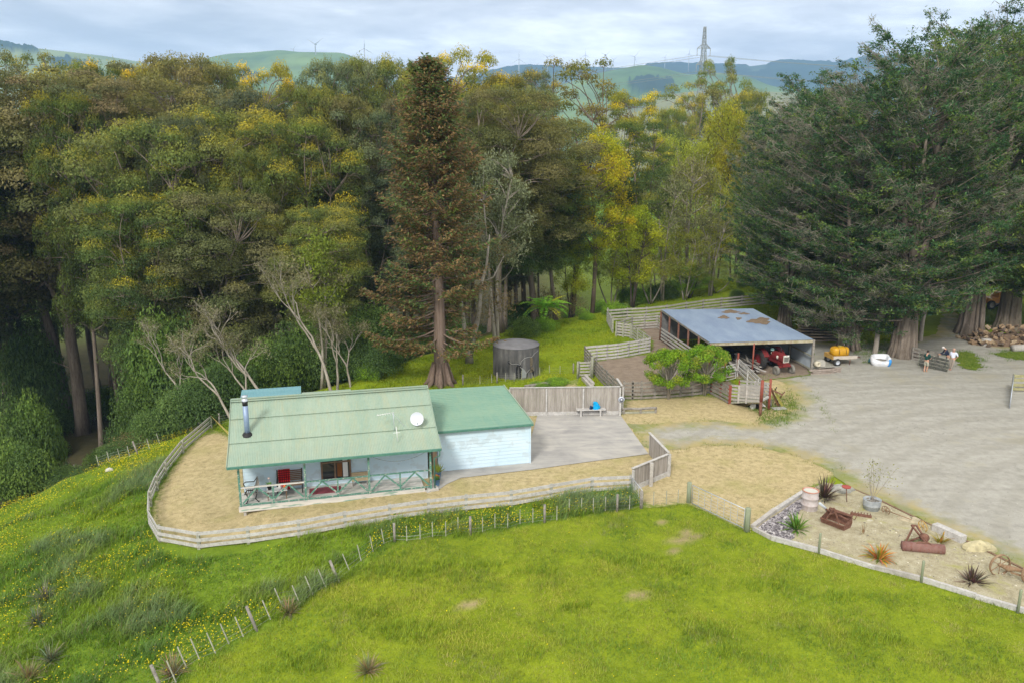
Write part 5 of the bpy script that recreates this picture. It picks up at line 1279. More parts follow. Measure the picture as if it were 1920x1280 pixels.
def blade_plant(name, label, p, n, L, cols, w=.035, droop=.5, seed=1, spread=.5, cat="plant"):
    o = thing(name, label, cat, p); r = random.Random(seed); m = MB()
    for k in range(n):
        a = r.uniform(0, 6.283); e = r.uniform(spread * .25, 1.45); l = L * r.uniform(.55, 1.1); d = Vector((math.cos(a), math.sin(a), 0)); s = Vector((-math.sin(a), math.cos(a), 0))
        m.cur = tuple(q * r.uniform(.75, 1.25) for q in r.choice(cols)); V = []; q = Vector((.08 * r.uniform(-1, 1), .08 * r.uniform(-1, 1), 0)); el = e
        for i in range(6):
            t = i / 5; ww = w * (1 - t ** 2) * (.6 + .8 * min(t * 3, 1)) / 1.4; V += [q - s * ww, q + s * ww]
            q = q + (d * math.cos(el) + Vector((0, 0, 1)) * math.sin(el)) * l / 5; el -= droop * t * r.uniform(.3, 1.2) * (1.2 - e / 1.6)
        m.add(V, [(2 * i, 2 * i + 1, 2 * i + 3, 2 * i + 2) for i in range(5)])
    m.build("leaves", M_LEAFV, o); return o
BRZ = [(.09, .055, .045), (.13, .08, .06), (.07, .05, .03), (.20, .15, .11)]; GRN = [(.10, .22, .02), (.15, .28, .03), (.06, .14, .02), (.24, .34, .08)]; ORG = [(.45, .17, .03), (.50, .28, .04), (.30, .30, .04), (.14, .20, .03), (.55, .22, .08)]
blade_plant("flax_bush", "largest dark bronze flax beside the barrel", PZ(1546, 934), 90, 1.2, BRZ, .045, .4, 3)
blade_plant("flax_bush", "bright green flax on the slate chips", PZ(1492, 993), 80, .9, GRN, .05, .5, 5)
blade_plant("flax_bush", "orange and yellow flax in the middle of the garden bed", PZ(1648, 1048), 80, .85, ORG, .045, .8, 7)
blade_plant("flax_bush", "spiky dark bronze flax near the cart axle", PZ(1823, 1092), 70, .8, BRZ, .04, .2, 9)
blade_plant("flax_bush", "small yellow bronze plant behind the land roller", PZ(1762, 1018), 30, .6, [(.35, .26, .03), (.25, .22, .03), (.30, .14, .05)], .05, .5, 11)
blade_plant("flax_bush", "tiny sparse bronze flax seedling between roller and digger", PZ(1618, 1002), 9, .6, [(.22, .16, .08)], .02, .3, 13)
def spoke_wheel(parent, c, r, w, M, n=8, mat=None, name="wheel"):
    mat = mat or M_RUSTL; t = MB(); t.lathe([(r, -w / 2), (r, w / 2), (r * .93, w / 2), (r * .93, -w / 2), (r, -w / 2)], 28, c, M)
    for k in range(n): a = 2 * math.pi * k / n; t.tube([M @ Vector((0, 0, 0)) + Vector(c), M @ Vector((r * .95 * math.cos(a), r * .95 * math.sin(a), 0)) + Vector(c)], .016, 5)
    t.lathe([(0, -w * .7), (r * .14, -w * .7), (r * .14, w * .7), (0, w * .7)], 12, c, M)
    return t.build(name, mat, parent)
def machines():
    # rusted digger bucket
    p = PZ(1567, 985); d = thing("digger_bucket", "rusted iron scoop bucket machine with a pale strut by the bronze flax", "machinery", p, R(128))
    m = MB(); pr = [(-.32, .55), (-.38, .25), (-.25, .05), (0, -.02), (.28, .05), (.38, .3)]
    for s0, s1 in ((-.55, .55),):
        V = [(x, y, z) for x in (s0, s1) for y, z in pr]; n = len(pr); m.add(V, [(i, i + 1, n + i + 1, n + i) for i in range(n - 1)] + [tuple(range(n)), tuple(range(2 * n - 1, n - 1, -1))])
    m.build("bucket", M_RUST, d)
    m = MB(); m.beam((-.55, -.32, .56), (.55, -.32, .56), .08, .10); m.beam((-.55, .38, .3), (.55, .38, .3), .06, .05); m.build("bucket_lip", M_RUST, d)
    for k, (a, b) in enumerate([((-.5, -.3, .58), (-.1, .35, .85)), ((.5, -.3, .58), (.1, .35, .85)), ((-.3, .3, .32), (0, .3, .95)), ((.3, .3, .32), (0, .3, .95)), ((-.55, 0, .5), (.55, 0, .62)), ((0, -.3, .58), (0, .6, .75))]): m = MB(); m.beam(a, b, .05, .05); m.build("arm", M_RUST, d)
    m = MB(); m.tube([(.62, .42, .98), (.68, -.2, .55), (.70, -.45, .30)], [.06, .06, .05], 10); m.build("hydraulic_strut", mk("pale_blue_strut", (.45, .50, .56), (.52, .56, .62), 5), d)
    a, b = PZ(1594, 966), PZ(1634, 972); o = T0("iron_bar", "rusted toothed iron bar lying behind the scoop bucket", "machinery", a); m = MB(); m.beam(up(a, .12), up(b, .10), .12, .1)
    for k in range(7): m.tube([up(a + (b - a) * (k + .5) / 7, .1), up(a + (b - a) * (k + .5) / 7, .26)], .02, 5)
    m.build("bar", M_RUST, o, local=False)
    m = MB(); m.tube([up(PZ(1594, 972), .1), up(PZ(1602, 978), .12), up(PZ(1608, 971), .25)], .02, 6); m.build("hook", M_RUST, o, local=False)
    # red stand behind
    o = T0("iron_stand", "thin rusty stand with a red dished top near the lichened rock", "machinery", PZ(1586, 942)); m = MB(); m.tube([(.05, 0, 0), (-.03, .05, .75)], .02, 6); m.build("stem", M_RUST, o)
    MB().lathe([(0, .74), (.2, .77), (.22, .82), (.16, .8), (0, .79)], 16, (-.03, .05, 0)).build("dish", mk("red_iron", (.32, .06, .05), (.38, .1, .08)), o)
    # land roller
    a, b = PZ(1690, 1031), PZ(1769, 1038); c = (a + b) / 2; L = np.linalg.norm(b - a); an = math.atan2((b - a)[1], (b - a)[0])
    o = thing("land_roller", "wide reddish rusty land roller with an A frame drawbar", "machinery", c, an)
    M = Matrix.Rotation(R(90), 3, 'Y'); m = MB(); m.lathe([(0, -L / 2), (.21, -L / 2), (.21, L / 2), (0, L / 2)], 26, (0, 0, .21), M); m.build("drum", mk("red_rust_drum", (.19, .10, .085), (.25, .14, .12), 4, .8, c3=(.20, .075, .06), scale3=9, amt3=.6), o)
    for a_, b_ in [((-L * .32, -.21, .16), (-L * .13, -.02, .45)), ((L * .36, -.21, .16), (L * .12, -.02, .45)), ((-L * .13, -.02, .45), (L * .12, -.02, .45)), ((L * .05, .0, .45), (-.25, .95, .75)), ((L * .1, .0, .45), (-.05, .95, .75)), ((-.5, .65, .05), (-.15, .95, .75)), ((-.5, .65, .05), (-.05, .45, .45)), ((-.25, .95, .75), (-.05, .95, .75))]:
        m = MB(); m.beam(a_, b_, .06, .06); m.build("frame_bar", M_RUST, o)
    m = MB(); m.lathe([(0, -.2), (.16, -.18), (.17, .12), (.1, .2), (0, .2)], 14, (.12, .35, .52), Matrix.Rotation(R(70), 3, 'X')); m.build("gearbox", M_RUST, o)
    # small wheels on a thin shaft
    o = T0("spoked_axle", "thin rusty shaft with a small spoked wheel near the tub", "machinery", PZ(1660, 964)); q = PZ(1660, 964) - PZ(1660, 964)
    spoke_wheel(o, (0, 0, .22), .22, .05, Matrix.Rotation(R(25), 3, 'Z') @ Matrix.Rotation(R(78), 3, 'Y'), 7)
    e = PZ(1708, 985) - PZ(1660, 964); m = MB(); m.tube([(0, 0, .22), (e[0], e[1], .3)], .022, 6); m.build("shaft", M_RUSTL, o)
    o = T0("iron_cartwheel", "single small yellow rust spoked wheel behind the land roller", "wheel", PZ(1729, 996)); spoke_wheel(o, (0, 0, .26), .26, .05, Matrix.Rotation(R(15), 3, 'Z') @ Matrix.Rotation(R(80), 3, 'Y'), 7, mk("yellow_rust", (.40, .26, .08), (.5, .34, .12), 6))
    # cart axle with two wheels
    p = PZ(1872, 1078); o = T0("cart_axle", "rusty cart axle with two big spoked iron wheels", "machinery", p); e = PZ(1932, 1094) - p
    Ma = Matrix.Rotation(math.atan2(e[1], e[0]) - .75, 3, 'Z') @ Matrix.Rotation(R(90), 3, 'Y')
    spoke_wheel(o, (0, 0, .45), .45, .09, Ma, 6, None); spoke_wheel(o, (e[0], e[1], .45), .45, .09, Ma, 6, None)
    m = MB(); m.tube([(0, 0, .45), (e[0] * .3, e[1] * .3, .40), (e[0] * .5, e[1] * .5, .45), (e[0], e[1], .45)], [.06, .13, .09, .05], 10); m.build("axle", M_RUSTL, o)
    m = MB(); m.beam((e[0] * .3, e[1] * .3 - .1, .3), (e[0], e[1] - .15, .28), .06, .05); m.build("frame_bar", M_RUSTL, o)
machines()
# yellow tipped machine by the ramp
def mower():
    p = PZ(1457, 762); o = thing("topper_mower", "small old yellow mower deck tipped up against the ramp posts", "machinery", p, R(-20))
    m = MB(); P_ = []
    for j in range(8):
        t = j / 7
        for i in range(5): P_.append((-.28 + .62 * t + .1 * (i / 4), -.22 + .13 * i, .06 + 1.15 * (1 - t) ** 1.3 + .05 * math.sin(i)))
    m.grid(P_, 5, 8); m.build("guard", mk("yellow_green_guard", (.30, .28, .04), (.22, .20, .05), 4), o)
    m = MB(); P_ = [(x - .22, y, z) for x, y, z in P_]; m.grid(P_, 5, 8); m.build("guard", mk("orange_brown_guard", (.22, .11, .04), (.16, .09, .05), 5), o)
    m = MB(); m.beam((-.15, .3, .05), (.4, .32, 1.0), .06, .06); m.beam((.25, -.1, .9), (-.3, -.2, 1.15), .08, .08); m.build("frame", M_RUST, o)
    MB().lathe([(0, -.06), (.24, -.06), (.25, .06), (0, .06)], 18, (-.42, -.1, .25), Matrix.Rotation(R(80), 3, 'Y')).build("wheel", M_TYREG, o)
    MB().tube([(-.2, 0, 1.1), (-.12, .02, 1.35)], .03, 6).build("handle", M_BLACK, o)
    s = T0("paving_slab", "bare grey slab under the tipped yellow mower", "slab", PZ(1457, 766)); MB().box((.1, -.1, .075), (.9, .5, .05), rz=.2).build("slab", M_CONC, s)
mower()
# ---------------------------------------------------------------- foliage generators
M_BARK = mk("grey_bark", (.155, .125, .10), (.25, .21, .175), 1.5, .95, stretch=(3, 3, .4), bump=.5, c3=(.10, .075, .055), scale3=5, amt3=.6)
M_BARKP = mk("pale_bark", (.26, .23, .195), (.38, .345, .30), 1.5, .9, stretch=(3, 3, .5), c3=(.22, .18, .14), scale3=5, amt3=.6)
M_BARKR = mk("red_brown_bark", (.14, .10, .078), (.22, .165, .135), 1.5, .95, stretch=(5, 5, .3), bump=.6, c3=(.08, .05, .04), scale3=6, amt3=.6)
M_BARKD = mk("dark_bark", (.045, .035, .03), (.08, .065, .05), 2, .95, stretch=(3, 3, .4))
M_LEAF = leaf_mat("leaves", .48, .6)
def norm(v): return v / (np.linalg.norm(v, axis=-1, keepdims=True) + 1e-9)
class Leaves:
    def __init__(s, seed): s.r = np.random.default_rng(seed); s.V = []; s.F = []; s.C = []; s.n = 0
    def cards(s, c, nrm, size, col, asp=.45, axis=None):
        """rhombus leaf clusters at c (n,3) facing nrm, long axis random or along axis"""
        n = len(c); r = s.r
        if axis is None: axis = r.normal(size=(n, 3))
        nrm = norm(nrm); u = norm(axis - nrm * np.sum(axis * nrm, 1, keepdims=True)); w = np.cross(nrm, u)
        L = (np.asarray(size) * np.ones(n))[:, None]; W = L * asp
        bend = nrm * L * r.uniform(-.15, .15, (n, 1))
        V = np.stack([c - u * L * .5, c + w * W * .5 + bend, c + u * L * .5, c - w * W * .5 + bend], 1).reshape(-1, 3)
        F = np.arange(n * 4).reshape(n, 4) + s.n
        s.V.append(V); s.F.append(F); s.C.append(np.repeat(np.clip(col, 0, 1), 4, 0)); s.n += n * 4
    def mesh(s, name, mat=None): return np_mesh(name, np.concatenate(s.V), np.concatenate(s.F), np.concatenate(s.C), mat or M_LEAF)
def bend_path(a, b, k, r, n=5, lift=0.0):
    a = np.array(a, float); b = np.array(b, float); L = np.linalg.norm(b - a)
    o1 = r.normal(size=3) * k * L; out = []
    for i in range(n):
        t = i / (n - 1); out.append(a + (b - a) * t + o1 * math.sin(math.pi * t) + np.array([0, 0, lift * L * math.sin(math.pi * t)]))
    return out
LK = np.array((2.35, 2.6, 2.1))
def vary(r, base, n, v=.25): return LK[None] * np.array(base)[None] * (1 + v * r.normal(size=(n, 1))).clip(.35, 1.9)
def gum(seed, H=26., Rc=6.5, z0=.36, nclump=74, ncard=760, cols=None, tip=(.225, .175, .022), tipamt=.35, rcl=(1.5, 2.8), fork=3, size=(.15, .28), lean=0., flat=.74, trunk_r=.42, openness=0.0, barkcol=None):
    r = np.random.default_rng(seed); lv = Leaves(seed + 1); tk = MB()
    cols = cols or [(.070, .080, .032), (.085, .092, .04), (.060, .075, .036), (.10, .088, .045)]
    zc = H * z0; axis_top = np.array([lean * H + r.normal() * .8, r.normal() * .8, H * .72])
    def axp(t):
        return np.array([axis_top[0] * t * t + .5 * math.sin(t * 4 + seed), axis_top[1] * t * t + .4 * math.sin(t * 5 + seed * 2), axis_top[2] * t])
    ts = np.linspace(0, 1, 10)
    tk.tube([axp(t) for t in ts], [trunk_r * (1.35 if i == 0 else 1.05 * (1 - .72 * t)) for i, t in enumerate(ts)], 9)
    limbs = []
    for k in range(fork):
        a = 2 * math.pi * (k + r.uniform(-.3, .3)) / fork; t0 = r.uniform(.42, .75)
        e = np.array([math.cos(a) * Rc * .5 + axis_top[0] * .8, math.sin(a) * Rc * .5 + axis_top[1], H * r.uniform(.70, .86)])
        p = bend_path(axp(t0), e, .06, r, 6); limbs.append(p); tk.tube(p, np.linspace(trunk_r * .40, trunk_r * .13, 6), 6)
    pool = [axp(t) for t in np.linspace(.4, 1, 8)] + [q for p in limbs for q in p[1:]]
    pool = np.array(pool)
    for k in range(nclump):
        u = (k + .5) / nclump; a = k * 2.39996 + r.uniform(-.4, .4)
        zz = zc + (H - zc) * (u ** .85); q = (zz - zc) / (H - zc)
        prof = (math.sin(math.pi * min(1, .16 + q * .60)) if q < .56 else math.sqrt(max(0, 1 - (abs(q - .5) / .56) ** 3.4)))
        rr = Rc * prof * (r.uniform(.72, 1.08) if k % 3 else r.uniform(.2, .6)); rc = r.uniform(*rcl) * (1 - .25 * q)
        c = np.array([axis_top[0] * min(1, zz / axis_top[2]) ** 2 + rr * math.cos(a), axis_top[1] + rr * math.sin(a), min(zz, H - rc * .55)])
        d = np.linalg.norm(pool - c, axis=1) + 2.5 * np.maximum(0, pool[:, 2] - c[2] + .5); b = pool[np.argmin(d)]
        tk.tube(bend_path(b, c - np.array([0, 0, rc * .2]), .08, r, 5, .05), np.linspace(.085, .025, 5), 5, False)
        for _ in range(3):
            e = c + r.normal(size=3) * np.array([rc * .6, rc * .6, rc * .25]); tk.tube([c - np.array([0, 0, rc * .3]), (c + e) / 2 - np.array([0, 0, .1]), e], [.035, .025, .012], 3, False)
        n = int(ncard * (rc / 1.6) ** 2 * (1 - openness * r.random()))
        dr = norm(r.normal(size=(n, 3)) * np.array([1, 1, .9])); dr[:, 2] = np.where(dr[:, 2] < -.25, -dr[:, 2] * .6, dr[:, 2])
        rad = rc * (.62 + .42 * r.random((n, 1)) ** .6)
        wob = 1 + .22 * np.sin(3.1 * dr[:, :1] * 2 + k) * np.cos(2.7 * dr[:, 1:2] * 2 + seed)
        pos = c + dr * rad * wob * np.array([1, 1, flat])
        nr = norm(dr * 1.2 + r.normal(size=(n, 3)) * .55 + np.array([0, 0, .45]))
        col = vary(r, cols[int(r.integers(len(cols)))], n, .24)
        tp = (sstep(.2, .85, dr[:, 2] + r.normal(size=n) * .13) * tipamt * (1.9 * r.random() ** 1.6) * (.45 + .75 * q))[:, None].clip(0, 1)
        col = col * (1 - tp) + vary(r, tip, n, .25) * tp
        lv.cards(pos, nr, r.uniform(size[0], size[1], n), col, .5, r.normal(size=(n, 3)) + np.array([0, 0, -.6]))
    return tk, lv
def wispy(seed, H=14., Rc=4., cols=((.16, .15, .03), (.20, .16, .03), (.12, .13, .035)), stems=3, nbr=70, ncard=90, barkr=.16, z0=.4, size=(.2, .34), dense=1.0, fol=(.5, 1.1)):
    """loose fine-leaved tree: several bending stems and airy puffs of fine foliage"""
    r = np.random.default_rng(seed); lv = Leaves(seed + 1); tk = MB(); pool = []
    for k in range(stems):
        a = 2 * math.pi * k / stems + r.uniform(-.4, .4); e = np.array([math.cos(a) * Rc * .45, math.sin(a) * Rc * .45, H * r.uniform(.72, .9)]) if stems > 1 else np.array([r.normal() * .5, r.normal() * .5, H * .9])
        p = bend_path((math.cos(a) * .15 * (stems > 1), math.sin(a) * .15 * (stems > 1), 0), e, .05, r, 9); tk.tube(p, np.linspace(barkr, barkr * .25, 9), 7); pool += p[3:]
    pool = np.array(pool)
    for k in range(nbr):
        q = r.uniform(0, 1); zz = H * (z0 + (1 - z0) * q); a = r.uniform(0, 6.28); prof = math.sin(math.pi * (.2 + .72 * q)) ** .8
        rr = Rc * prof * math.sqrt(r.uniform(.1, 1)); c = np.array([rr * math.cos(a), rr * math.sin(a), zz])
        d = np.linalg.norm(pool - c, axis=1) + 2 * np.maximum(0, pool[:, 2] - c[2] + .8); b = pool[np.argmin(d)]
        tk.tube(bend_path(b, c, .08, r, 4, .05), np.linspace(barkr * .3, .012, 4), 4, False)
        n = int(ncard * dense); rc = r.uniform(*fol)
        pos = c + r.normal(size=(n, 3)) * rc * np.array([.55, .55, .42]); col = vary(r, cols[int(r.integers(len(cols)))], n, .25)
        lv.cards(pos, r.normal(size=(n, 3)) + np.array([0, 0, .5]), r.uniform(*size, n), col, .38)
    return tk, lv
def bush(seed, cols, n=14000, size=(.030, .068), lumps=15):
    """unit bush radius about 1, height about 1.1; leafy lumps on a skirted mound"""
    r = np.random.default_rng(seed); lv = Leaves(seed + 1)
    for k in range(lumps):
        a = k * 2.4; rr = .62 * math.sqrt((k + .3) / lumps); c = np.array([rr * math.cos(a), rr * math.sin(a), .45 * (1 - rr * .6) + r.uniform(-.05, .12)]); rc = r.uniform(.34, .5); m = n // lumps
        dr = norm(r.normal(size=(m, 3))); dr[:, 2] = np.where(dr[:, 2] < -.5, -dr[:, 2], dr[:, 2]); pos = c + dr * rc * r.uniform(.7, 1.08, (m, 1)); pos[:, 2] = np.abs(pos[:, 2])
        lv.cards(pos, dr + r.normal(size=(m, 3)) * .6 + np.array([0, 0, .3]), r.uniform(*size, m), vary(r, cols[k % len(cols)], m, .25), .5)
    return lv
def redwood(seed, H=24.5):
    r = np.random.default_rng(seed); lv = Leaves(seed + 1); tk = MB()
    tk.tube([(0, 0, -.3), (0, 0, .25), (0.03, 0, 1.2), (.02, .0, 6), (-.1, 0, 14), (-.28, .1, 20), (-.35, .1, H)], [.85, .66, .50, .40, .26, .12, .02], 14)
    # buttress flare
    for k in range(7): a = k * .9; tk.tube([(1.25 * math.cos(a), 1.25 * math.sin(a), -.2), (.8 * math.cos(a), .8 * math.sin(a), .35), (.5 * math.cos(a), .5 * math.sin(a), 1.8)], [.14, .22, .1], 6)
    brown = (.124, .074, .042); green = (.060, .082, .032); lgreen = (.105, .125, .035)
    z = 3.2; k = 0
    while z < H - .3:
        q = z / H; k += 1
        Rm = (5.5 * (1 - q) ** .5 + .1) * (1 if q > .22 else .36 + 2.7 * q) * r.uniform(.42, 1.12) * (1 + .16 * math.sin(z * 1.9))
        a = k * 2.39996 + r.uniform(-.5, .5)
        if 4.8 < z < 7.8 and math.cos(a + math.pi / 2) > .45: z += (H - z) * .0050 + .03; continue    # bare gap on the near side shows the trunk
        d = np.array([math.cos(a), math.sin(a), 0]); el = -.22 + .55 * q; n = 6; P_ = []
        for i in range(n): t = i / (n - 1); P_.append(np.array([-.02 * z, 0, z]) * np.array([.6, 1, 1]) + d * Rm * t + np.array([0, 0, Rm * (el * t - .28 * math.sin(math.pi * t) * .4 + .16 * t * t)]))
        tk.tube(P_, np.linspace(.055 + .04 * (1 - q), .012, n), 4, False)
        br = r.random() < (.77 if z < 20 else .42) ; base = brown if br else (green if r.random() < .72 else lgreen)
        m = int((40 + 66 * Rm) * (1.4 if q < .34 else 1)); t = r.uniform(.18, 1.0, m) ** .75; idx = t * (n - 1); i0 = np.clip(idx.astype(int), 0, n - 2); f = (idx - i0)[:, None]; PA = np.array(P_)
        pos = PA[i0] * (1 - f) + PA[i0 + 1] * f; side = np.array([-d[1], d[0], 0]); off = r.normal(size=m) * (.20 + .30 * t) * min(1, Rm / 2.5 + .3)
        pos = pos + side[None] * off[:, None] + np.array([0, 0, 1]) * (-np.abs(off) * .35 + r.normal(size=m) * .10)[:, None]
        ax = d[None] * .8 + side[None] * np.sign(off)[:, None] * .8 + np.array([0, 0, -.35])[None] + r.normal(size=(m, 3)) * .3
        col = vary(r, base, m, .28)
        mixk = (r.random(m) < .3)[:, None]; col = np.where(mixk, vary(r, green if br else brown, m, .25), col)
        lv.cards(pos, np.array([0, 0, 1])[None] + r.normal(size=(m, 3)) * .55, r.uniform(.17, .36, m), col, .36, ax)
        z += (H - z) * .0042 + .028
    # green leader tufts
    for k in range(60):
        zz = H - r.uniform(0, 2.4); a = r.uniform(0, 6.28); rr = (H + .4 - zz) * .45 * r.random() ** .5; c = np.array([-.34 + rr * math.cos(a), .1 + rr * math.sin(a), zz]); m = 16
        lv.cards(c + r.normal(size=(m, 3)) * .22, r.normal(size=(m, 3)) + np.array([0, 0, .8]), r.uniform(.22, .4, m), vary(r, green, m, .3), .4)
    return tk, lv
def cypress(seed, H=21., Rc=8.5, nbr=210, dead=.3, z0=.20, trunk_r=1.1, cards=105, top_open=.5, greens=None, flute=True):
    """old macrocarpa: heavy fluted trunks, long level branches with ragged flat sprays and bare grey twigs"""
    r = np.random.default_rng(seed); lv = Leaves(seed + 1); tk = MB(); tw = MB()
    greens = greens or [(.027, .055, .026), (.037, .070, .028), (.055, .084, .026), (.021, .044, .024), (.088, .11, .032)]
    for k in range(5):
        a = 2 * math.pi * k / 5 + seed; o = trunk_r * (.42 if k else 0)
        e = np.array([math.cos(a) * Rc * .22, math.sin(a) * Rc * .22, H * r.uniform(.6, .92)])
        p = [(o * 1.7 * math.cos(a), o * 1.7 * math.sin(a), -.3), (o * math.cos(a), o * math.sin(a), 1.2), (o * 1.0 * math.cos(a), o * 1.0 * math.sin(a), H * .25), tuple(e * .6 + np.array([0, 0, H * .05])), tuple(e)]
        w = trunk_r * (.62 if k == 0 else .5); tk.tube(p, [w * 1.35, w, w * .8, w * .4, .08], 10)
    if flute:
        for k in range(12): a = k * .5236 + seed; tk.tube([(trunk_r * 1.25 * math.cos(a), trunk_r * 1.25 * math.sin(a), -.2), (trunk_r * .92 * math.cos(a), trunk_r * .92 * math.sin(a), .7), (trunk_r * .72 * math.cos(a), trunk_r * .72 * math.sin(a), 3.6)], [.16, .17, .1], 6)
    for k in range(nbr):
        q = (k + r.random()) / nbr; zz = H * (z0 + (1 - z0) * q ** 1.05); a = k * 2.39996 + r.uniform(-.5, .5); d = np.array([math.cos(a), math.sin(a), 0]); side = np.array([-d[1], d[0], 0])
        prof = (min(1, .60 + 1.5 * q) if q < .3 else max(.34, 1 - ((q - .3) / .84) ** 3.6)); Rm = Rc * prof * r.uniform(.42, 1.15)
        el = r.uniform(-.10, .22) + .55 * q; s0 = np.array([0, 0, zz - Rm * .25]) + d * .3; n = 7; P_ = []
        for i in range(n): t = i / (n - 1); P_.append(s0 + d * Rm * t + side * Rm * .10 * math.sin(3 * t + k) + np.array([0, 0, Rm * (el * t + .12 * t * t)]))
        PA = np.array(P_); isdead = r.random() < dead
        tk.tube(P_, np.linspace(.10 * (1 - q * .5), .018, n), 5, False)
        # ragged flat sprays towards the branch end
        ns = int(5 + Rm * 1.7)
        for s_ in range(ns):
            t = r.uniform(.30, 1.02); i0 = min(int(t * (n - 1)), n - 2); f = t * (n - 1) - i0; b = PA[i0] * (1 - f) + PA[i0 + 1] * f
            sl = r.uniform(.7, 1.7) * (1.15 - .35 * t); sd = norm(d * r.uniform(.3, 1) + side * r.choice([-1, 1]) * r.uniform(.2, 1) + np.array([0, 0, r.uniform(-.05, .38)])); e = b + sd * sl
            tw.tube([b, (b + e) / 2 + np.array([0, 0, .06]), e], [.018, .012, .005], 3, False)
            if isdead or r.random() < .12:
                m = 13; tt = r.uniform(.1, 1.0, m)[:, None]; pos = b + (e - b) * tt + r.normal(size=(m, 3)) * .15
                lv.cards(pos, r.normal(size=(m, 3)), r.uniform(.35, .8, m), vary(r, (.115, .105, .10), m, .22), .07, sd[None] + r.normal(size=(m, 3)) * .7)
                if r.random() < .6: continue
            m = int(cards / 3 * r.uniform(.6, 1.3)); tt = r.uniform(.15, 1.08, m); w = (.14 + .26 * tt * (1.15 - tt)) * 1.35
            pos = b + (e - b) * tt[:, None] + side[None] * (r.normal(size=m) * w)[:, None] + np.array([0, 0, 1])[None] * (r.normal(size=m) * .11)[:, None]
            base = greens[int(r.choice(len(greens), p=[.3, .28, .2, .14, .08] if len(greens) == 5 else None))]; col = vary(r, base, m, .28)
            lv.cards(pos, np.array([0, 0, 1])[None] + r.normal(size=(m, 3)) * .65, r.uniform(.14, .32, m), col, .42, sd[None] + r.normal(size=(m, 3)) * .45 + np.array([0, 0, .25]))
    return tk, lv, tw
def bare_tree(seed, H=7., lean=(0, 0), spread=.5, depth=5, leaf=.35, cols=((.15, .125, .10), (.12, .10, .07), (.075, .08, .03)), r0=.12):
    """pale scrubby tree: crooked stems fanning into fine twigs with a thin fuzz of foliage"""
    r = np.random.default_rng(seed); lv = Leaves(seed + 1); tk = MB(); tips = []
    def grow(p, d, L, rad, lev):
        n = 4; P_ = [p]; q = p; dd = d
        for i in range(n): dd = norm(dd + r.normal(size=3) * .13 + np.array([0, 0, .03])); q = q + dd * L / n; P_.append(q)
        tk.tube(P_, np.linspace(rad, rad * .66, n + 1), 6 if lev < 2 else (4 if lev < 4 else 3), False)
        if lev >= depth: tips.append(q); return
        if lev >= depth - 1: tips.append(q)
        for k in range(2 if lev < 1 else int(r.integers(2, 4))):
            a = r.uniform(0, 6.28); ax = norm(np.cross(dd, norm(r.normal(size=3)))); s = spread * r.uniform(.5, 1.25)
            grow(q, norm(dd * math.cos(s) + ax * math.sin(s) + np.array([0, 0, .10])), L * r.uniform(.58, .80), rad * .62, lev + 1)
    grow(np.zeros(3), norm(np.array([lean[0], lean[1], 1.0])), H * .42, r0, 0)
    for t in tips:
        m = int(34 * leaf * .9); lv.cards(t + r.normal(size=(m, 3)) * .20, r.normal(size=(m, 3)) + np.array([0, 0, .3]), r.uniform(.10, .24, m), vary(r, cols[int(r.integers(len(cols)))], m, .25), .2)
    return tk, lv
def round_tree(seed, H=3.0, Rc=1.8, cols=((.088, .140, .009), (.115, .165, .011), (.066, .112, .008), (.14, .155, .016))):
    r = np.random.default_rng(seed); lv = Leaves(seed + 1); tk = MB()
    for k in range(3): a = 2.1 * k; tk.tube([(0.06 * math.cos(a), .06 * math.sin(a), 0), (.12 * math.cos(a), .12 * math.sin(a), .7), (Rc * .45 * math.cos(a), Rc * .45 * math.sin(a), H * .62)], [.055, .045, .025], 7)
    for k in range(80):
        a = k * 2.4; u = ((k * 7) % 80 + .5) / 80; rr = Rc * math.sqrt(u) * r.uniform(.80, 1.0); c = np.array([rr * math.cos(a), rr * math.sin(a), H * .60 + H * .33 * math.sqrt(max(0, 1 - u * .95)) * (1 if k % 3 else -.75)]); rc = r.uniform(.28, .45); m = 150
        tk.tube(bend_path((0, 0, H * .35), c, .05, r, 4), [.03, .022, .015, .008], 4, False)
        dr = norm(r.normal(size=(m, 3))); pos = c + dr * rc * r.uniform(.5, 1.05, (m, 1)) * np.array([1, 1, .8])
        lv.cards(pos, dr + r.normal(size=(m, 3)) * .6 + np.array([0, 0, .4]), r.uniform(.08, .16, m), vary(r, cols[int(r.integers(len(cols)))], m, .22), .5)
    return tk, lv

# ---------------------------------------------------------------- placing trees
def tree_obj(name, label, cat, loc, tk_mesh, lv_mesh, bark, sc=(1, 1, 1), rz=0.0, tint=(1, 1, 1), group=None, tw_mesh=None, crown="crown"):
    t = thing(name, label, cat, loc, rz, group); t.scale = sc
    def ch(n, me):
        o = link(bpy.data.objects.new(n, me)); o.parent = t; o.color = (*tint, 1); return o
    if tk_mesh: ch("trunk", tk_mesh)
    c = ch(crown, lv_mesh)
    if tw_mesh:
        ch("bare_twigs", tw_mesh)
    return t
def meshes(res, bark, nm="tree"):
    def mm(mb, n):
        me = np_mesh_mb(mb, n, bark); return me
    return mm(res[0], "trunk"), res[1].mesh("crown"), (np_mesh_mb(res[2], "twigs", M_TWIG) if len(res) > 2 else None)
def np_mesh_mb(mb, name, mat):
    me = bpy.data.meshes.new(name); me.from_pydata(mb.v, [], mb.f); me.materials.append(mat); me.polygons.foreach_set("use_smooth", np.ones(len(mb.f), bool)); me.update(); return me
M_TWIG = mk("grey_twigs", (.13, .115, .10), (.20, .18, .16), 3, .95)

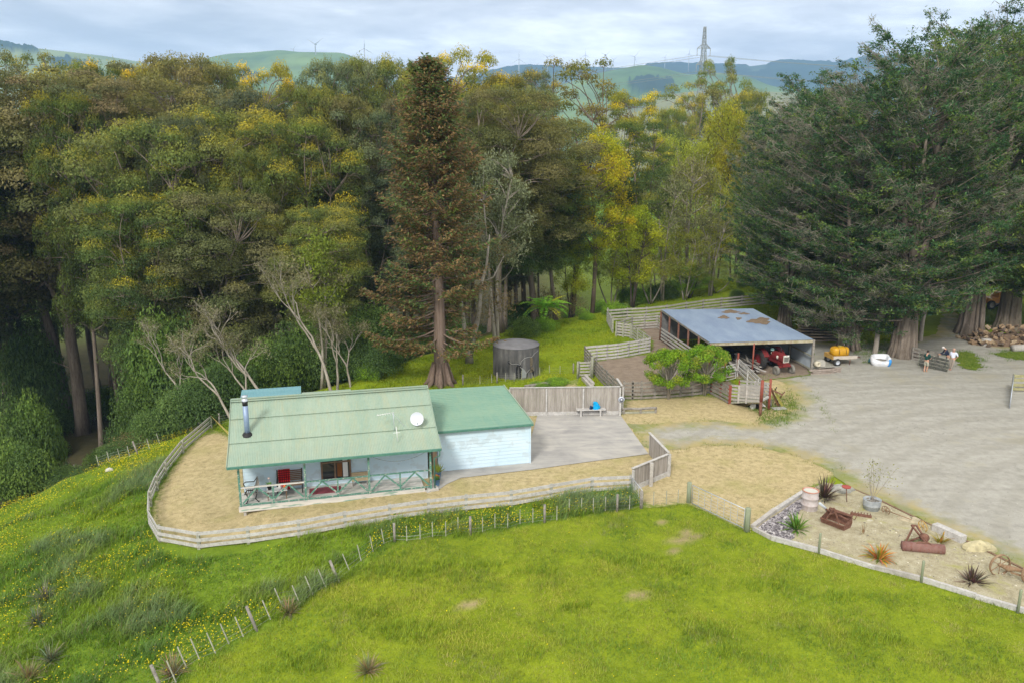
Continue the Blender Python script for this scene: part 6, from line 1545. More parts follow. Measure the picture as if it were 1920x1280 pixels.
def spot(px, y, py_top=None):
    """ground point on the sight line through pixel column px (at the crown height) and distance y; and the tree height"""
    d = ray(px, py_top); top = CAM + d * (y / d[1]); z0 = hz(top[0], y)
    return np.array([top[0], y, z0]), top[2] - z0
OLIVE = [(.062, .074, .026), (.080, .090, .032), (.054, .070, .030), (.088, .088, .036)]
BROWN = [(.092, .083, .040), (.080, .078, .036), (.108, .090, .050), (.070, .074, .034)]
GREEN = [(.052, .068, .024), (.067, .086, .026), (.042, .058, .024)]
GREYG = [(.070, .080, .048), (.090, .096, .062), (.058, .068, .044)]
GUMS = {
    'A': (meshes(gum(11, cols=OLIVE, tipamt=.42), M_BARK), 26., 6.5),
    'B': (meshes(gum(23, cols=BROWN, tipamt=.18, nclump=82, flat=.66), M_BARK), 26., 6.5),
    'C': (meshes(gum(37, cols=GREEN, tip=(.245, .185, .018), tipamt=.55, nclump=62, rcl=(1.5, 2.6)), M_BARK), 26., 6.5),
    'D': (meshes(gum(41, cols=GREYG, tipamt=.15, z0=.28, nclump=84, rcl=(1.3, 2.1)), M_BARK), 26., 6.5),
    'Y': (meshes(gum(53, cols=[(.105, .105, .025), (.13, .125, .025), (.075, .085, .03)], tip=(.32, .225, .014), tipamt=.95, z0=.42, nclump=46, rcl=(1.5, 2.4), openness=.1), M_BARK), 26., 6.5),
    'O': (meshes(gum(67, cols=BROWN + OLIVE, tipamt=.35, z0=.45, nclump=46, rcl=(1.2, 1.9), openness=.3, flat=.7), M_BARK), 26., 6.5),
}
def put_gum(kind, px, py, y, wpx, label, rz=None, tint=(1, 1, 1), group=None, name="eucalyptus_tree", ymul=None):
    (tk, lv, tw), H0, R0 = GUMS[kind]; p, h = spot(px, y, py); dep = y * math.cos(PITCH) + 4
    Rr = wpx / FPX * dep * .5
    s = Rr / R0; sz = h / H0
    return tree_obj(name, label, "tree", p, tk, lv, M_BARK, (s, s * (ymul or 1), sz), random.uniform(0, 6.28) if rz is None else rz, tint, group)
# kind, px centre, py top, distance, crown width px, label
GUMLIST = [
    # front row on the left
    ('B', 25, 132, 82, 300, "huge brownish gum with a forked pale trunk at the left edge", (1.0, .98, .95)),
    ('A', 300, 232, 70, 240, "broad olive gum between the forked trunk gum and the pale dead shrubs", (.95, 1, .9)),
    ('B', 255, 150, 84, 260, "wide reddish olive gum crown behind the front gums at left", (1.05, 1, .9)),
    ('A', 425, 205, 78, 250, "large golden topped olive gum left of the tall conifer", (1.1, 1.05, .8)),
    ('C', 545, 225, 74, 190, "rounded yellow green gum with layered domes left of the conifer", (1.1, 1.05, .85)),
    ('A', 600, 390, 66, 165, "low rounded olive gum in front of the dark wood left of the conifer", (1.05, 1.05, .95)),
    ('C', 235, 370, 64, 165, "lower green gum to the right of the forked trunk", (.95, 1, .95)),
    ('B', 395, 360, 66, 200, "brownish gum low in the middle of the left forest face", (.85, .9, .9)),
    ('D', 660, 210, 82, 150, "grey green gum close behind the conifer on its left", (.9, .95, .9)),
    ('D', 690, 330, 78, 120, "dark grey green gum half hidden by the left of the conifer", (.75, .8, .8)),
    ('D', -10, 330, 86, 150, "dark grey green gum low behind the forked trunk at the left edge", (.8, .85, .8)),
    # skyline row, left to right
    ('O', 28, 96, 92, 130, "sparse grey gum top at the far left of the skyline", (1, 1, .95)),
    ('Y', 105, 122, 100, 70, "small yellow gum tip beside the sparse leftmost skyline gum", (1, 1, .9)),
    ('C', 168, 118, 96, 80, "dark green skyline gum left of the bright yellow one", (.85, .95, .9)),
    ('Y', 215, 122, 98, 120, "bright yellow open gum on the left skyline", (1.15, 1.0, .9)),
    ('B', 262, 128, 102, 90, "reddish skyline gum right of the bright yellow one", (1.1, .95, .9)),
    ('B', 330, 106, 98, 150, "tallest olive brown skyline gum below the left edge of the green hill", (1.1, 1.05, .9)),
    ('A', 395, 128, 104, 110, "olive skyline gum in front of the rounded green hill", (1.05, 1, .9)),
    ('Y', 505, 122, 96, 110, "yellow domed gum below the summit of the rounded green hill", (1.1, 1.0, .85)),
    ('A', 540, 160, 100, 110, "olive gum right under the yellow dome on the skyline", (.9, .95, .9)),
    ('D', 598, 114, 100, 90, "grey green gum at the right shoulder of the rounded hill", (1, 1.05, 1)),
    ('D', 645, 120, 98, 110, "dense grey green skyline gum left of the conifer top", (1.05, 1.05, .95)),
    ('A', 705, 112, 102, 120, "olive skyline gum touching the left of the conifer top", (1.1, 1.05, .8)),
    ('D', 742, 118, 108, 80, "narrow skyline gum behind the conifer tip", (1, 1.05, .9)),
    ('Y', 885, 98, 94, 130, "tall bright yellow gum just right of the conifer top", (1.1, 1.05, .8)),
    ('A', 930, 140, 98, 110, "olive gum under the right side of the tall yellow gum", (1.15, 1, .8)),
    ('D', 1015, 132, 112, 60, "small grey gum top rising behind on the skyline", (1, 1, 1)),
    ('O', 1088, 114, 102, 170, "open spreading gum with see through crown right of centre", (1.15, 1.0, .8)),
    ('Y', 1180, 172, 98, 105, "golden green gum with tiered pads right of the open spreading gum", (1.05, 1.05, .8)),
    ('C', 1200, 225, 92, 100, "dark green tiered lower half gum above the grassy gap", (1., 1.05, .9)),
    # behind and right of the conifer
    ('A', 870, 175, 84, 150, "olive gum directly behind the right edge of the conifer", (1.0, 1.0, .85)),
    ('D', 985, 165, 88, 150, "tall dull green gum between conifer and open spreading gum", (.95, 1.0, .8)),
    ('B', 1000, 225, 80, 190, "big brown green gum overhanging the dark hollow right of the conifer", (.9, .95, .85)),
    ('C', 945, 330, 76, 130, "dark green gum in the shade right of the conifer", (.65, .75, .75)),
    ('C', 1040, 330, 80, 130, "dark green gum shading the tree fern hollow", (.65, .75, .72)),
    ('D', 770, 240, 90, 150, "grey gum filling the space behind the conifer", (.8, .85, .85)),
    # thin row across the pasture gap, seen right of centre
    ('O', 1335, 150, 150, 125, "airy golden olive gum standing by the pylon foot", (1.3, 1.2, .8)),
    ('O', 1365, 110, 155, 85, "thin topped gum poking above the hills right of the pylon", (1.15, 1.15, .9)),
    ('Y', 1290, 176, 150, 55, "small golden gum immediately left of the pylon foot", (1, 1, .9)),
    ('A', 1405, 172, 148, 70, "small olive gum between the pylon and the cypress mass", (1.2, 1.15, .9)),
    ('A', 1262, 205, 140, 60, "little olive gum at the top of the grassy gap", (1.15, 1.15, .85)),
]
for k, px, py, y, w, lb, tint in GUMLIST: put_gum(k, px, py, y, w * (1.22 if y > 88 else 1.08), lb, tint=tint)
# hidden depth of the wood between the rows
for i in range(34):
    px = random.uniform(-120, 1000); y = random.uniform(70, 112); kind = random.choice("ABCDD")
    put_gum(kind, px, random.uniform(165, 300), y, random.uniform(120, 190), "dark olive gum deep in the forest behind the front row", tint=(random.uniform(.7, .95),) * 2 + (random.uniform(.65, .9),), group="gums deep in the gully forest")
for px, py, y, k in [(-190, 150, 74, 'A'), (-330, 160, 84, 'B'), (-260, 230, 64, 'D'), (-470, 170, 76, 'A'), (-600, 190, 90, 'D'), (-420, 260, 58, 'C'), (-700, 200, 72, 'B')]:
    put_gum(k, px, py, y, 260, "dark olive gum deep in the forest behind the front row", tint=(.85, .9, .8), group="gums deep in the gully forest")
# the big forked trunk of the leftmost gum
def forked():
    p = G(157, 812); m = MB(); a = PZ(0, 0) if False else None
    q = lambda px, py: at_y(px, py, p[1] - .3)
    t = thing("forked_gum_trunk", "tall bare pale grey gum trunk forking halfway at the left", "tree", p)
    m.tube([p - np.array([0, 0, .5]), q(150, 760), q(143, 700), q(133, 640), q(125, 560), q(116, 500), q(110, 420), q(100, 330), q(85, 250)], [.80, .62, .56, .52, .46, .36, .3, .22, .12], 12)
    m.tube([q(130, 625), q(112, 585), q(98, 545), q(85, 530), q(55, 550), q(20, 575), q(-25, 590)], [.34, .3, .24, .17, .12, .09, .05], 8)
    m.tube([q(95, 545), q(95, 500), q(88, 450), q(92, 380)], [.2, .22, .18, .1], 8)
    m.tube([q(132, 690), q(118, 684), q(98, 677)], [.07, .05, .02], 5); m.tube([q(122, 686), q(114, 674)], [.04, .02], 4)
    for a_, b_, c_ in [((118, 500), (60, 490), (10, 500)), ((112, 430), (170, 415), (235, 365)), ((105, 360), (60, 385), (5, 410)), ((112, 470), (160, 480), (210, 470)), ((88, 300), (55, 280), (30, 250))]: m.tube([q(*a_), q(*b_), q(*c_)], [.15, .09, .04], 6)
    m.build("trunk", M_BARK, t, local=False)
    r = np.random.default_rng(77); lv = Leaves(78)
    for k in range(84):
        px, py = r.uniform(-60, 265), r.uniform(125, 545)
        if py > 430 and 70 < px < 185: py -= 150
        c = at_y(px, py, p[1] + r.uniform(-4.5, 3.5)) - p; rc = r.uniform(1.0, 1.9); n = 480; base = [(.105, .084, .048), (.080, .076, .042), (.064, .069, .036), (.12, .088, .055)][int(r.integers(4))]
        dr = norm(r.normal(size=(n, 3))); dr[:, 2] = np.where(dr[:, 2] < -.2, -dr[:, 2] * .5, dr[:, 2]); pos = c + dr * rc * (.6 + .45 * r.random((n, 1))) * np.array([1, 1, .5])
        lv.cards(pos, dr + r.normal(size=(n, 3)) * .7 + np.array([0, 0, .3]), r.uniform(.15, .28, n), vary(r, base, n, .26), .45, r.normal(size=(n, 3)) + np.array([0, 0, -.6]))
    o = link(bpy.data.objects.new("crown", lv.mesh("crown"))); o.parent = t
forked()
# redwood
p = PZ(826, 720); d_ = ray(800, 92); H_ = CAMH + d_[2] * p[1] / d_[1] - .5
rw = meshes(redwood(5, 24.5), M_BARKR); tree_obj("redwood_tree", "tall conical conifer with browned foliage standing behind the cottage", "tree", p, rw[0], rw[1], M_BARKR, (1, 1, H_ / 24.5), .3)
# pale companion tree behind the redwood and the twin stemmed tree by the tank
PALE = [(.10, .105, .07), (.085, .09, .055), (.12, .12, .085)]
w1 = meshes(wispy(91, 15, 3.4, PALE, 2, 60, 120, .22, .45, (.2, .34)), M_BARKP)
p, h = spot(930, 66, 292); tree_obj("grey_leaved_tree", "pale grey leaved tree showing at the right flank of the conifer", "tree", p, w1[0], w1[1], M_BARKP, (.85, .85, h / 15), .4)
def twin():
    p = PZ(880, 680); t = thing("twin_stem_tree", "twin stemmed grey tree in the grass between conifer and tank", "tree", p); m = MB(); q = lambda px, py: at_y(px, py, p[1])
    m.tube([p, q(879, 660), q(872, 625), q(868, 590), q(862, 540), q(850, 500)], [.36, .26, .18, .15, .1, .04], 9); m.tube([q(881, 668), q(890, 625), q(899, 585), q(903, 530), q(912, 500), q(918, 440)], [.24, .2, .17, .14, .1, .05], 9)
    m.tube([q(903, 530), q(925, 520), q(945, 480)], [.08, .06, .03], 6); m.build("trunk", M_BARKP, t, local=False)
    r = np.random.default_rng(5); lv = Leaves(6)
    for k in range(26):
        c = at_y(r.uniform(838, 955), r.uniform(440, 600), p[1] + r.uniform(-1, 1.4)) - p; n = 70; lv.cards(c + r.normal(size=(n, 3)) * np.array([.5, .5, .3]), r.normal(size=(n, 3)) + np.array([0, 0, .6]), r.uniform(.15, .3, n), vary(r, [(.09, .062, .034), (.075, .065, .03), (.10, .075, .042)][k % 3], n, .25), .35)
    o = link(bpy.data.objects.new("crown", lv.mesh("crown"))); o.parent = t
twin()
# golden trees and willowy scrub in the clearing
GOLD = [(.24, .20, .014), (.26, .185, .012), (.20, .185, .016), (.15, .16, .022)]
LIME = [(.17, .18, .014), (.14, .165, .016), (.21, .20, .016)]
SCRB = [(.16, .16, .032), (.13, .14, .04), (.18, .17, .028), (.14, .135, .055)]
GREYS = [(.13, .12, .085), (.11, .11, .065), (.10, .105, .05)]
WIS = {'g': meshes(wispy(101, 17, 4.3, GOLD, 1, 120, 260, .26, .34, (.15, .27)), M_BARKR), 'l': meshes(wispy(111, 11, 3.6, LIME, 3, 90, 240, .14, .3, (.13, .24)), M_BARKD), 's': meshes(wispy(121, 12, 3.8, SCRB, 3, 80, 170, .11, .3, (.13, .24)), M_BARKP),
       'p': meshes(wispy(131, 13, 3.4, GREYS, 2, 50, 70, .15, .5), M_BARKP)}
WH = {'g': (17, 4.3), 'l': (11, 3.6), 's': (12, 3.8), 'p': (13, 3.4)}
for k, px, py, y, w, lb, tint in [
    ('g', 1118, 258, 84, 150, "bright golden orange tree with a straight dark trunk right of centre", (.95, 1.0, .9)),
    ('l', 1192, 392, 86, 105, "lime yellow willowy tree beside the golden tree", (1, 1, .9)),
    ('l', 1075, 420, 82, 80, "yellow green scrub tree left of the dark straight trunk", (.95, .95, .8)),
    ('s', 1150, 430, 88, 110, "olive scrub tree behind the straight dark trunk", (1, 1.05, .8)),
    ('p', 1252, 330, 90, 95, "grey stemmed open tree with a crooked pale trunk", (1, 1, .9)),
    ('p', 1300, 300, 94, 105, "second crooked pale stemmed tree nearer the cypress", (1.05, .95, .8)),
    ('s', 1250, 262, 118, 120, "golden green scrub tree below the pylon gap", (1.0, 1.05, .8)),
    ('s', 1310, 275, 116, 130, "yellowish scrub tree rising left of the cypress mass", (1.0, 1.05, .75)),
    ('l', 1355, 210, 118, 110, "bright olive yellow treetop against the cypress shoulder", (.95, .8, .9)),
    ('l', 1395, 222, 114, 90, "second olive yellow treetop next to the cypress shoulder", (.85, .75, .9)),
    ('s', 1330, 330, 98, 110, "olive brown scrub tree against the left side of the cypress", (1, .95, .8)),
    ('p', 1340, 400, 92, 100, "greyish twiggy scrub tree at the foot of the cypress side", (.9, .85, .8)),
    ('s', 1225, 440, 88, 110, "brown olive scrub tree above the far rail fence", (.9, .85, .8)),
    ('s', 1290, 440, 90, 110, "dull olive scrub tree above the shed roof corner", (.8, .8, .75)),
    ('l', 1295, 500, 91, 70, "bright green bushy tree just behind the rear rail fence", (.5, .8, .9)),
    ('s', 1345, 490, 93, 90, "grey olive scrub tree at the back of the rear rail fence", (.75, .78, .8)),
    ('s', 1180, 350, 104, 110, "pale olive tree behind the golden tree in the gap", (1.1, 1.1, .8)),
    ('p', 1420, 235, 112, 90, "grey dying treetop leaning on the cypress shoulder", (1.1, 1, .9))]:
    me = WIS[k]; p, h = spot(px, y, py); R_ = w / FPX * (y + 3) * .5; tree_obj("scrub_tree" if k != 'g' else "golden_tree", lb, "tree", p, me[0], me[1], None, (R_ / WH[k][1],) * 2 + (h / WH[k][0],), random.uniform(0, 6), tint)
# cypress group
CY = {'a': meshes(cypress(201, 22, 8.6, 240, .18), M_BARK), 'b': meshes(cypress(211, 22, 8.6, 250, .42, z0=.12, trunk_r=.9), M_BARK), 'c': meshes(cypress(223, 22, 8.6, 240, .10, greens=[(.034, .060, .022), (.054, .084, .024), (.085, .106, .026), (.027, .048, .022), (.11, .12, .03)]), M_BARK)}
def put_cy(k, base, py_top, Rr, lb, rz, tint=(1, 1, 1), pxt=None, name="cypress_tree"):
    d = ray(pxt or proj(np.array([base[0], base[1], 15.]))[0], py_top); h = CAMH + d[2] * base[1] / d[1] - base[2]
    me = CY[k]; return tree_obj(name, lb, "tree", base, me[0], me[1], None, (Rr / 8.6, Rr / 8.6, h / 22), rz, tint, None, me[2])
def yp(px, py): p = PZ(px, py); p[2] = hz(p[0], p[1]); return p
put_cy('a', yp(1692, 668), 110, 7.8, "massive old cypress with a broad fluted grey trunk beside the men", .5)
put_cy('c', yp(1818, 626), 92, 8.4, "tall cypress with lighter green sprays rooted left of the firewood heap", 2.1)
put_cy('b', yp(1590, 655), 175, 7.8, "grey twigged cypress spreading over the yellow tank trailer", 1.1, (1.05, 1, 1))
put_cy('b', np.array([29.5, 80.0, 0.]), 225, 7.6, "cypress full of dead grey sprays behind the shed roof", 3.9, (1.12, 1.02, 1.0))
put_cy('a', np.array([33.5, 88.0, 0.]), 175, 8.0, "dark cypress rising behind the grey twigged ones", 5.2)
put_cy('c', yp(1888, 618), 120, 8.0, "cypress at the right edge with straight twin trunks behind the firewood", 4.4, (.95, .95, 1))
put_cy('a', np.array([48.5, 84.0, 0.]), 72, 9.0, "tallest dark cypress with flag like branches at the crest", 1.9)
put_cy('a', np.array([60., 84.0, 0.]), 125, 10, "dark cypress filling the right hand skyline", 3.3, (.9, .9, .95))
put_cy('b', np.array([55., 66.0, 0.]), 150, 8, "cypress partly beyond the right edge of the yard", 2.6, (.9, .95, .95))
put_cy('a', np.array([30.5, 93.0, 0.]), 235, 5.8, "low dark cypress at the left end of the cypress row", 2.2, (.95, 1, .95))
for px, py, lb in [(1640, 664, "thin pale trunk tree growing between trailer and bulk bag"), (1725, 640, "slender grey trunk close behind the fluted trunk")]:
    p = yp(px, py); m = meshes(bare_tree(int(px), 9, (.05, 0), .4, 4, .5, ((.06, .09, .03), (.2, .17, .14)), .24), M_BARKP); tree_obj("thin_tree", lb, "tree", p, m[0], m[1], None, (1, 1, 1))
put_cy("c", np.array([26.0, 74.5, 0.]), 345, 5.2, "low dark green cypress overhanging the back corner of the shed roof", .9, (.8, .9, .95))
# pale scrubby trees on the gully lip behind the cottage: base pixel, base distance, height, lean
for i, (bx, by, y, H_, ln, sp_, lf, lb) in enumerate([
    (312, 812, None, 7.4, (-.30, .1), .55, .5, "pale bare shrub tree leaning left above the lawn fence"), (325, 806, None, 5.2, (.02, .1), .5, .4, "slim pale tree beside the leaning bare shrub tree"), (340, 800, None, 6.6, (-.18, .0), .55, .55, "brown fuzzed bare tree nearest the lawn fence top"),
    (375, 800, None, 7.2, (-.28, .0), .5, .6, "brown stemmed scrub tree behind the fence end"), (437, 752, 49, 6.2, (-.55, .0), .6, .6, "small pale scrub tree at the left end of the cottage roof"), (515, 720, 50.5, 8.6, (-.62, .1), .48, .45, "large bare pale tree leaning left behind the cottage roof"),
    (460, 730, 50, 5.5, (-.22, .2), .5, .5, "thin crooked stem behind the cottage chimney"), (624, 722, 53.5, 9.2, (-.20, .1), .27, .9, "tall pale trunk tree with fuzzy crown behind the middle of the roof"), (632, 722, 55, 5.6, (.06, .2), .26, .9, "slender tree close right of the pale trunk behind the roof"), (657, 722, 56, 4.6, (-.05, .2), .4, .6, "little bare pale sapling behind the right of the roof")]):
    p = G(bx, by) if y is None else None
    if p is None: d = ray(bx, by); q = CAM + d * (y / d[1]); p = np.array([q[0], y, min(hz(q[0], y), q[2] - .3)])
    m = meshes(bare_tree(300 + i * 7, H_ * .86, ln, sp_, 5, lf, r0=.065 + .007 * H_), M_BARKP); tree_obj("bare_scrub_tree", lb, "tree", p, m[0], m[1], None, (1, 1, 1), 0, (1, 1, 1))
p, h = spot(590, 57, 448); m = meshes(wispy(141, 10, 2.0, [(.10, .115, .018), (.08, .095, .018), (.115, .10, .06)], 2, 34, 100, .13, .5), M_BARKP); tree_obj("pale_stem_tree", "yellow green tufted crown above pale twigs behind the cottage roof", "tree", p, m[0], m[1], None, (1, 1, h / 10), 1)
p = G(38, 912); m = meshes(bare_tree(390, 4.6, (-.45, .0), .4, 2, .0, r0=.10), M_BARKP); tree_obj("dead_tree", "white forked dead stem at the left end of the gully fence", "tree", p, m[0], m[1], None)
# understory bushes
BK = {'d': bush(401, [(.052, .082, .028), (.070, .100, .033), (.044, .068, .026)]).mesh("crown"), 'm': bush(411, [(.055, .085, .022), (.075, .105, .025), (.045, .068, .022)]).mesh("crown"), 'b': bush(421, [(.115, .080, .045), (.090, .075, .04), (.14, .10, .06)], 2000).mesh("crown"), 'y': bush(431, [(.10, .16, .02), (.14, .20, .025), (.075, .12, .02)]).mesh("crown")}
def put_bush(k, p, r, h, lb, tint=(1, 1, 1), group=None):
    o = link(bpy.data.objects.new("shrub", BK[k])); o.location = p; o.scale = (r, r, h); o.rotation_euler = (0, 0, random.uniform(0, 6)); o.color = (*tint, 1); tag(o, lb, "shrub", group); return o
for k, px, py, y, r, h, lb in [
    ('m', 300, 560, 60, 4.0, 8.5, "big rounded green shrub mass left of the pale bare trees"), ('m', 262, 690, 58, 2.6, 4.6, "mid green shrub at the foot of the big rounded shrub"), ('d', 340, 640, 60, 4.0, 7, "dark shrub behind the pale bare trees"), ('d', 40, 600, 80, 4.0, 6.0, "very dark shrub mass left of the forked trunk"),
    ('m', 40, 720, 55, 2.6, 4.4, "grey green shrub low at the left edge"), ('b', 80, 770, 52, 1.6, 1.6, "brownish dead shrub left of the trunk base"), ('b', 250, 765, 52, 2.2, 1.7, "brown dead bracken clump right of the trunk base"), ('d', 110, 850, 49, 2.2, 1.3, "dark fern shrub in front of the forked trunk base"), ('m', 20, 820, 48, 2.5, 3.0, "dark green shrub at the left edge above the gully fence"),
    ('d', 225, 815, 51, 1.8, 1.6, "dark ferny shrub between the trunk base and the gully fence"), ('d', 360, 720, 52, 2.8, 4.0, "dark glossy shrub behind the lawn fence corner"), ('d', 420, 690, 54, 2.8, 4.8, "dark shrub above the left roof corner"), ('d', 290, 765, 51, 2.0, 2.6, "dark shrub beneath the pale bare trees"),
    ('m', 500, 630, 57, 2.9, 5.0, "rounded dark green shrub above the blue lean-to"), ('m', 560, 590, 60, 3.2, 6.0, "green shrub left of the pale trunk behind the roof"), ('m', 690, 560, 62, 3.2, 6.2, "broad green shrub between pale trunks and conifer"), ('d', 700, 680, 58, 2.4, 3.0, "dark shrub on the gully lip left of the conifer base"), ('y', 690, 700, 57, 1.1, 1.5, "bright green fern like shrub behind the roof"),
    ('d', 640, 640, 59, 2.6, 4.0, "dark shrub filling behind the cottage ridge"), ('y', 1020, 610, 74, 1.6, 1.5, "soft green shrub under the tree fern"), ('m', 985, 620, 71, 1.7, 2.2, "olive green shrub left of the tree fern"), ('b', 1030, 530, 80, 2.2, 3.6, "reddish brown shrub behind the tree fern"), ('b', 1075, 545, 82, 1.9, 2.6, "dull brown shrub right of the tree fern"),
    ('y', 1100, 588, 79, 1.0, 1.0, "small bright green shrub at the grassy brow"), ('y', 1155, 580, 82, 1.9, 1.5, "bright green leafy shrub left of the far yard corner"), ('y', 1190, 540, 90, 2.6, 2.4, "bright green undergrowth behind the yards"), ('m', 1240, 540, 92, 2.4, 2.4, "mid green shrub behind the rear rail fence"),
    ('y', 1045, 700, 55.5, 1.1, .7, "low bright green weed clump below the tank"), ('y', 1010, 712, 55, .9, .5, "low green weeds along the grey log"), ('y', 1116, 735, 53.5, .9, .5, "green weeds between the pen fence and sleepers"),
    ('d', 1380, 572, 88, 1.0, 1.9, "small dark conical shrub in front of the rear rail fence"), ('d', 1392, 560, 95, 1.0, 1.7, "dark shrub on the grass bank behind the rear fence")]:
    q = at_y(px, py, y); b = hz(q[0], y); put_bush(k, np.array([q[0], y, b - .1]), r, max(h, (q[2] - b) + .3) if h > 2.4 else h, lb)
for i in range(40):
    px = random.uniform(-60, 1010); y = random.uniform(58, 84); q = at_y(px, 560, y); b = hz(q[0], y)
    if sdf(np.array([q[0]]), np.array([y]), EDGE_POLY)[0] < 3: continue
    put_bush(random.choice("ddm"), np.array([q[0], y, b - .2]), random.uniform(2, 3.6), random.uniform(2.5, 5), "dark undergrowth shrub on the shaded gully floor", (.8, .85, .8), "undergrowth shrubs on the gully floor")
for i in range(18):
    px = random.uniform(1060, 1420); y = random.uniform(88, 128); q = at_y(px, 500, y); b = hz(q[0], y)
    put_bush(random.choice("ymm"), np.array([q[0], y, b - .2]), random.uniform(1.6, 3.2), random.uniform(1.5, 3.4), "olive undergrowth shrub among the scrub trees beyond the yards", (1.1, 1.1, .85), "undergrowth shrubs beyond the yards")
# tree fern
def fern():
    p = np.array(at_y(1022, 607, 75)); p[2] = hz(p[0], 75) - .2; top = at_y(1022, 578, 75)[2] - p[2]
    t = thing("tree_fern", "bright green tree fern with arching fronds on the knoll brow", "tree", p); MB().tube([(0, 0, 0), (.05, 0, top * .5), (0, 0, top)], [.16, .12, .13], 9).build("trunk", M_BARKD, t)
    r = np.random.default_rng(8)
    for k in range(22):
        a = k * 2.39996; L = r.uniform(2.2, 3.1); e0 = r.uniform(.25, 1.1); d = np.array([math.cos(a), math.sin(a), 0]); s = np.array([-d[1], d[0], 0]); q = np.array([0, 0, top]); el = e0; lv = Leaves(500 + k); P_ = []
        for i in range(15): P_.append(q); q = q + (d * math.cos(el) + np.array([0, 0, math.sin(el)])) * L / 14; el -= .085 + .05 * (1.1 - e0)
        P_ = np.array(P_); n = 15; old = k % 9 == 0; base = (.30, .26, .03) if old else [(.17, .29, .035), (.13, .24, .03), (.21, .32, .05)][k % 3]
        for sg in (-1, 1):
            tt = np.linspace(0, 13.9, 46); i0 = tt.astype(int); f = (tt - i0)[:, None]; c = P_[i0] * (1 - f) + P_[np.minimum(i0 + 1, 14)] * f; w = .48 * np.sin(np.clip(tt / 14, .04, 1) * math.pi * .92 + .12) + .03
            ax = s[None] * sg + d[None] * .35 + np.array([0, 0, -.28]); lv.cards(c + norm(ax) * (w * .5)[:, None], np.array([0, 0, 1])[None] + r.normal(size=(46, 3)) * .12, w, vary(r, base, 46, .12), .20, ax)
        o = link(bpy.data.objects.new("frond", lv.mesh("frond"))); o.parent = t
fern()
# the two small yard trees
rt = [meshes(round_tree(601), M_BARKP), meshes(round_tree(613, cols=((.085, .15, .012), (.115, .17, .014), (.07, .125, .012), (.14, .15, .025))), M_BARKP)]
for i, (px, by, py, y, lb) in enumerate([(1243, 748, 655, None, "small bright green round tree, the left of two by the pen fence"), (1316, 741, 648, None, "small yellowish green round tree, the right of two by the pen fence")]):
    p = PZ(px + (10 if i == 0 else 5), by); _, h = spot(px, p[1], py); tree_obj("small_tree", lb, "tree", p, rt[i][0], rt[i][1], None, (.98, .98, h / 3.0), i * 1.3)
sk = T0("tree_stake", "yellowish stake propping the left small tree", "stake", PZ(1252, 746)); MB().tube([(0, 0, 0), (.05, 0, 1.3)], .04, 6).build("stake", mk("yellow_stake", (.45, .32, .10), (.4, .3, .14)), sk)
# sapling in the tub
m = MB(); r = np.random.default_rng(3); lv = Leaves(4); p = PZ(1633.5, 955)
for k in range(5): e = np.array([r.normal() * .28, r.normal() * .28, 1.9 + r.random() * .5]); m.tube(bend_path((0, 0, .45), e, .04, r, 5), [.018, .015, .012, .009, .005], 4, False); n = 46; lv.cards(e * r.uniform(.55, 1.02, (n, 1)) + r.normal(size=(n, 3)) * np.array([.22, .22, .12]), r.normal(size=(n, 3)), r.uniform(.05, .11, n), vary(r, (.11, .105, .025), n, .25), .5)
tree_obj("sapling", "thin leafy sapling growing from the grey tub", "tree", p + np.array([0, 0, .02]), np_mesh_mb(m, "trunk", M_BARKP), lv.mesh("crown"), None)

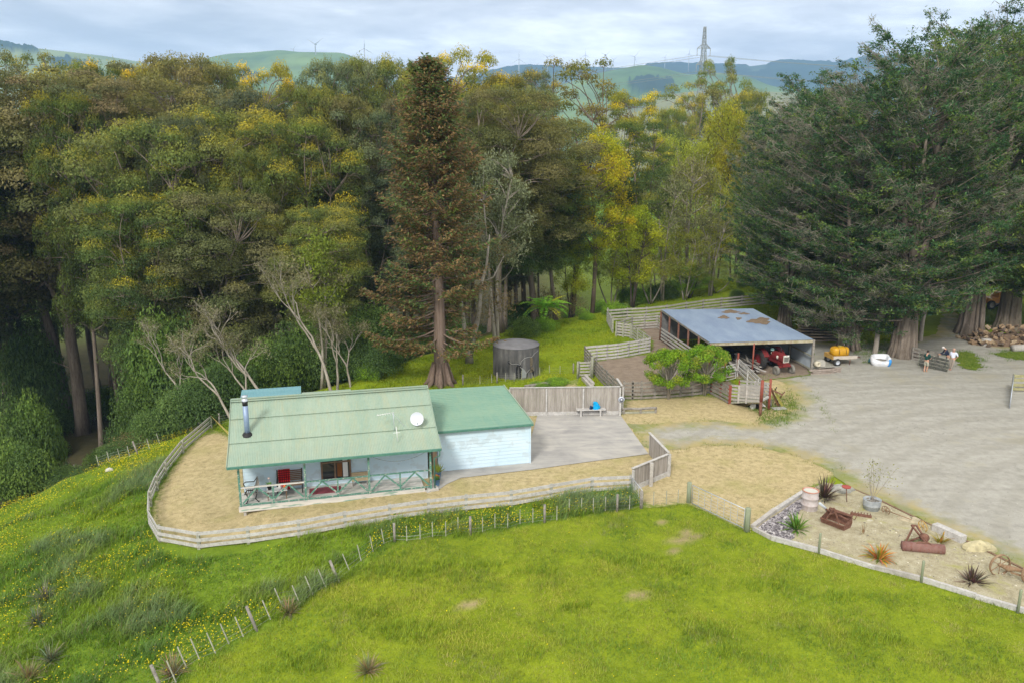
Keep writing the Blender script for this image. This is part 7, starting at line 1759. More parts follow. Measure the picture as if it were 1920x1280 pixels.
# ---------------------------------------------------------------- pylon, lines, turbines
def pylon():
    y = 420.0; b = at_y(1314, 205, y); tp = at_y(1320, 51, y); hgt_ = tp[2] - b[2]; z0 = hz(b[0], y); hgt_ = tp[2] - z0
    t = thing("pylon", "steel lattice power pylon standing on the far pasture", "pylon", (b[0], y, z0), R(12)); mt = mk("pylon_steel", (.26, .27, .29), (.32, .33, .35), 1, .6, .3); m = MB(); lev = 26; th = .24
    wd = lambda q: .45 + .040 * (1 - q) * hgt_
    for i in range(lev):
        qa, qb = i / lev, (i + 1) / lev; wa, wb = wd(qa), wd(qb); ca = [(sx * wa, sy * wa, qa * hgt_) for sx, sy in ((-1, -1), (1, -1), (1, 1), (-1, 1))]; cb = [(sx * wb, sy * wb, qb * hgt_) for sx, sy in ((-1, -1), (1, -1), (1, 1), (-1, 1))]
        for k in range(4): m.beam(ca[k], cb[k], th, th); m.beam(ca[k], cb[(k + 1) % 4], th * .5, th * .5); m.beam(ca[(k + 1) % 4], cb[k], th * .5, th * .5); m.beam(cb[k], cb[(k + 1) % 4], th * .5, th * .5)
    m.build("lattice", mt, t); ends = []
    for q, L in ((1 - 9.8 / hgt_, 3.5), (1 - 17.6 / hgt_, 3.6)):
        m = MB(); w = wd(q)
        for s in (-1, 1):
            for sy in (-w, w): m.beam((s * w, sy, q * hgt_), (s * L, 0, q * hgt_ - .3), .28, .28); m.beam((s * w, sy, q * hgt_ + 1.6), (s * L, 0, q * hgt_ - .3), .22, .22)
        m.build("cross_arm", mt, t)
        for s in (-1, 1):
            o = MB().tube([(s * L, 0, q * hgt_ - .3), (s * L, 0, q * hgt_ - 3.9)], .16, 5).build("insulator", mt, t); ends.append((s * L, q * hgt_ - 3.6))
    ca, sa = math.cos(R(12)), math.sin(R(12))
    for i, (dx, z) in enumerate(ends):
        a = np.array([b[0] + dx * ca, y + dx * sa, z0 + z])
        for sgn, dirv, drop, lb in ((-1, np.array([-.985, .40, 0]), 14, "left"), (1, np.array([.93, -.22, 0]), 13, "right")):
            e = a + dirv * 300 + np.array([0, 0, -drop]); o = thing("power_line", "thin power cable running from the pylon across to the %s" % lb, "cable", a, 0, "cables strung from the pylon towards the %s" % lb); m = MB(); m.tube([a + (e - a) * u - np.array([0, 0, 9 * 4 * u * (1 - u) * .6]) for u in np.linspace(0, 1, 18)], .07, 4, False); m.build("cable", mt, o, local=False)
pylon()
def turbine():
    M_T = mk("turbine_white", (.40, .41, .43), (.44, .45, .47), .1, .5)
    tw = MB(); tw.tube([(0, 0, -60), (0, 0, 0)], [1.6, 1.0], 8); na = MB(); na.box((0, 1.2, .6), (2.4, 6, 2.4)); bl = []
    for k in range(3):
        m = MB(); a = R(120 * k); d = Vector((math.sin(a), 0, math.cos(a))); s = Vector((math.cos(a), 0, -math.sin(a)))
        c = Vector((0, -2.2, .6)); m.add([c - s * .5, c + d * 5 + s * 1.1, c + d * 24, c + d * 5 - s * .4] + [q + Vector((0, .35, 0)) for q in (c - s * .5, c + d * 5 + s * 1.1, c + d * 24, c + d * 5 - s * .4)], [(0, 1, 2, 3), (7, 6, 5, 4), (0, 4, 5, 1), (1, 5, 6, 2), (2, 6, 7, 3), (3, 7, 4, 0)]); bl.append(np_mesh_mb(m, "blade", M_T))
    tm, nm = np_mesh_mb(tw, "tower", M_T), np_mesh_mb(na, "nacelle", M_T)
    lst = [(376, 110, 2700, 20, "turbine low at the left shoulder of the rounded green hill", 10), (550, 93, 3000, 12, "small half hidden turbine on the summit of the rounded hill", 40), (591, 84, 2500, 24, "turbine on the crest of the rounded green hill", 60), (683, 92, 2300, 24, "tallest turbine standing right of the rounded hill", 0), (734, 110, 3000, 15, "faint turbine just left of the conifer top", 30),
           (840, 110, 3200, 16, "faint turbine between the conifer and the tall yellow gum", 0), (973, 112, 3000, 18, "turbine above the left end of the blue ridge", 0), (1026, 108, 3200, 16, "turbine right of the first one on the blue ridge", 60), (1098, 104, 3200, 14, "turbine behind the open spreading gum", 0), (1136, 104, 3300, 14, "turbine right of the open spreading gum", 45), (1151, 112, 3600, 11, "smaller turbine close beside another on the ridge", 60), (1190, 107, 3200, 15, "turbine above the dark pine block hill", 40), (1247, 108, 3400, 11, "small turbine left of the pylon", 20), (1262, 113, 3800, 8, "tiny turbine next to the power line", 60), (1292, 102, 3200, 14, "turbine just left of the pylon shaft", 5), (1008, 121, 3900, 7, "tiny distant turbine between two larger ones", 40)]
    for px, py, y, Lp, lb, ph in lst:
        p = at_y(px, py, y); s = Lp * .85 / FPX * y / 24; t = thing("wind_turbine", lb, "wind turbine", p, R(random.uniform(-25, 25)), "wind turbines along the horizon ridge"); t.scale = (s, s, s); t.rotation_euler[1] = 0
        for n, me in (("tower", tm), ("nacelle", nm)): o = link(bpy.data.objects.new(n, me)); o.parent = t
        for me in bl: o = link(bpy.data.objects.new("blade", me)); o.parent = t; o.rotation_euler = (0, R(ph), 0); o.location = (0, 0, 0)
turbine()
# ---------------------------------------------------------------- grass, flowers
M_GRASS = leaf_mat("grass_blades", .25, .6)
def in_view(x, y, m=140):
    z = hgt(x, y); px, py = proj(np.c_[x, y, z]); return (px > -m) & (px < 1920 + m) & (py < 1280 + m) & (py > 0)
def scatter(lo, hi, dens, keep, seed):
    r = np.random.default_rng(seed); n = int((hi[0] - lo[0]) * (hi[1] - lo[1]) * dens); x = r.uniform(lo[0], hi[0], n); y = r.uniform(lo[1], hi[1], n)
    k = in_view(x, y); x, y = x[k], y[k]; k = keep(x, y) > r.random(len(x)); return x[k], y[k], r
def blades(name, x, y, r, nb, hmin, hmax, w, colfn, label, spread=.06, lean=.5, hscale=None, wind=(0, 0), seg=2):
    n = len(x) * nb; X = np.repeat(x, nb) + r.normal(size=n) * spread; Y = np.repeat(y, nb) + r.normal(size=n) * spread; Z = hgt(X, Y) - .01
    H = r.uniform(hmin, hmax, n) * (np.repeat(hscale, nb) if hscale is not None else 1); a = r.uniform(0, 6.283, n); L = lean * H * r.uniform(.2, 1.2, n)
    dx = np.cos(a) * L + wind[0] * H; dy = np.sin(a) * L + wind[1] * H; b = a + 1.57 + r.normal(size=n) * .4; W = w * r.uniform(.6, 1.3, n); sx, sy = np.cos(b) * W * .5, np.sin(b) * W * .5
    C = colfn(X, Y, r)
    if seg == 1:
        V = np.stack([np.c_[X - sx, Y - sy, Z], np.c_[X + sx, Y + sy, Z], np.c_[X + dx, Y + dy, Z + H]], 1).reshape(-1, 3); F = np.arange(n * 3).reshape(n, 3); C = np.repeat(C, 3, 0)
    else:
        V = np.stack([np.c_[X - sx, Y - sy, Z], np.c_[X + sx, Y + sy, Z], np.c_[X + dx * .35 + sx * .8, Y + dy * .35 + sy * .8, Z + H * .62], np.c_[X + dx * .35 - sx * .8, Y + dy * .35 - sy * .8, Z + H * .62], np.c_[X + dx, Y + dy, Z + H * .93]], 1).reshape(-1, 3)
        i = np.arange(n)[:, None] * 5; F = np.concatenate([i + np.array([[0, 1, 2]]), i + np.array([[0, 2, 3]]), i + np.array([[3, 2, 4]])]); C = np.repeat(C, 5, 0)
    o = link(bpy.data.objects.new(name, np_mesh(name, V, F, C, M_GRASS))); return tag(o, label, kind="stuff")
def cmix(a, b, t): return np.array(a)[None] * (1 - t[:, None]) + np.array(b)[None] * t[:, None]
OVER = [lawn, grav, bed, conc, pen]
def free(x, y, m=.05):
    k = np.ones(len(x))
    for p in OVER: k = k * (sdf(x, y, p) > m)
    return k
BARE = [(1278, 1012, .55), (1296, 1000, .45), (1265, 1028, .35), (1240, 978, .3), (1187, 1118, .22), (880, 1135, .25)]
def bare_k(x, y):
    k = np.ones(len(x))
    for px, py, rad in BARE: q = PZ(px, py); d = np.hypot((x - q[0]) / 1.3, y - q[1]) + .35 * fbm(x, y, 2.3, px); k *= .12 + .88 * sstep(rad * .6, rad * 1.1, d)
    return k
# short paddock grass
def pad_col(X, Y, r):
    f = np.clip(.5 + 1.0 * fbm(X, Y, .55, 2) + .5 * fbm(X, Y, 1.7, 12) + .25 * r.normal(size=len(X)), 0, 1); c = cmix((.16, .25, .026), (.39, .405, .055), f); w = np.clip(2.2 * fbm(X, Y, .27, 33) - .25, 0, 1)[:, None] * .6; c = c * (1 - w) + np.array((.18, .32, .035)) * w; w = np.clip(3.0 * fbm(X, Y, 1.15, 71) - 1.25, 0, 1)[:, None] * .7; c = c * (1 - w) + np.array((.40, .36, .16)) * w
    g = np.clip(.1 + 1.3 * fbm(X, Y, .9, 9), 0, 1)[:, None] * .55; c = c * (1 - g) + np.array((.11, .22, .018)) * g
    s = r.random(len(X)) < .05; c[s] = (.34, .29, .10); return c * r.uniform(.75, 1.25, (len(X), 1))
def pad_keep(x, y): return (sdf(x, y, PAD_POLY) < .15) * free(x, y) * (y < 40) * bare_k(x, y)
x, y, r = scatter((-15, 17), (24, 36), 135, pad_keep, 21)
blades("grass", x, y, r, 4, .05, .13, .020, pad_col, "short bright green grazed grass of the front paddock", .06, .9, hscale=(.55 + 1.1 * np.clip(.35 + fbm(x, y, .8, 4), 0, 1)), seg=1)
# rank clumps in the paddock
def clump_keep(x, y):
    c = np.zeros(len(x))
    for px, py, rx, ry in [(790, 1075, 1.7, .7), (770, 1180, 1.1, .5), (930, 1060, .7, .3), (1250, 1070, .8, .4), (1010, 1070, .8, .35), (990, 1230, .5, .3), (1080, 1140, .6, .3), (690, 1150, .8, .35), (1440, 1100, .9, .35), (1180, 1050, 1.0, .4), (1330, 1180, .8, .4), (1560, 1120, .9, .35), (1380, 1230, .6, .3), (880, 1000, .8, .3), (1640, 1200, .8, .35), (560, 1240, .9, .4)]:
        q = PZ(px, py); c = np.maximum(c, .4 * sstep(1.9, .1, np.hypot((x - q[0]) / rx, (y - q[1]) / ry) + .4 * fbm(x, y, 2, px)))
    return c * (sdf(x, y, PAD_POLY) < 0) * free(x, y)
x, y, r = scatter((-14, 18), (20, 35), 110, clump_keep, 22)
blades("rank_grass", x, y, r, 6, .12, .34, .018, lambda X, Y, r: cmix((.13, .24, .015), (.28, .35, .02), r.random(len(X))) * r.uniform(.75, 1.25, (len(X), 1)), "taller dark green grass clumps dotted over the paddock", .07, .8, wind=(.12, .05))
# long meadow grass left of the wire fence
def mea_mask(x, y): return (sdf(x, y, PAD_POLY) > .1) * (sdf(x, y, LAWN_POLY) > .12) * (y < 52) * (sdf(x, y, EDGE_POLY) < 2.0) * free(x, y)
def mea_col(X, Y, r):
    f = np.clip(.45 + 1.1 * fbm(X, Y, .42, 6) + .2 * r.normal(size=len(X)), 0, 1); c = cmix((.11, .225, .024), (.25, .35, .018), f)
    g = np.clip(2.2 * fbm(X, Y, .40, 14) + .9 * fbm(X, Y, 1.3, 3) - .3, 0, 1)[:, None]; c = c * (1 - g * .75) + np.array((.19, .275, .14)) * g * .7
    s = r.random(len(X)) < .06; c[s] = (.27, .25, .13); return c * r.uniform(.72, 1.28, (len(X), 1))
x, y, r = scatter((-42, 15), (6.5, 52), 62, mea_mask, 23)
near = np.hypot(x - 0, y) < 34
hs = np.clip(.6 + 1.7 * fbm(x, y, .40, 14) + .9 * fbm(x, y, 1.3, 3),   .22, 1.5) * np.where(sdf(x, y, EDGE_POLY) > -3.5, .45, 1)
blades("long_grass", x, y, r, 8, .18, .52, .019, mea_col, "long lush windblown grass of the meadow below the cottage lawn", .10, .9, hscale=hs, wind=(.28, -.12))
# knoll behind the garage and by the yards
def kn_keep(x, y): return (y > 44) * (sdf(x, y, EDGE_POLY) < 1.5) * free(x, y, .0) * (x < 36) * (1 - .9 * (sdf(x, y, LAWN_POLY) < -.3) * (y < 46))
x, y, r = scatter((-22, 44), (36, 106), 30, kn_keep, 24)
blades("grass", x, y, r, 4, .06, .20, .035, lambda X, Y, r: cmix((.16, .26, .012), (.35, .38, .02), np.clip(.5 + .9 * fbm(X, Y, .4, 8) + .25 * r.normal(size=len(X)), 0, 1)) * r.uniform(.75, 1.25, (len(X), 1)), "bright grass of the knoll behind the cottage and yards", .10, .9, hscale=(.5 + 1.2 * np.clip(.4 + fbm(x, y, .7, 4), 0, 1)), seg=1)
# cut stubble on the tan lawns
def lawn_keep(x, y): return (sdf(x, y, lawn) < -.05) * (sdf(x, y, grav) > -.3) * (sdf(x, y, conc) > 0) * (sdf(x, y, bed) > 0) * (sdf(x, y, pen) > 0) * (.25 + .75 * np.clip(.5 + fbm(x, y, 1.6, 4), 0, 1))
HOUSE_POLY = [HW(*q)[:2] for q in ((.0, .1), (9, .1), (9.6, 2.2), (14.7, 2.2), (14.7, 9), (5.6, 9.8), (-.4, 9.8))]
x, y, r = scatter((-20, 26), (19, 58), 60, lambda a, b: lawn_keep(a, b) * (sdf(a, b, HOUSE_POLY) > 0), 25)
blades("hay_stubble", x, y, r, 4, .03, .08, .028, lambda X, Y, r: cmix((.30, .26, .13), (.58, .48, .28), np.clip(.55 + .7 * fbm(X, Y, 1.3, 3) + .3 * r.normal(size=len(X)), 0, 1)) * np.where(r.random((len(X), 1)) < .07, np.array([[.5, .75, .4]]), 1), "dry mown stubble strewn over the tan lawns", .09, 1.6, seg=1)
# green fringe along lawn, gravel and garden edges
def fr_keep(x, y):
    d = np.minimum(np.abs(sdf(x, y, lawn)), np.minimum(np.abs(sdf(x, y, bed)) + .1, np.abs(sdf(x, y, grav)) * .6 + .15)); return sstep(.5, .05, d) * np.clip(.25 + 1.1 * fbm(x, y, .8, 31), 0, 1) * (sdf(x, y, conc) > .1) * (sdf(x, y, HOUSE_POLY) > .1) * (x < 24)
x, y, r = scatter((-19, 22), (24, 62), 60, fr_keep, 26)
blades("edge_grass", x, y, r, 5, .05, .18, .022, lambda X, Y, r: cmix((.10, .19, .02), (.26, .28, .05), r.random(len(X))) * r.uniform(.75, 1.25, (len(X), 1)), "ragged grass fringe along the edges of lawn, gravel and garden", .07, .9, seg=1)
def bed_keep(x, y): return (sdf(x, y, bed) < -.1) * (sdf(x, y, chips) > 0) * np.clip(1.7 * fbm(x, y, .7, 17) - .1, 0, 1)
x, y, r = scatter((9, 20), (20, 35), 70, bed_keep, 27)
blades("garden_weeds", x, y, r, 5, .03, .10, .022, lambda X, Y, r: cmix((.16, .22, .03), (.34, .31, .08), r.random(len(X))) * r.uniform(.75, 1.25, (len(X), 1)), "thin weeds creeping over the gravelly garden bed", .07, .9, seg=1)
for pl, sd_, d in [([(1425, 765), (1450, 745), (1478, 742), (1490, 765), (1478, 792), (1450, 798), (1430, 790)], 41, 45), ([(1786, 668), (1812, 660), (1838, 672), (1843, 688), (1825, 696), (1806, 690), (1798, 680)], 42, 45), ([(1862, 664), (1890, 660), (1960, 664), (1960, 676), (1900, 676)], 43, 40), ([(1790, 596), (1830, 580), (1960, 570), (1960, 612), (1880, 606), (1835, 606)], 44, 20), ([(1600, 660), (1640, 640), (1690, 640), (1680, 660), (1630, 680)], 45, 30)]:
    P2 = W2(pl); A = np.array(P2); x, y, r = scatter(A.min(0) - .8, A.max(0) + .8, d, lambda a, b: sstep(.7, -.3, sdf(a, b, P2) + .8 * fbm(a, b, 1.3, sd_)), sd_)
    blades("patch_blades", x, y, r, 5, .08, .26, .03, lambda X, Y, r: cmix((.06, .15, .012), (.17, .25, .02), r.random(len(X))) * r.uniform(.75, 1.25, (len(X), 1)), "green blades of a grass island in the yard", .1, .9, seg=1)
# buttercups
def flowers():
    def keep(x, y):
        base = np.clip(2.4 * fbm(x, y, .23, 51) + .8 * fbm(x, y, 1.2, 5) - .15, 0, 1); strip = (x > -6) & (y > 29.5)
        left = sstep(-17, -26, x) * .55
        return mea_mask(x, y) * np.where(strip, .35 + .65 * np.clip(.3 + fbm(x, y, .7, 6), 0, 1), np.clip(base * .45 + 1.3 * left * np.clip(.35 + 1.4 * fbm(x, y, .35, 8), 0, 1), 0, 1))
    x, y, r = scatter((-42, 15), (6.5, 52), 120, keep, 61); x2, y2, r2 = scatter((-15, 17), (24, 35), 2.2, lambda a, b: pad_keep(a, b) * np.clip(1.5 * fbm(a, b, .4, 8), 0, 1), 62)
    x = np.r_[x, x2]; y = np.r_[y, y2]; n = len(x); z = hgt(x, y) + np.r_[r.uniform(.16, .42, n - len(x2)) , r.uniform(.08, .14, len(x2))]; s = r.uniform(.015, .027, n); c = np.c_[x, y, z]; t1 = norm(np.c_[np.ones(n), np.zeros(n), r.normal(size=n) * .4]); t2 = norm(np.c_[np.zeros(n), np.ones(n), r.normal(size=n) * .4]); V = []
    for k in range(5): a = 2 * math.pi * k / 5; V.append(c + (t1 * math.cos(a) + t2 * math.sin(a)) * s[:, None])
    V = np.stack(V, 1).reshape(-1, 3); F = np.arange(n * 5).reshape(n, 5); C = np.repeat(vary(r, (.30, .22, .003), n, .18), 5, 0)
    tag(link(bpy.data.objects.new("buttercup_flowers", np_mesh("buttercup_flowers", V, F, C, M_GRASS))), "yellow buttercups thick through the long meadow grass", kind="stuff")
flowers()
TS = [(.26, .22, .12), (.34, .27, .13), (.20, .20, .08)]; TG = [(.17, .19, .11), (.12, .16, .07), (.24, .24, .15)]
for px, py, L, n, cols, lb in [(690, 1262, .75, 120, TS, "dry brown tussock at the bottom edge of the paddock"), (325, 1268, .85, 130, TS, "dry straw tussock hugging the lowest leaning fence post"), (543, 1152, .7, 100, TS, "straw coloured tussock against the leaning batten fence"), (85, 1128, .95, 150, TG, "pale seedy grass tussock at the left, the upper of three"), (70, 1172, .8, 110, TG, "pale grey green tussock at the left, the middle of three"), (55, 1278, .9, 130, TS, "bleached tussock in the bottom left corner"), (95, 1240, .8, 110, TG, "grey green tussock above the bottom left corner"), (505, 900, .3, 5, TG, "tiny weed sprig beside the verandah foot")][:7]:
    blade_plant("tussock", lb, G(px, py), n, L, cols, .018, .9, int(px), .7)

# loose stones on the yard and in the garden
def pebbles(name, lo, hi, dens, keep, seed, smin, smax, cols, label, off):
    x, y, r = scatter(lo, hi, dens, keep, seed); n = len(x); s = r.uniform(smin, smax, n) * (r.random(n) ** .5 + .4); z = hgt(x, y) + off; a = r.uniform(0, 6.28, n); V = []
    for k in range(4): V.append(np.c_[x + s * np.cos(a + 1.57 * k) * r.uniform(.6, 1.2, n), y + s * np.sin(a + 1.57 * k) * r.uniform(.6, 1.2, n), z])
    V.append(np.c_[x + s * .2 * r.normal(size=n), y + s * .2 * r.normal(size=n), z + s * r.uniform(.4, .8, n)]); V = np.stack(V, 1).reshape(-1, 3); i = np.arange(n)[:, None] * 5
    F = np.concatenate([i + np.array([[k, (k + 1) % 4, 4]]) for k in range(4)]); C = np.repeat(np.array(cols)[r.integers(0, len(cols), n)] * r.uniform(.7, 1.3, (n, 1)), 5, 0)
    tag(link(bpy.data.objects.new(name, np_mesh(name, V, F, C, M_STONE))), label, kind="stuff")
M_STONE = vcol_mat("loose_stone", .9, .2, .2, 20)
pebbles("loose_stones", (8, 24), (40, 60), 9, lambda x, y: (sdf(x, y, grav) < -.1) * np.clip(.4 + fbm(x, y, .5, 3), 0, 1), 81, .015, .038, [(.36, .345, .31), (.22, .21, .19), (.30, .28, .24)], "loose stones scattered over the gravel yard", .034)
pebbles("garden_stones", (9, 21), (20, 35), 40, lambda x, y: (sdf(x, y, bed) < -.1) * (sdf(x, y, chips) > 0) * np.clip(.3 + 1.3 * fbm(x, y, .8, 23), 0, 1), 82, .015, .05, [(.48, .45, .36), (.30, .27, .2), (.22, .2, .16)], "small stones and debris strewn over the garden bed", .06)
pebbles("slate_pieces", (9, 14), (28, 35), 160, lambda x, y: (sdf(x, y, chips) < -.02) * 1.0, 83, .04, .09, [(.16, .15, .16), (.28, .26, .28), (.40, .38, .39), (.10, .09, .10)], "flat slate pieces covering the garden corner", .08)
# ---------------------------------------------------------------- people and dog
def skin_mesh(name, verts, edges, radii, mat, root=0, sub=2):
    me = bpy.data.meshes.new(name); me.from_pydata([tuple(v) for v in verts], edges, []); o = bpy.data.objects.new(name, me); COL.objects.link(o)
    m = o.modifiers.new("skin", 'SKIN'); m.use_smooth_shade = True
    for i, q in enumerate(radii): sv = me.skin_vertices[0].data[i]; sv.radius = (q, q) if not hasattr(q, '__len__') else q; sv.use_root = (i == root)
    s = o.modifiers.new("sub", 'SUBSURF'); s.levels = sub; s.render_levels = sub
    bpy.context.view_layer.update(); dg = bpy.context.evaluated_depsgraph_get(); e = o.evaluated_get(dg); m2 = bpy.data.meshes.new_from_object(e); m2.name = name
    bpy.data.objects.remove(o); m2.materials.clear(); m2.materials.append(mat); m2.polygons.foreach_set("use_smooth", np.ones(len(m2.polygons), bool)); return m2
M_SKIN = mk("skin", (.50, .28, .20), (.56, .33, .24), 8, .6)
def person(label, loc, rz, pose, shirt, trousers, hair, shoes, sleeve=.5, leg_cover=1.0, beard=None):
    """pose: joint positions in metres in the figure's frame (x right, y forward, z up)"""
    J = {k: Vector(v) for k, v in pose.items()}; t = thing("person", label, "person", loc, rz); V = []; E = []; Rd = []; idx = {}
    def add(n, p, r, par=None):
        idx[n] = len(V); V.append(Vector(p)); Rd.append(r)
        if par is not None: E.append((idx[par], idx[n]))
    add('pel', J['pel'], .135); add('spine', (J['pel'] + J['chest']) / 2, .125, 'pel'); add('chest', J['chest'], .145, 'spine'); add('neck', J['neck'], .055, 'chest')
    hd = J['head']; up_ = (hd - J['neck']).normalized(); add('jaw', J['neck'] + up_ * .08, .062, 'neck'); add('head', hd, .092, 'jaw'); add('crown', hd + up_ * .085, .07, 'head')
    for s in 'LR':
        add('sh' + s, J['sh' + s], .062, 'chest'); add('el' + s, J['el' + s], .042, 'sh' + s); add('wr' + s, J['wr' + s], .028, 'el' + s)
        d = (J['wr' + s] - J['el' + s]).normalized(); d = (d + Vector((0, 0, -.15))).normalized(); sd = d.cross(Vector((0, 1, .2))).normalized(); add('pa' + s, J['wr' + s] + d * .07, .032, 'wr' + s); nrm = sd.cross(d)
        for k, (o_, L) in enumerate(((-.03, .065), (-.01, .078), (.01, .074), (.03, .056))):
            b = J['wr' + s] + d * .095 + sd * o_; add('f%d%s' % (k, s), b + d * L * .45, .0095, 'pa' + s); add('g%d%s' % (k, s), b + d * L * .85 + nrm * .022, .008, 'f%d%s' % (k, s))
        b = J['wr' + s] + d * .04 + sd * (.042 if s == 'R' else -.042); add('t' + s, b + d * .03, .011, 'wr' + s); add('u' + s, b + d * .07 + nrm * .015, .009, 't' + s)
        add('hi' + s, J['hi' + s], .095, 'pel'); add('kn' + s, J['kn' + s], .058, 'hi' + s); add('an' + s, J['an' + s], .040, 'kn' + s); add('to' + s, J['to' + s], .038, 'an' + s)
    b = skin_mesh("body", V, E, Rd, M_SKIN); o = link(bpy.data.objects.new("body", b)); o.parent = t
    # face: nose, eyes, mouth, ears as small raised forms on the head
    f = Vector(pose.get('face', (0, 1, 0))).normalized(); sx = f.cross(Vector((0, 0, 1))).normalized(); m = MB()
    m.tube([hd + f * .085 + up_ * .01, hd + f * .112 - up_ * .025, hd + f * .09 - up_ * .032], [.008, .015, .008], 6)
    for q in (-1, 1): m.lathe([(0, -.014), (.024, -.008), (.026, .01), (0, .016)], 8, hd + sx * q * .092, Matrix.Rotation(R(90), 3, 'Y'))
    m.build("face", M_SKIN, o)
    m = MB()
    for q in (-1, 1): m.lathe([(0, -.008), (.011, 0), (0, .008)], 8, hd + f * .086 + sx * q * .034 + up_ * .012)
    m.beam(hd + f * .086 - up_ * .055 - sx * .025, hd + f * .086 - up_ * .055 + sx * .025, .012, .008); m.build("eyes_and_mouth", M_BLACK, o)
    def cloth(nm, pts, eds, rad, mat): me = skin_mesh(nm, pts, eds, rad, mat); q = link(bpy.data.objects.new(nm, me)); q.parent = t; return q
    P_ = [J['pel'] + Vector((0, 0, .02)), (J['pel'] + J['chest']) / 2, J['chest'], J['chest'] + (J['neck'] - J['chest']) * .62]; Ed = [(0, 1), (1, 2), (2, 3)]; Rr = [.158, .150, .168, .075]
    for s in 'LR':
        e = J['sh' + s] + (J['el' + s] - J['sh' + s]) * min(1, sleeve * 1.9); i = len(P_); P_ += [J['sh' + s], e]; Ed += [(2, i), (i, i + 1)]; Rr += [.078, .062]
        if sleeve > .6: P_.append(J['wr' + s]); Ed.append((i + 1, i + 2)); Rr.append(.042)
    cloth("shirt", P_, Ed, Rr, shirt)
    P_ = [J['pel'] + Vector((0, 0, .05)), J['pel']]; Ed = [(0, 1)]; Rr = [.148, .152]
    for s in 'LR':
        i = len(P_); P_ += [J['hi' + s], J['kn' + s]]; Ed += [(1, i), (i, i + 1)]; Rr += [.112, .085]
        if leg_cover >= 1: P_.append(J['an' + s] + Vector((0, 0, .03))); Ed.append((i + 1, i + 2)); Rr.append(.062)
    cloth("trousers", P_, Ed, Rr, trousers)
    for s in 'LR': cloth("shoe", [J['an' + s] - Vector((0, 0, .01)), J['an' + s] + (J['to' + s] - J['an' + s]) * .5 - Vector((0, 0, .02)), J['to' + s]], [(0, 1), (1, 2)], [.052, .055, .045], shoes)
    m = MB(); Mh = up_.to_track_quat('Z', 'Y').to_matrix(); m.lathe([(.100, -.02), (.106, .04), (.098, .09), (.065, .14), (0, .157)], 16, hd - f * .014, Mh); m.build("hair", hair, t)
    return t
def stand(lean=0.0, cross=0.0, armL=None, armR=None, head=(0, .02, 1.60)):
    p = dict(pel=(0, 0, .93), chest=(0, lean * .3, 1.28), neck=(0, lean * .42, 1.47), head=(head[0], head[1] + lean * .5, head[2]), shL=(-.19, lean * .36, 1.41), shR=(.19, lean * .36, 1.41), hiL=(-.095, 0, .88), hiR=(.095, 0, .88), knL=(-.11, .03, .49), knR=(.11, .03, .49), anL=(-.12, -.01, .085), anR=(.12, -.01, .085), toL=(-.14, .15, .045), toR=(.14, .15, .045), elL=(-.25, lean * .3 - .02, 1.12), elR=(.25, lean * .3 - .02, 1.12), wrL=(-.25, .08, .88), wrR=(.25, .08, .88))
    if armL: p['elL'], p['wrL'] = armL
    if armR: p['elR'], p['wrR'] = armR
    return p
D_GRN, D_NVY, D_WHT = mk("dark_green_shirt", (.008, .045, .04), (.012, .06, .05)), mk("navy_jersey", (.015, .022, .05), (.022, .03, .065)), mk("white_blue_shirt", (.62, .66, .80), (.70, .73, .84))
KH, TP, DN = mk("grey_shorts", (.34, .34, .27), (.42, .41, .34)), mk("taupe_trousers", (.30, .26, .22), (.36, .31, .27)), mk("dark_trousers", (.06, .06, .07), (.08, .08, .09))
BT, BS = mk("tan_boots", (.33, .20, .10), (.40, .25, .13)), mk("dark_shoes", (.08, .05, .05), (.12, .08, .07)); H1, H2, H3 = mk("dark_hair", (.02, .014, .012), (.03, .02, .016)), mk("grey_hair", (.50, .47, .45), (.60, .57, .55)), mk("sandy_hair", (.42, .26, .20), (.48, .32, .26))
ps = stand(.02, 0, ((-.25, .05, 1.13), (.02, .24, 1.16)), ((.26, .05, 1.13), (.0, .26, 1.10))); ps['knR'] = (.06, .10, .49); ps['anR'] = (-.02, .13, .085); ps['toR'] = (-.05, .28, .05); ps['face'] = (.4, 1, -.1)
person("person in dark green shirt and pale shorts leaning on the yard panel with folded arms", PZ(1735, 698), R(-62), ps, D_GRN, KH, H1, BT, .5, .5)
ps = stand(.55, 0, ((-.30, .34, 1.14), (-.14, .56, 1.08)), ((.28, .34, 1.12), (.12, .58, 1.06)), (0, .12, 1.56)); ps['face'] = (0, 1, -.4)
person("grey haired person in a navy jersey bending over the end of the yard panel", PZ(1775, 689), R(78), ps, D_NVY, DN, H2, BS, 1.0, 1)
ps = stand(-.03, 0); ps['wrL'] = (-.16, -.14, .98); ps['elL'] = (-.30, -.1, 1.14); ps['wrR'] = (.27, .05, .87); ps['knL'] = (-.04, .05, .49); ps['anL'] = (.03, .04, .085); ps['toL'] = (.02, .20, .05); ps['face'] = (-.3, 1, 0)
person("person in a white shirt and taupe trousers standing behind the bending one", PZ(1784, 694), R(128), ps, D_WHT, TP, H3, BS, .5, 1)
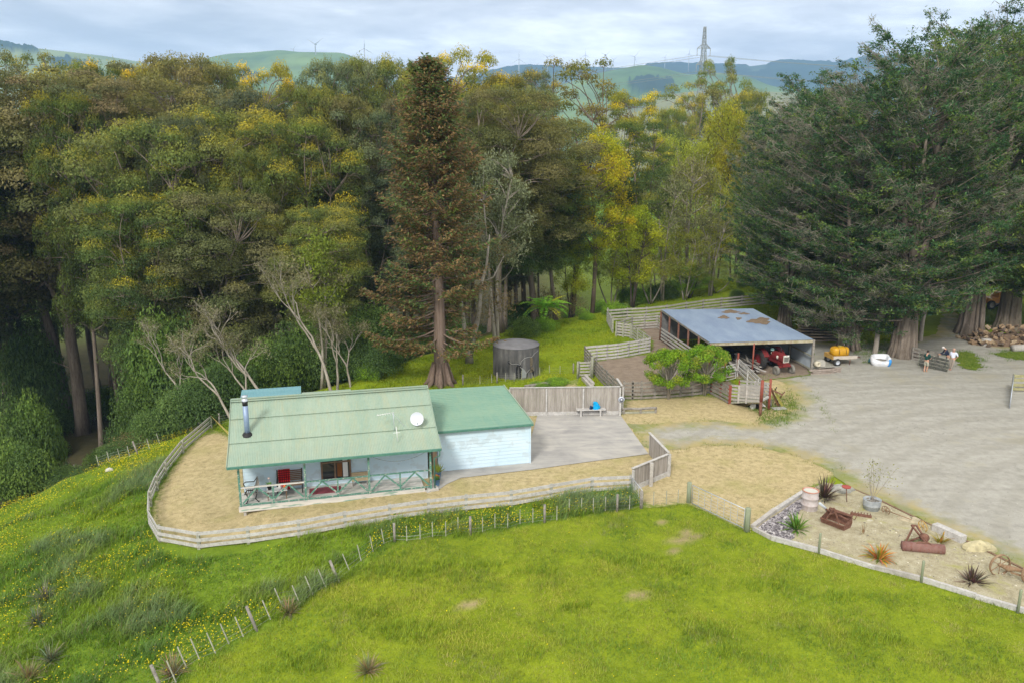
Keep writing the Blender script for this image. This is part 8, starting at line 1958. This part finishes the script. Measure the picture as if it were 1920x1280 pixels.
def dog():
    p = PZ(1417, 766); t = thing("dog", "black and white dog lying in the shade beneath the loading ramp", "dog", p, R(-30)); V = [(-.32, 0, .17), (-.10, 0, .19), (.16, 0, .20), (.32, 0, .27), (.44, 0, .33), (.53, 0, .30), (.61, 0, .27), (-.50, .04, .10), (-.68, .14, .05)]; E = [(0, 1), (1, 2), (2, 3), (3, 4), (4, 5), (5, 6), (0, 7), (7, 8)]; Rr = [.13, .145, .155, .09, .085, .05, .033, .03, .02]
    for sy in (-1, 1):
        i = len(V); V += [(.20, sy * .10, .09), (.30, sy * .12, .045), (.52, sy * .11, .035), (.58, sy * .11, .03)]; E += [(2, i), (i, i + 1), (i + 1, i + 2), (i + 2, i + 3)]; Rr += [.06, .04, .03, .032]
        i = len(V); V += [(-.26, sy * .13, .12), (-.08, sy * .17, .13), (-.26, sy * .19, .05), (-.05, sy * .2, .035)]; E += [(0, i), (i, i + 1), (i + 1, i + 2), (i + 2, i + 3)]; Rr += [.09, .055, .035, .032]
        i = len(V); V += [(.42, sy * .055, .41), (.43, sy * .075, .46)]; E += [(4, i), (i, i + 1)]; Rr += [.026, .012]
    q = NT("dog_coat"); co = q.coord('Object'); sp = q.n('ShaderNodeSeparateXYZ'); q.l(co, sp.inputs[0]); w = q.math('ADD', q.math('SINE', q.math('MULTIPLY', sp.outputs['X'], 9.0), 0), q.math('MULTIPLY', q.noise(co, 5, 3), .8)); m = q.fin(q.ramp(w, [(.42, (.6, .6, .6)), (.5, (.02, .02, .022))]), .9, 0, .1)
    o = link(bpy.data.objects.new("body", skin_mesh("body", V, E, Rr, m, 1))); o.parent = t
dog()
# ---------------------------------------------------------------- render settings
scene.view_settings.view_transform = 'Standard'; scene.view_settings.look = 'None'
scene.view_settings.exposure = EXPOSURE; scene.view_settings.gamma = 1.0
scene.render.engine = 'CYCLES'
scene.cycles.max_bounces = 8; scene.cycles.diffuse_bounces = 5; scene.cycles.glossy_bounces = 2; scene.cycles.transmission_bounces = 3
scene.cycles.volume_bounces = 1; scene.cycles.transparent_max_bounces = 6
scene.cycles.use_denoising = True
scene.cycles.sample_clamp_indirect = 4
